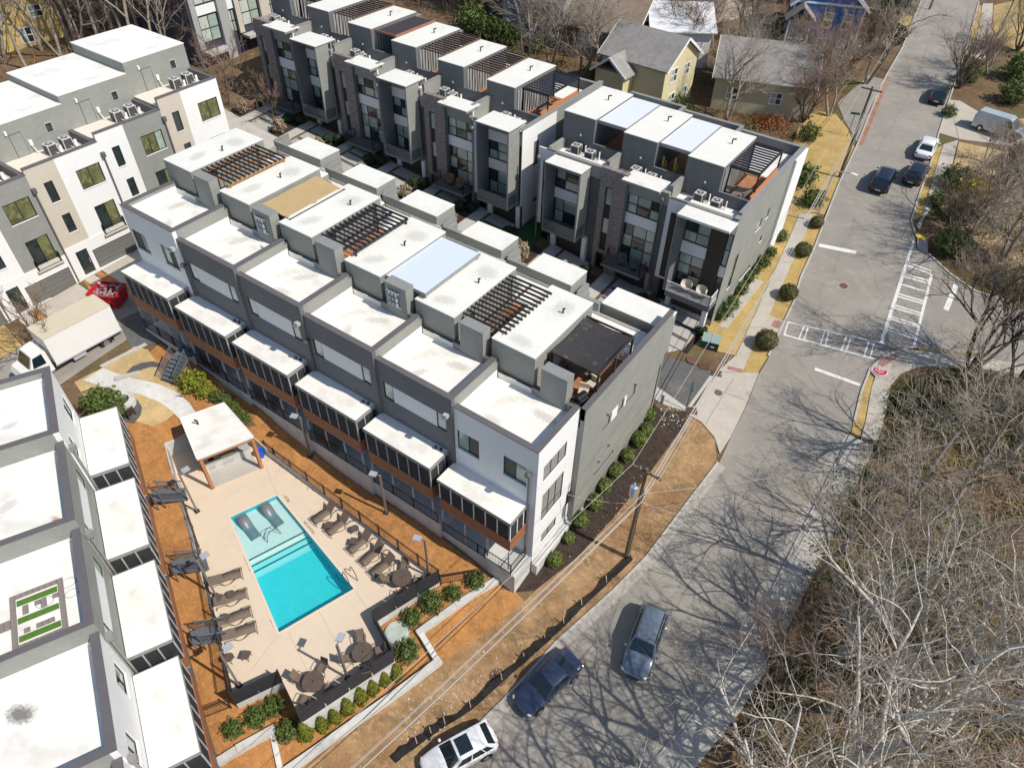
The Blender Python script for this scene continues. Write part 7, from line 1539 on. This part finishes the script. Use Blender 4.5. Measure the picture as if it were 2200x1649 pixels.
def setgrp(proto, pts, labs, sc=None, group=None):
    for i,(p,l_) in enumerate(zip(pts,labs)):
        s=(sc[i] if isinstance(sc,(list,tuple)) else sc) if sc else rnd.uniform(.9,1.1)
        o=put(proto,p,l_,rnd.uniform(0,6.28),s,copy=i>0 or bool(proto.get('placed'))); proto['placed']=1
        if group: o['group']=group
box=shrub('boxwood_shrub','x','boxwood shrubs beside the corner house',ball(.55,.5,.14,1),1500,.07,LB,1,((0,0,.48),.42,.42,.4))
ordn=['first','second','third','fourth','fifth','sixth','seventh','eighth','ninth','tenth']
setgrp(box,[(0.47,15.22),(1.06,14.02),(0.99,12.91),(0.99,11.24),(0.94,9.62),(0.87,8.09),(0.99,6.55),(0.88,4.86),(0.91,3.33),(0.99,1.46)],['%s boxwood ball along the corner house, counted from the alley'%q for q in ordn],[1.1,.95,1.15,1,1.05,1.05,1.1,1.15,.8,1.0])
thuja=shrub('conifer','x','small conifers below the pool deck screen',cone(.42,1.5),1300,.07,LT,3,((0,0,.5),.25,.25,.5))
pts=[(-4.75,-15.83),(-4.25,-14.98),(-4.00,-14.26),(-3.80,-13.43),(-3.57,-12.54),(-3.33,-11.76),(-3.16,-10.96),(-2.84,-10.23)]
setgrp(thuja,pts,['%s small conifer below the deck screen, counted from the bottom'%q for q in ordn],[1.15,.95,.9,1,1.05,.95,.95,1.0])
loro=shrub('garden_shrub','x','green shrubs around the pool deck',ball(.75,.62,.3,5),1500,.095,LG,5)
setgrp(loro,[(-3.65,-5.80),(-2.94,-4.52),(-4.06,-7.28),(-3.05,-8.95),(-2.32,-2.95),(-6.94,-16.02),(-7.24,-17.00),(-7.72,-18.19),(-5.52,-16.46)],['leafy shrub between the deck screen and the concrete wall','low leafy shrub right of the larger one by the deck screen','leafy shrub just above the round tank lid','leafy shrub overlapping the round tank lid','leafy shrub nearest the terrace of the corner house','round shrub at the notch of the deck','leafy shrub below the bottom left deck screen','sparse shrub by the iron fence shadow at the bottom left','leafy shrub on the corner above the bottom left wall'],[.95,.7,.8,.95,.8,.75,.8,.7,.8])
yel=shrub('yellow_green_shrub','x','planting along the upper terrace wall',ball(.8,.5,.35,9),1300,.11,LY,9)
setgrp(yel,[(-28.47,-3.93),(-27.46,-3.81),(-29.10,-4.05)],['bright yellow green shrub below the porch stair','smaller yellow green shrub right of the bright one','yellow green shrub left of the bright one'],[1.2,.8,.9])
setgrp(loro,[(-24.70,-3.52),(-25.63,-3.43),(-23.64,-3.60),(-26.40,-3.56)],['dull green shrub in the shade of the terrace wall','shaded shrub left of the dull green one','shrub nearest the pavilion roof corner','shaded shrub right of the yellow green ones'],.7,'planting along the upper terrace wall')
setgrp(loro,[(-31.97,-9.42),(-31.42,-8.91),(-30.60,-8.85)],['dark green shrub by the near left house beside the gravel','dark green shrub at the gravel edge','small dark shrub beside the garden chair'],[1.5,1.2,.8],'shrubs by the fire pit')
gl=shrub('clipped_globe','x','clipped globe shrubs along the street pavement',ball(.85,.75,.05,13),2600,.075,LO,13,((0,0,.75),.75,.75,.68),cat='shrub')
setgrp(gl,[(4.73,28.73),(4.00,35.69),(2.92,42.21),(2.49,47.14)],['big clipped globe shrub nearest the alley mouth','clipped globe shrub half way along the street pavement','clipped globe shrub level with the white stop line','clipped globe shrub at the upper end of the pavement'],[1.15,1.0,.95,.8])
setgrp(loro,[(0.20,43.28),(0.43,40.57),(0.36,38.67),(0.22,37.33),(0.09,35.79),(0.14,33.88),(0.22,31.54),(-0.04,30.03)],['%s green shrub along the end wall of the street row, counted from the top'%q for q in ordn],[.9,.7,.9,.7,.85,.9,1.0,1.25],'shrubs along the street end wall')
bal=shrub('dark_ball_shrub','x','dark shrubs at the garages of the back rows',ball(.55,.5,.06,17),1100,.075,LD,17,((0,0,.5),.45,.45,.42))
bp_=[(F0[0]-6*k-.2,26.6) for k in range(6)]+[(F0[0]-6*k-5.2,27.3) for k in range(6)]+[(R0[0]-6*k-.2,26.8) for k in range(3)]
setgrp(bal,bp_,['dark round shrub at the %s garage of the %s row'%(a,b_) for b_,n_ in (('long back',6),) for a in ['first','second','third','fourth','fifth','sixth']]+['dark round shrub at the %s front door of the long back row'%a for a in ['first','second','third','fourth','fifth','sixth']]+['dark round shrub at the %s garage of the street row'%a for a in ['first','second','third']])
gr=shrub('plume_grass','x','plume grasses along the far alley',ball(.55,.75,.3,19),700,.13,LC,19,None,True,'ornamental grass')
setgrp(gr,[(F0[0]-6*k-5.4,24.6) for k in range(6)]+[(-18.0,24.4),(-12.5,24.2)],['pale plume grass on the %s alley bed of the long back row'%a for a in ['first','second','third','fourth','fifth','sixth']]+['pale plume grass beside the green turf gap','pale plume grass between the street row garages'],[.8,1.0,.9,1.1,1.2,1.1,1.35,.9])
# large evergreen and hedges
ev=thing('evergreen_tree','tall glossy evergreen beside the upper street','tree',(0,0,0)); m=MB(); rr=random.Random(31)
for q in range(70):
    z=rr.uniform(1.2,10.5); k=3.4*(1-z/12.5)**.8; a=rr.uniform(0,6.28); rad=k*rr.uniform(.55,1.0); c_=(rad*math.cos(a),rad*math.sin(a),z); f_=ball(1.0,.65,.2,q)
    leaves(m,190,lambda r_,c_=c_,f_=f_:(tuple(Vector(f_(r_)[0])+Vector(c_)-Vector((0,0,.6))),f_(r_)[1]),.2,rr)
obj('foliage',m,LD,ev); m=MB(); m.tube((0,0,-.3),(0,0,9.5),.25,.06,8); obj('trunk',m,BK_D,ev); p=(-4.41,88.63); ev.location=(*p,h(*p))
bush=shrub('wild_bush','x','wild bushes around the gardens',ball(1.3,1.1,.35,23),1500,.15,LG,23)
wb=[(1015,65,1.5),(1050,85,1.3),(1090,95,1.2),(1150,110,.9),(1310,190,1.0),(1340,200,1.2),(1375,215,1.2),(1290,175,.9),(1420,205,.8),(1455,240,.9),(1735,300,.8),(1720,395,1.0),(1745,440,.8),(2080,60,.8)]
setgrp(bush,[((-50.65,59.41)),((-47.32,58.68)),((-44.64,59.25)),((-40.68,60.09)),((-28.01,58.03)),((-26.08,58.15)),((-23.68,57.96)),((-29.82,58.78)),((-22.17,60.58)),((-18.81,58.39)),((-3.87,61.73)),((-1.40,53.18)),((0.93,50.38))],['wild green bush behind the long back row','second wild bush behind the long back row','wild bush left of the pale blue boards','wild bush at the foot of the pale blue boards','wild bush behind the gap of the two rows','leafy bush in front of the cream house gable','tall leafy bush at the cream house wing','low bush at the corner of the long back row','bush below the lit wall of the cream house','low bush right of the cream house','green tuft beside the cut stump on the tan lawn','olive bush between the end wall and the lawn','low olive bush above the street pavement'],[q[2] for q in wb])
yb=shrub('flowering_bush','bright yellow flowering bush at the right side of the street','x',ball(1.5,1.1,.35,29),2200,.13,LF,29); yb['group']='bushes along the right side'; put(yb,(14.15,59.54),None,0,1.0,False)
setgrp(bush,[((11.76,60.95)),((13.94,55.73)),((12.59,90.20)),((13.33,83.23)),((11.42,56.89)),((14.30,50.01)),((16.86,69.39)),((19.31,47.74)),((7.67,86.12)),((7.93,75.63))],['dark bush above the yellow flowering bush','green bush left of the yellow flowering bush','green bush near the right edge above the van','bush behind the parked van','low bush by the right pavement','thick bush at the side street corner','bush at the right edge below the van','green bush over the side street kerb','bush by the upper right driveway','olive bush beside the driveway mouth'],[1.0,.9,1.4,1.2,.7,1.1,1.0,.8,1.0,.6],'bushes along the right side')
# russet pile with fallen limbs behind the street row
m=MB(); rr=random.Random(77)
for q in range(160):
    a=rr.uniform(0,6.28); L_=rr.uniform(.8,2.4); m.tube((rr.gauss(0,.7),rr.gauss(0,.5),rr.uniform(.0,.5)),(1.6*math.cos(a)*L_/1.6,1.1*math.sin(a)*L_/1.6,rr.uniform(.1,1.4)),.035,.01,4)
leaves(m,1600,lambda r_:((r_.gauss(0,1.1),r_.gauss(0,.8),abs(r_.gauss(.2,.35))),(0,0,1)),.13,rr)
o=obj('brush_pile',m,mat('russet_brush',(.38,.15,.05),.9,var=.5,vscale=2)); p=(-8.61,62.34); o.location=(*p,h(*p)); tag(o,'russet pile of cut branches behind the street row','brush pile')
# ---------------------------------------------------------------- ground cover masses (nobody could count these)
def scatter(name,label,n,area,size,mt,seed,zr=(.02,.25),nz=.6,avoid=None,clump=1.2,cl=28):
    rr=random.Random(seed); m=MB(); pts=[]
    xs=[p[0] for p in area]; ys=[p[1] for p in area]; cnt=0
    while cnt<n:
        x,y=rr.uniform(min(xs),max(xs)),rr.uniform(min(ys),max(ys))
        if not inpoly(x,y,area) or (avoid and any(inpoly(x,y,a) for a in avoid)): cnt+=.2; continue
        k=rr.uniform(.5,1.3); ps=[(x+rr.gauss(0,clump*k*.5),y+rr.gauss(0,clump*k*.5)) for _ in range(cl)]; pts+=[(a,b,k) for a,b in ps]; cnt+=cl
    zz=hv([p[0] for p in pts],[p[1] for p in pts]); it=iter(zip(pts,zz))
    def f(r_):
        (x,y,k),z=next(it); return ((x,y,z+r_.uniform(*zr)*k),(0,0,nz))
    leaves(m,len(pts),f,size,rr); o=obj(name,m,mt); tag(o,label,'ground cover',kind='stuff'); return o
RW=[(14.74,22.94),(16.14,24.72),(15.72,29.17),(16.88,33.52),(23.74,36.25),(34,34),(40,20),(38,-6),(29.26,6.23),(15.73,-3.17),(15.58,3.92)]
scatter('leaf_litter','russet fallen leaves over the right hand wood',16000,RW,.11,mat('russet_litter',(.30,.155,.07),.9,var=.5,vscale=1.3),3,(.01,.06),3.0,None,2.0,40)
scatter('undergrowth','green undergrowth below the trees of the right hand wood',20000,RW,.13,LG,4,(.05,.7),.6,None,1.1,60)
scatter('undergrowth','yellow green undergrowth in the right hand wood',14000,RW,.12,mat('olive_yellow_leaf',(.19,.17,.03),.7,var=.4,vscale=2),5,(.05,.6),.6,None,1.0,60)
scatter('ivy','dark ivy in the shade below the corner pavement',5000,[(15.24,27.69),(15.57,29.66),(16.95,33.26),(23.49,35.80),(23.84,32.41),(17.57,27.07)],.12,LD,6,(.03,.25),1.0,None,.9,50)
GW=[(-110,10),(-82,8),(-70,22),(-72,50),(-58,52),(-20,48),(-3,56),(-8,78),(-20,100),(-8,120),(-60,125),(-110,60)]
scatter('leaf_litter','brown fallen leaves in the old gardens and the upper wood',15000,GW,.2,mat('brown_litter',(.25,.13,.06),.9,var=.5,vscale=.8),8,(.01,.1),3.0,None,3.0,40)
scatter('undergrowth','olive undergrowth in the old gardens',9000,GW,.2,LO,9,(.05,.8),.6,None,1.5,60)
ER=[(13.84,49.32),(13.75,53.00),(11.42,56.89),(11.73,62.96),(16.91,71.65),(38,56),(34,48),(21.77,46.05),(17.76,45.89)]
scatter('undergrowth','green and brown undergrowth between side street and van driveway',9000,ER,.15,LO,10,(.04,.6),.6,None,1.2,60)
def brush(name,label,n,area,seed,mt,hh=(.6,2.2)):
    rr=random.Random(seed); m=MB(); xs=[p[0] for p in area]; ys=[p[1] for p in area]; P=[]
    while len(P)<n:
        x,y=rr.uniform(min(xs),max(xs)),rr.uniform(min(ys),max(ys))
        if inpoly(x,y,area): P.append((x,y))
    zz=hv([p[0] for p in P],[p[1] for p in P])
    for (x,y),z in zip(P,zz):
        b0=Vector((x,y,z-.05)); H_=rr.uniform(*hh)
        for q in range(6):
            d=Vector((rr.gauss(0,.35),rr.gauss(0,.35),1)); p1=b0+d*H_*.5; p2=p1+(d+Vector((rr.gauss(0,.4),rr.gauss(0,.4),0)))*H_*.5
            o=len(m.v); w=.012
            for a in (b0,p1,p2): m.v += [(a.x-w,a.y,a.z),(a.x+w,a.y+w,a.z),(a.x,a.y-w,a.z)]
            for k_ in (0,3): m.f += [(o+k_,o+k_+1,o+k_+4,o+k_+3),(o+k_+1,o+k_+2,o+k_+5,o+k_+4),(o+k_+2,o+k_,o+k_+3,o+k_+5)]
    o=obj(name,m,mt); tag(o,label,'brush',kind='stuff'); return o
brush('brushwood','thin bare brushwood under the right hand trees',1500,RW,21,BK_T,(.5,1.8)); brush('brushwood','thin brown brushwood in the old gardens',1600,GW,22,BK_R,(.8,2.6)); brush('brushwood','bare brushwood on the bank right of the street',900,ER,23,BK_T,(.6,2.2))
# dry grass tufts along the lawns and bank edges
scatter('dry_grass','dry grass on the clay bank and mulch edge',5000,[(3.09,16.64),(5.51,16.86),(5.88,5.53),(3.18,-7.38),(1.46,-16.36),(-3.92,-17.31),(-0.35,-6.13),(2.07,2.65)],.06,mat('straw_blade',(.50,.38,.20),.9,var=.3,vscale=2),31,(.01,.08),.2,None,1.2,40)
scatter('pine_needles','pine straw tufts over the garden beds',9000,[(-33,-3.2),(-1,-2.2),(1,-4.5),(-1.5,-9.5),(-5.5,-18),(-9.5,-23),(-30,-11)],.05,mat('straw_needles',(.52,.25,.08),.9,var=.4,vscale=2),32,(.02,.05),1.5,[DECK],1.2,40)
for o in bpy.data.objects:
    if 'placed' in o: del o['placed']
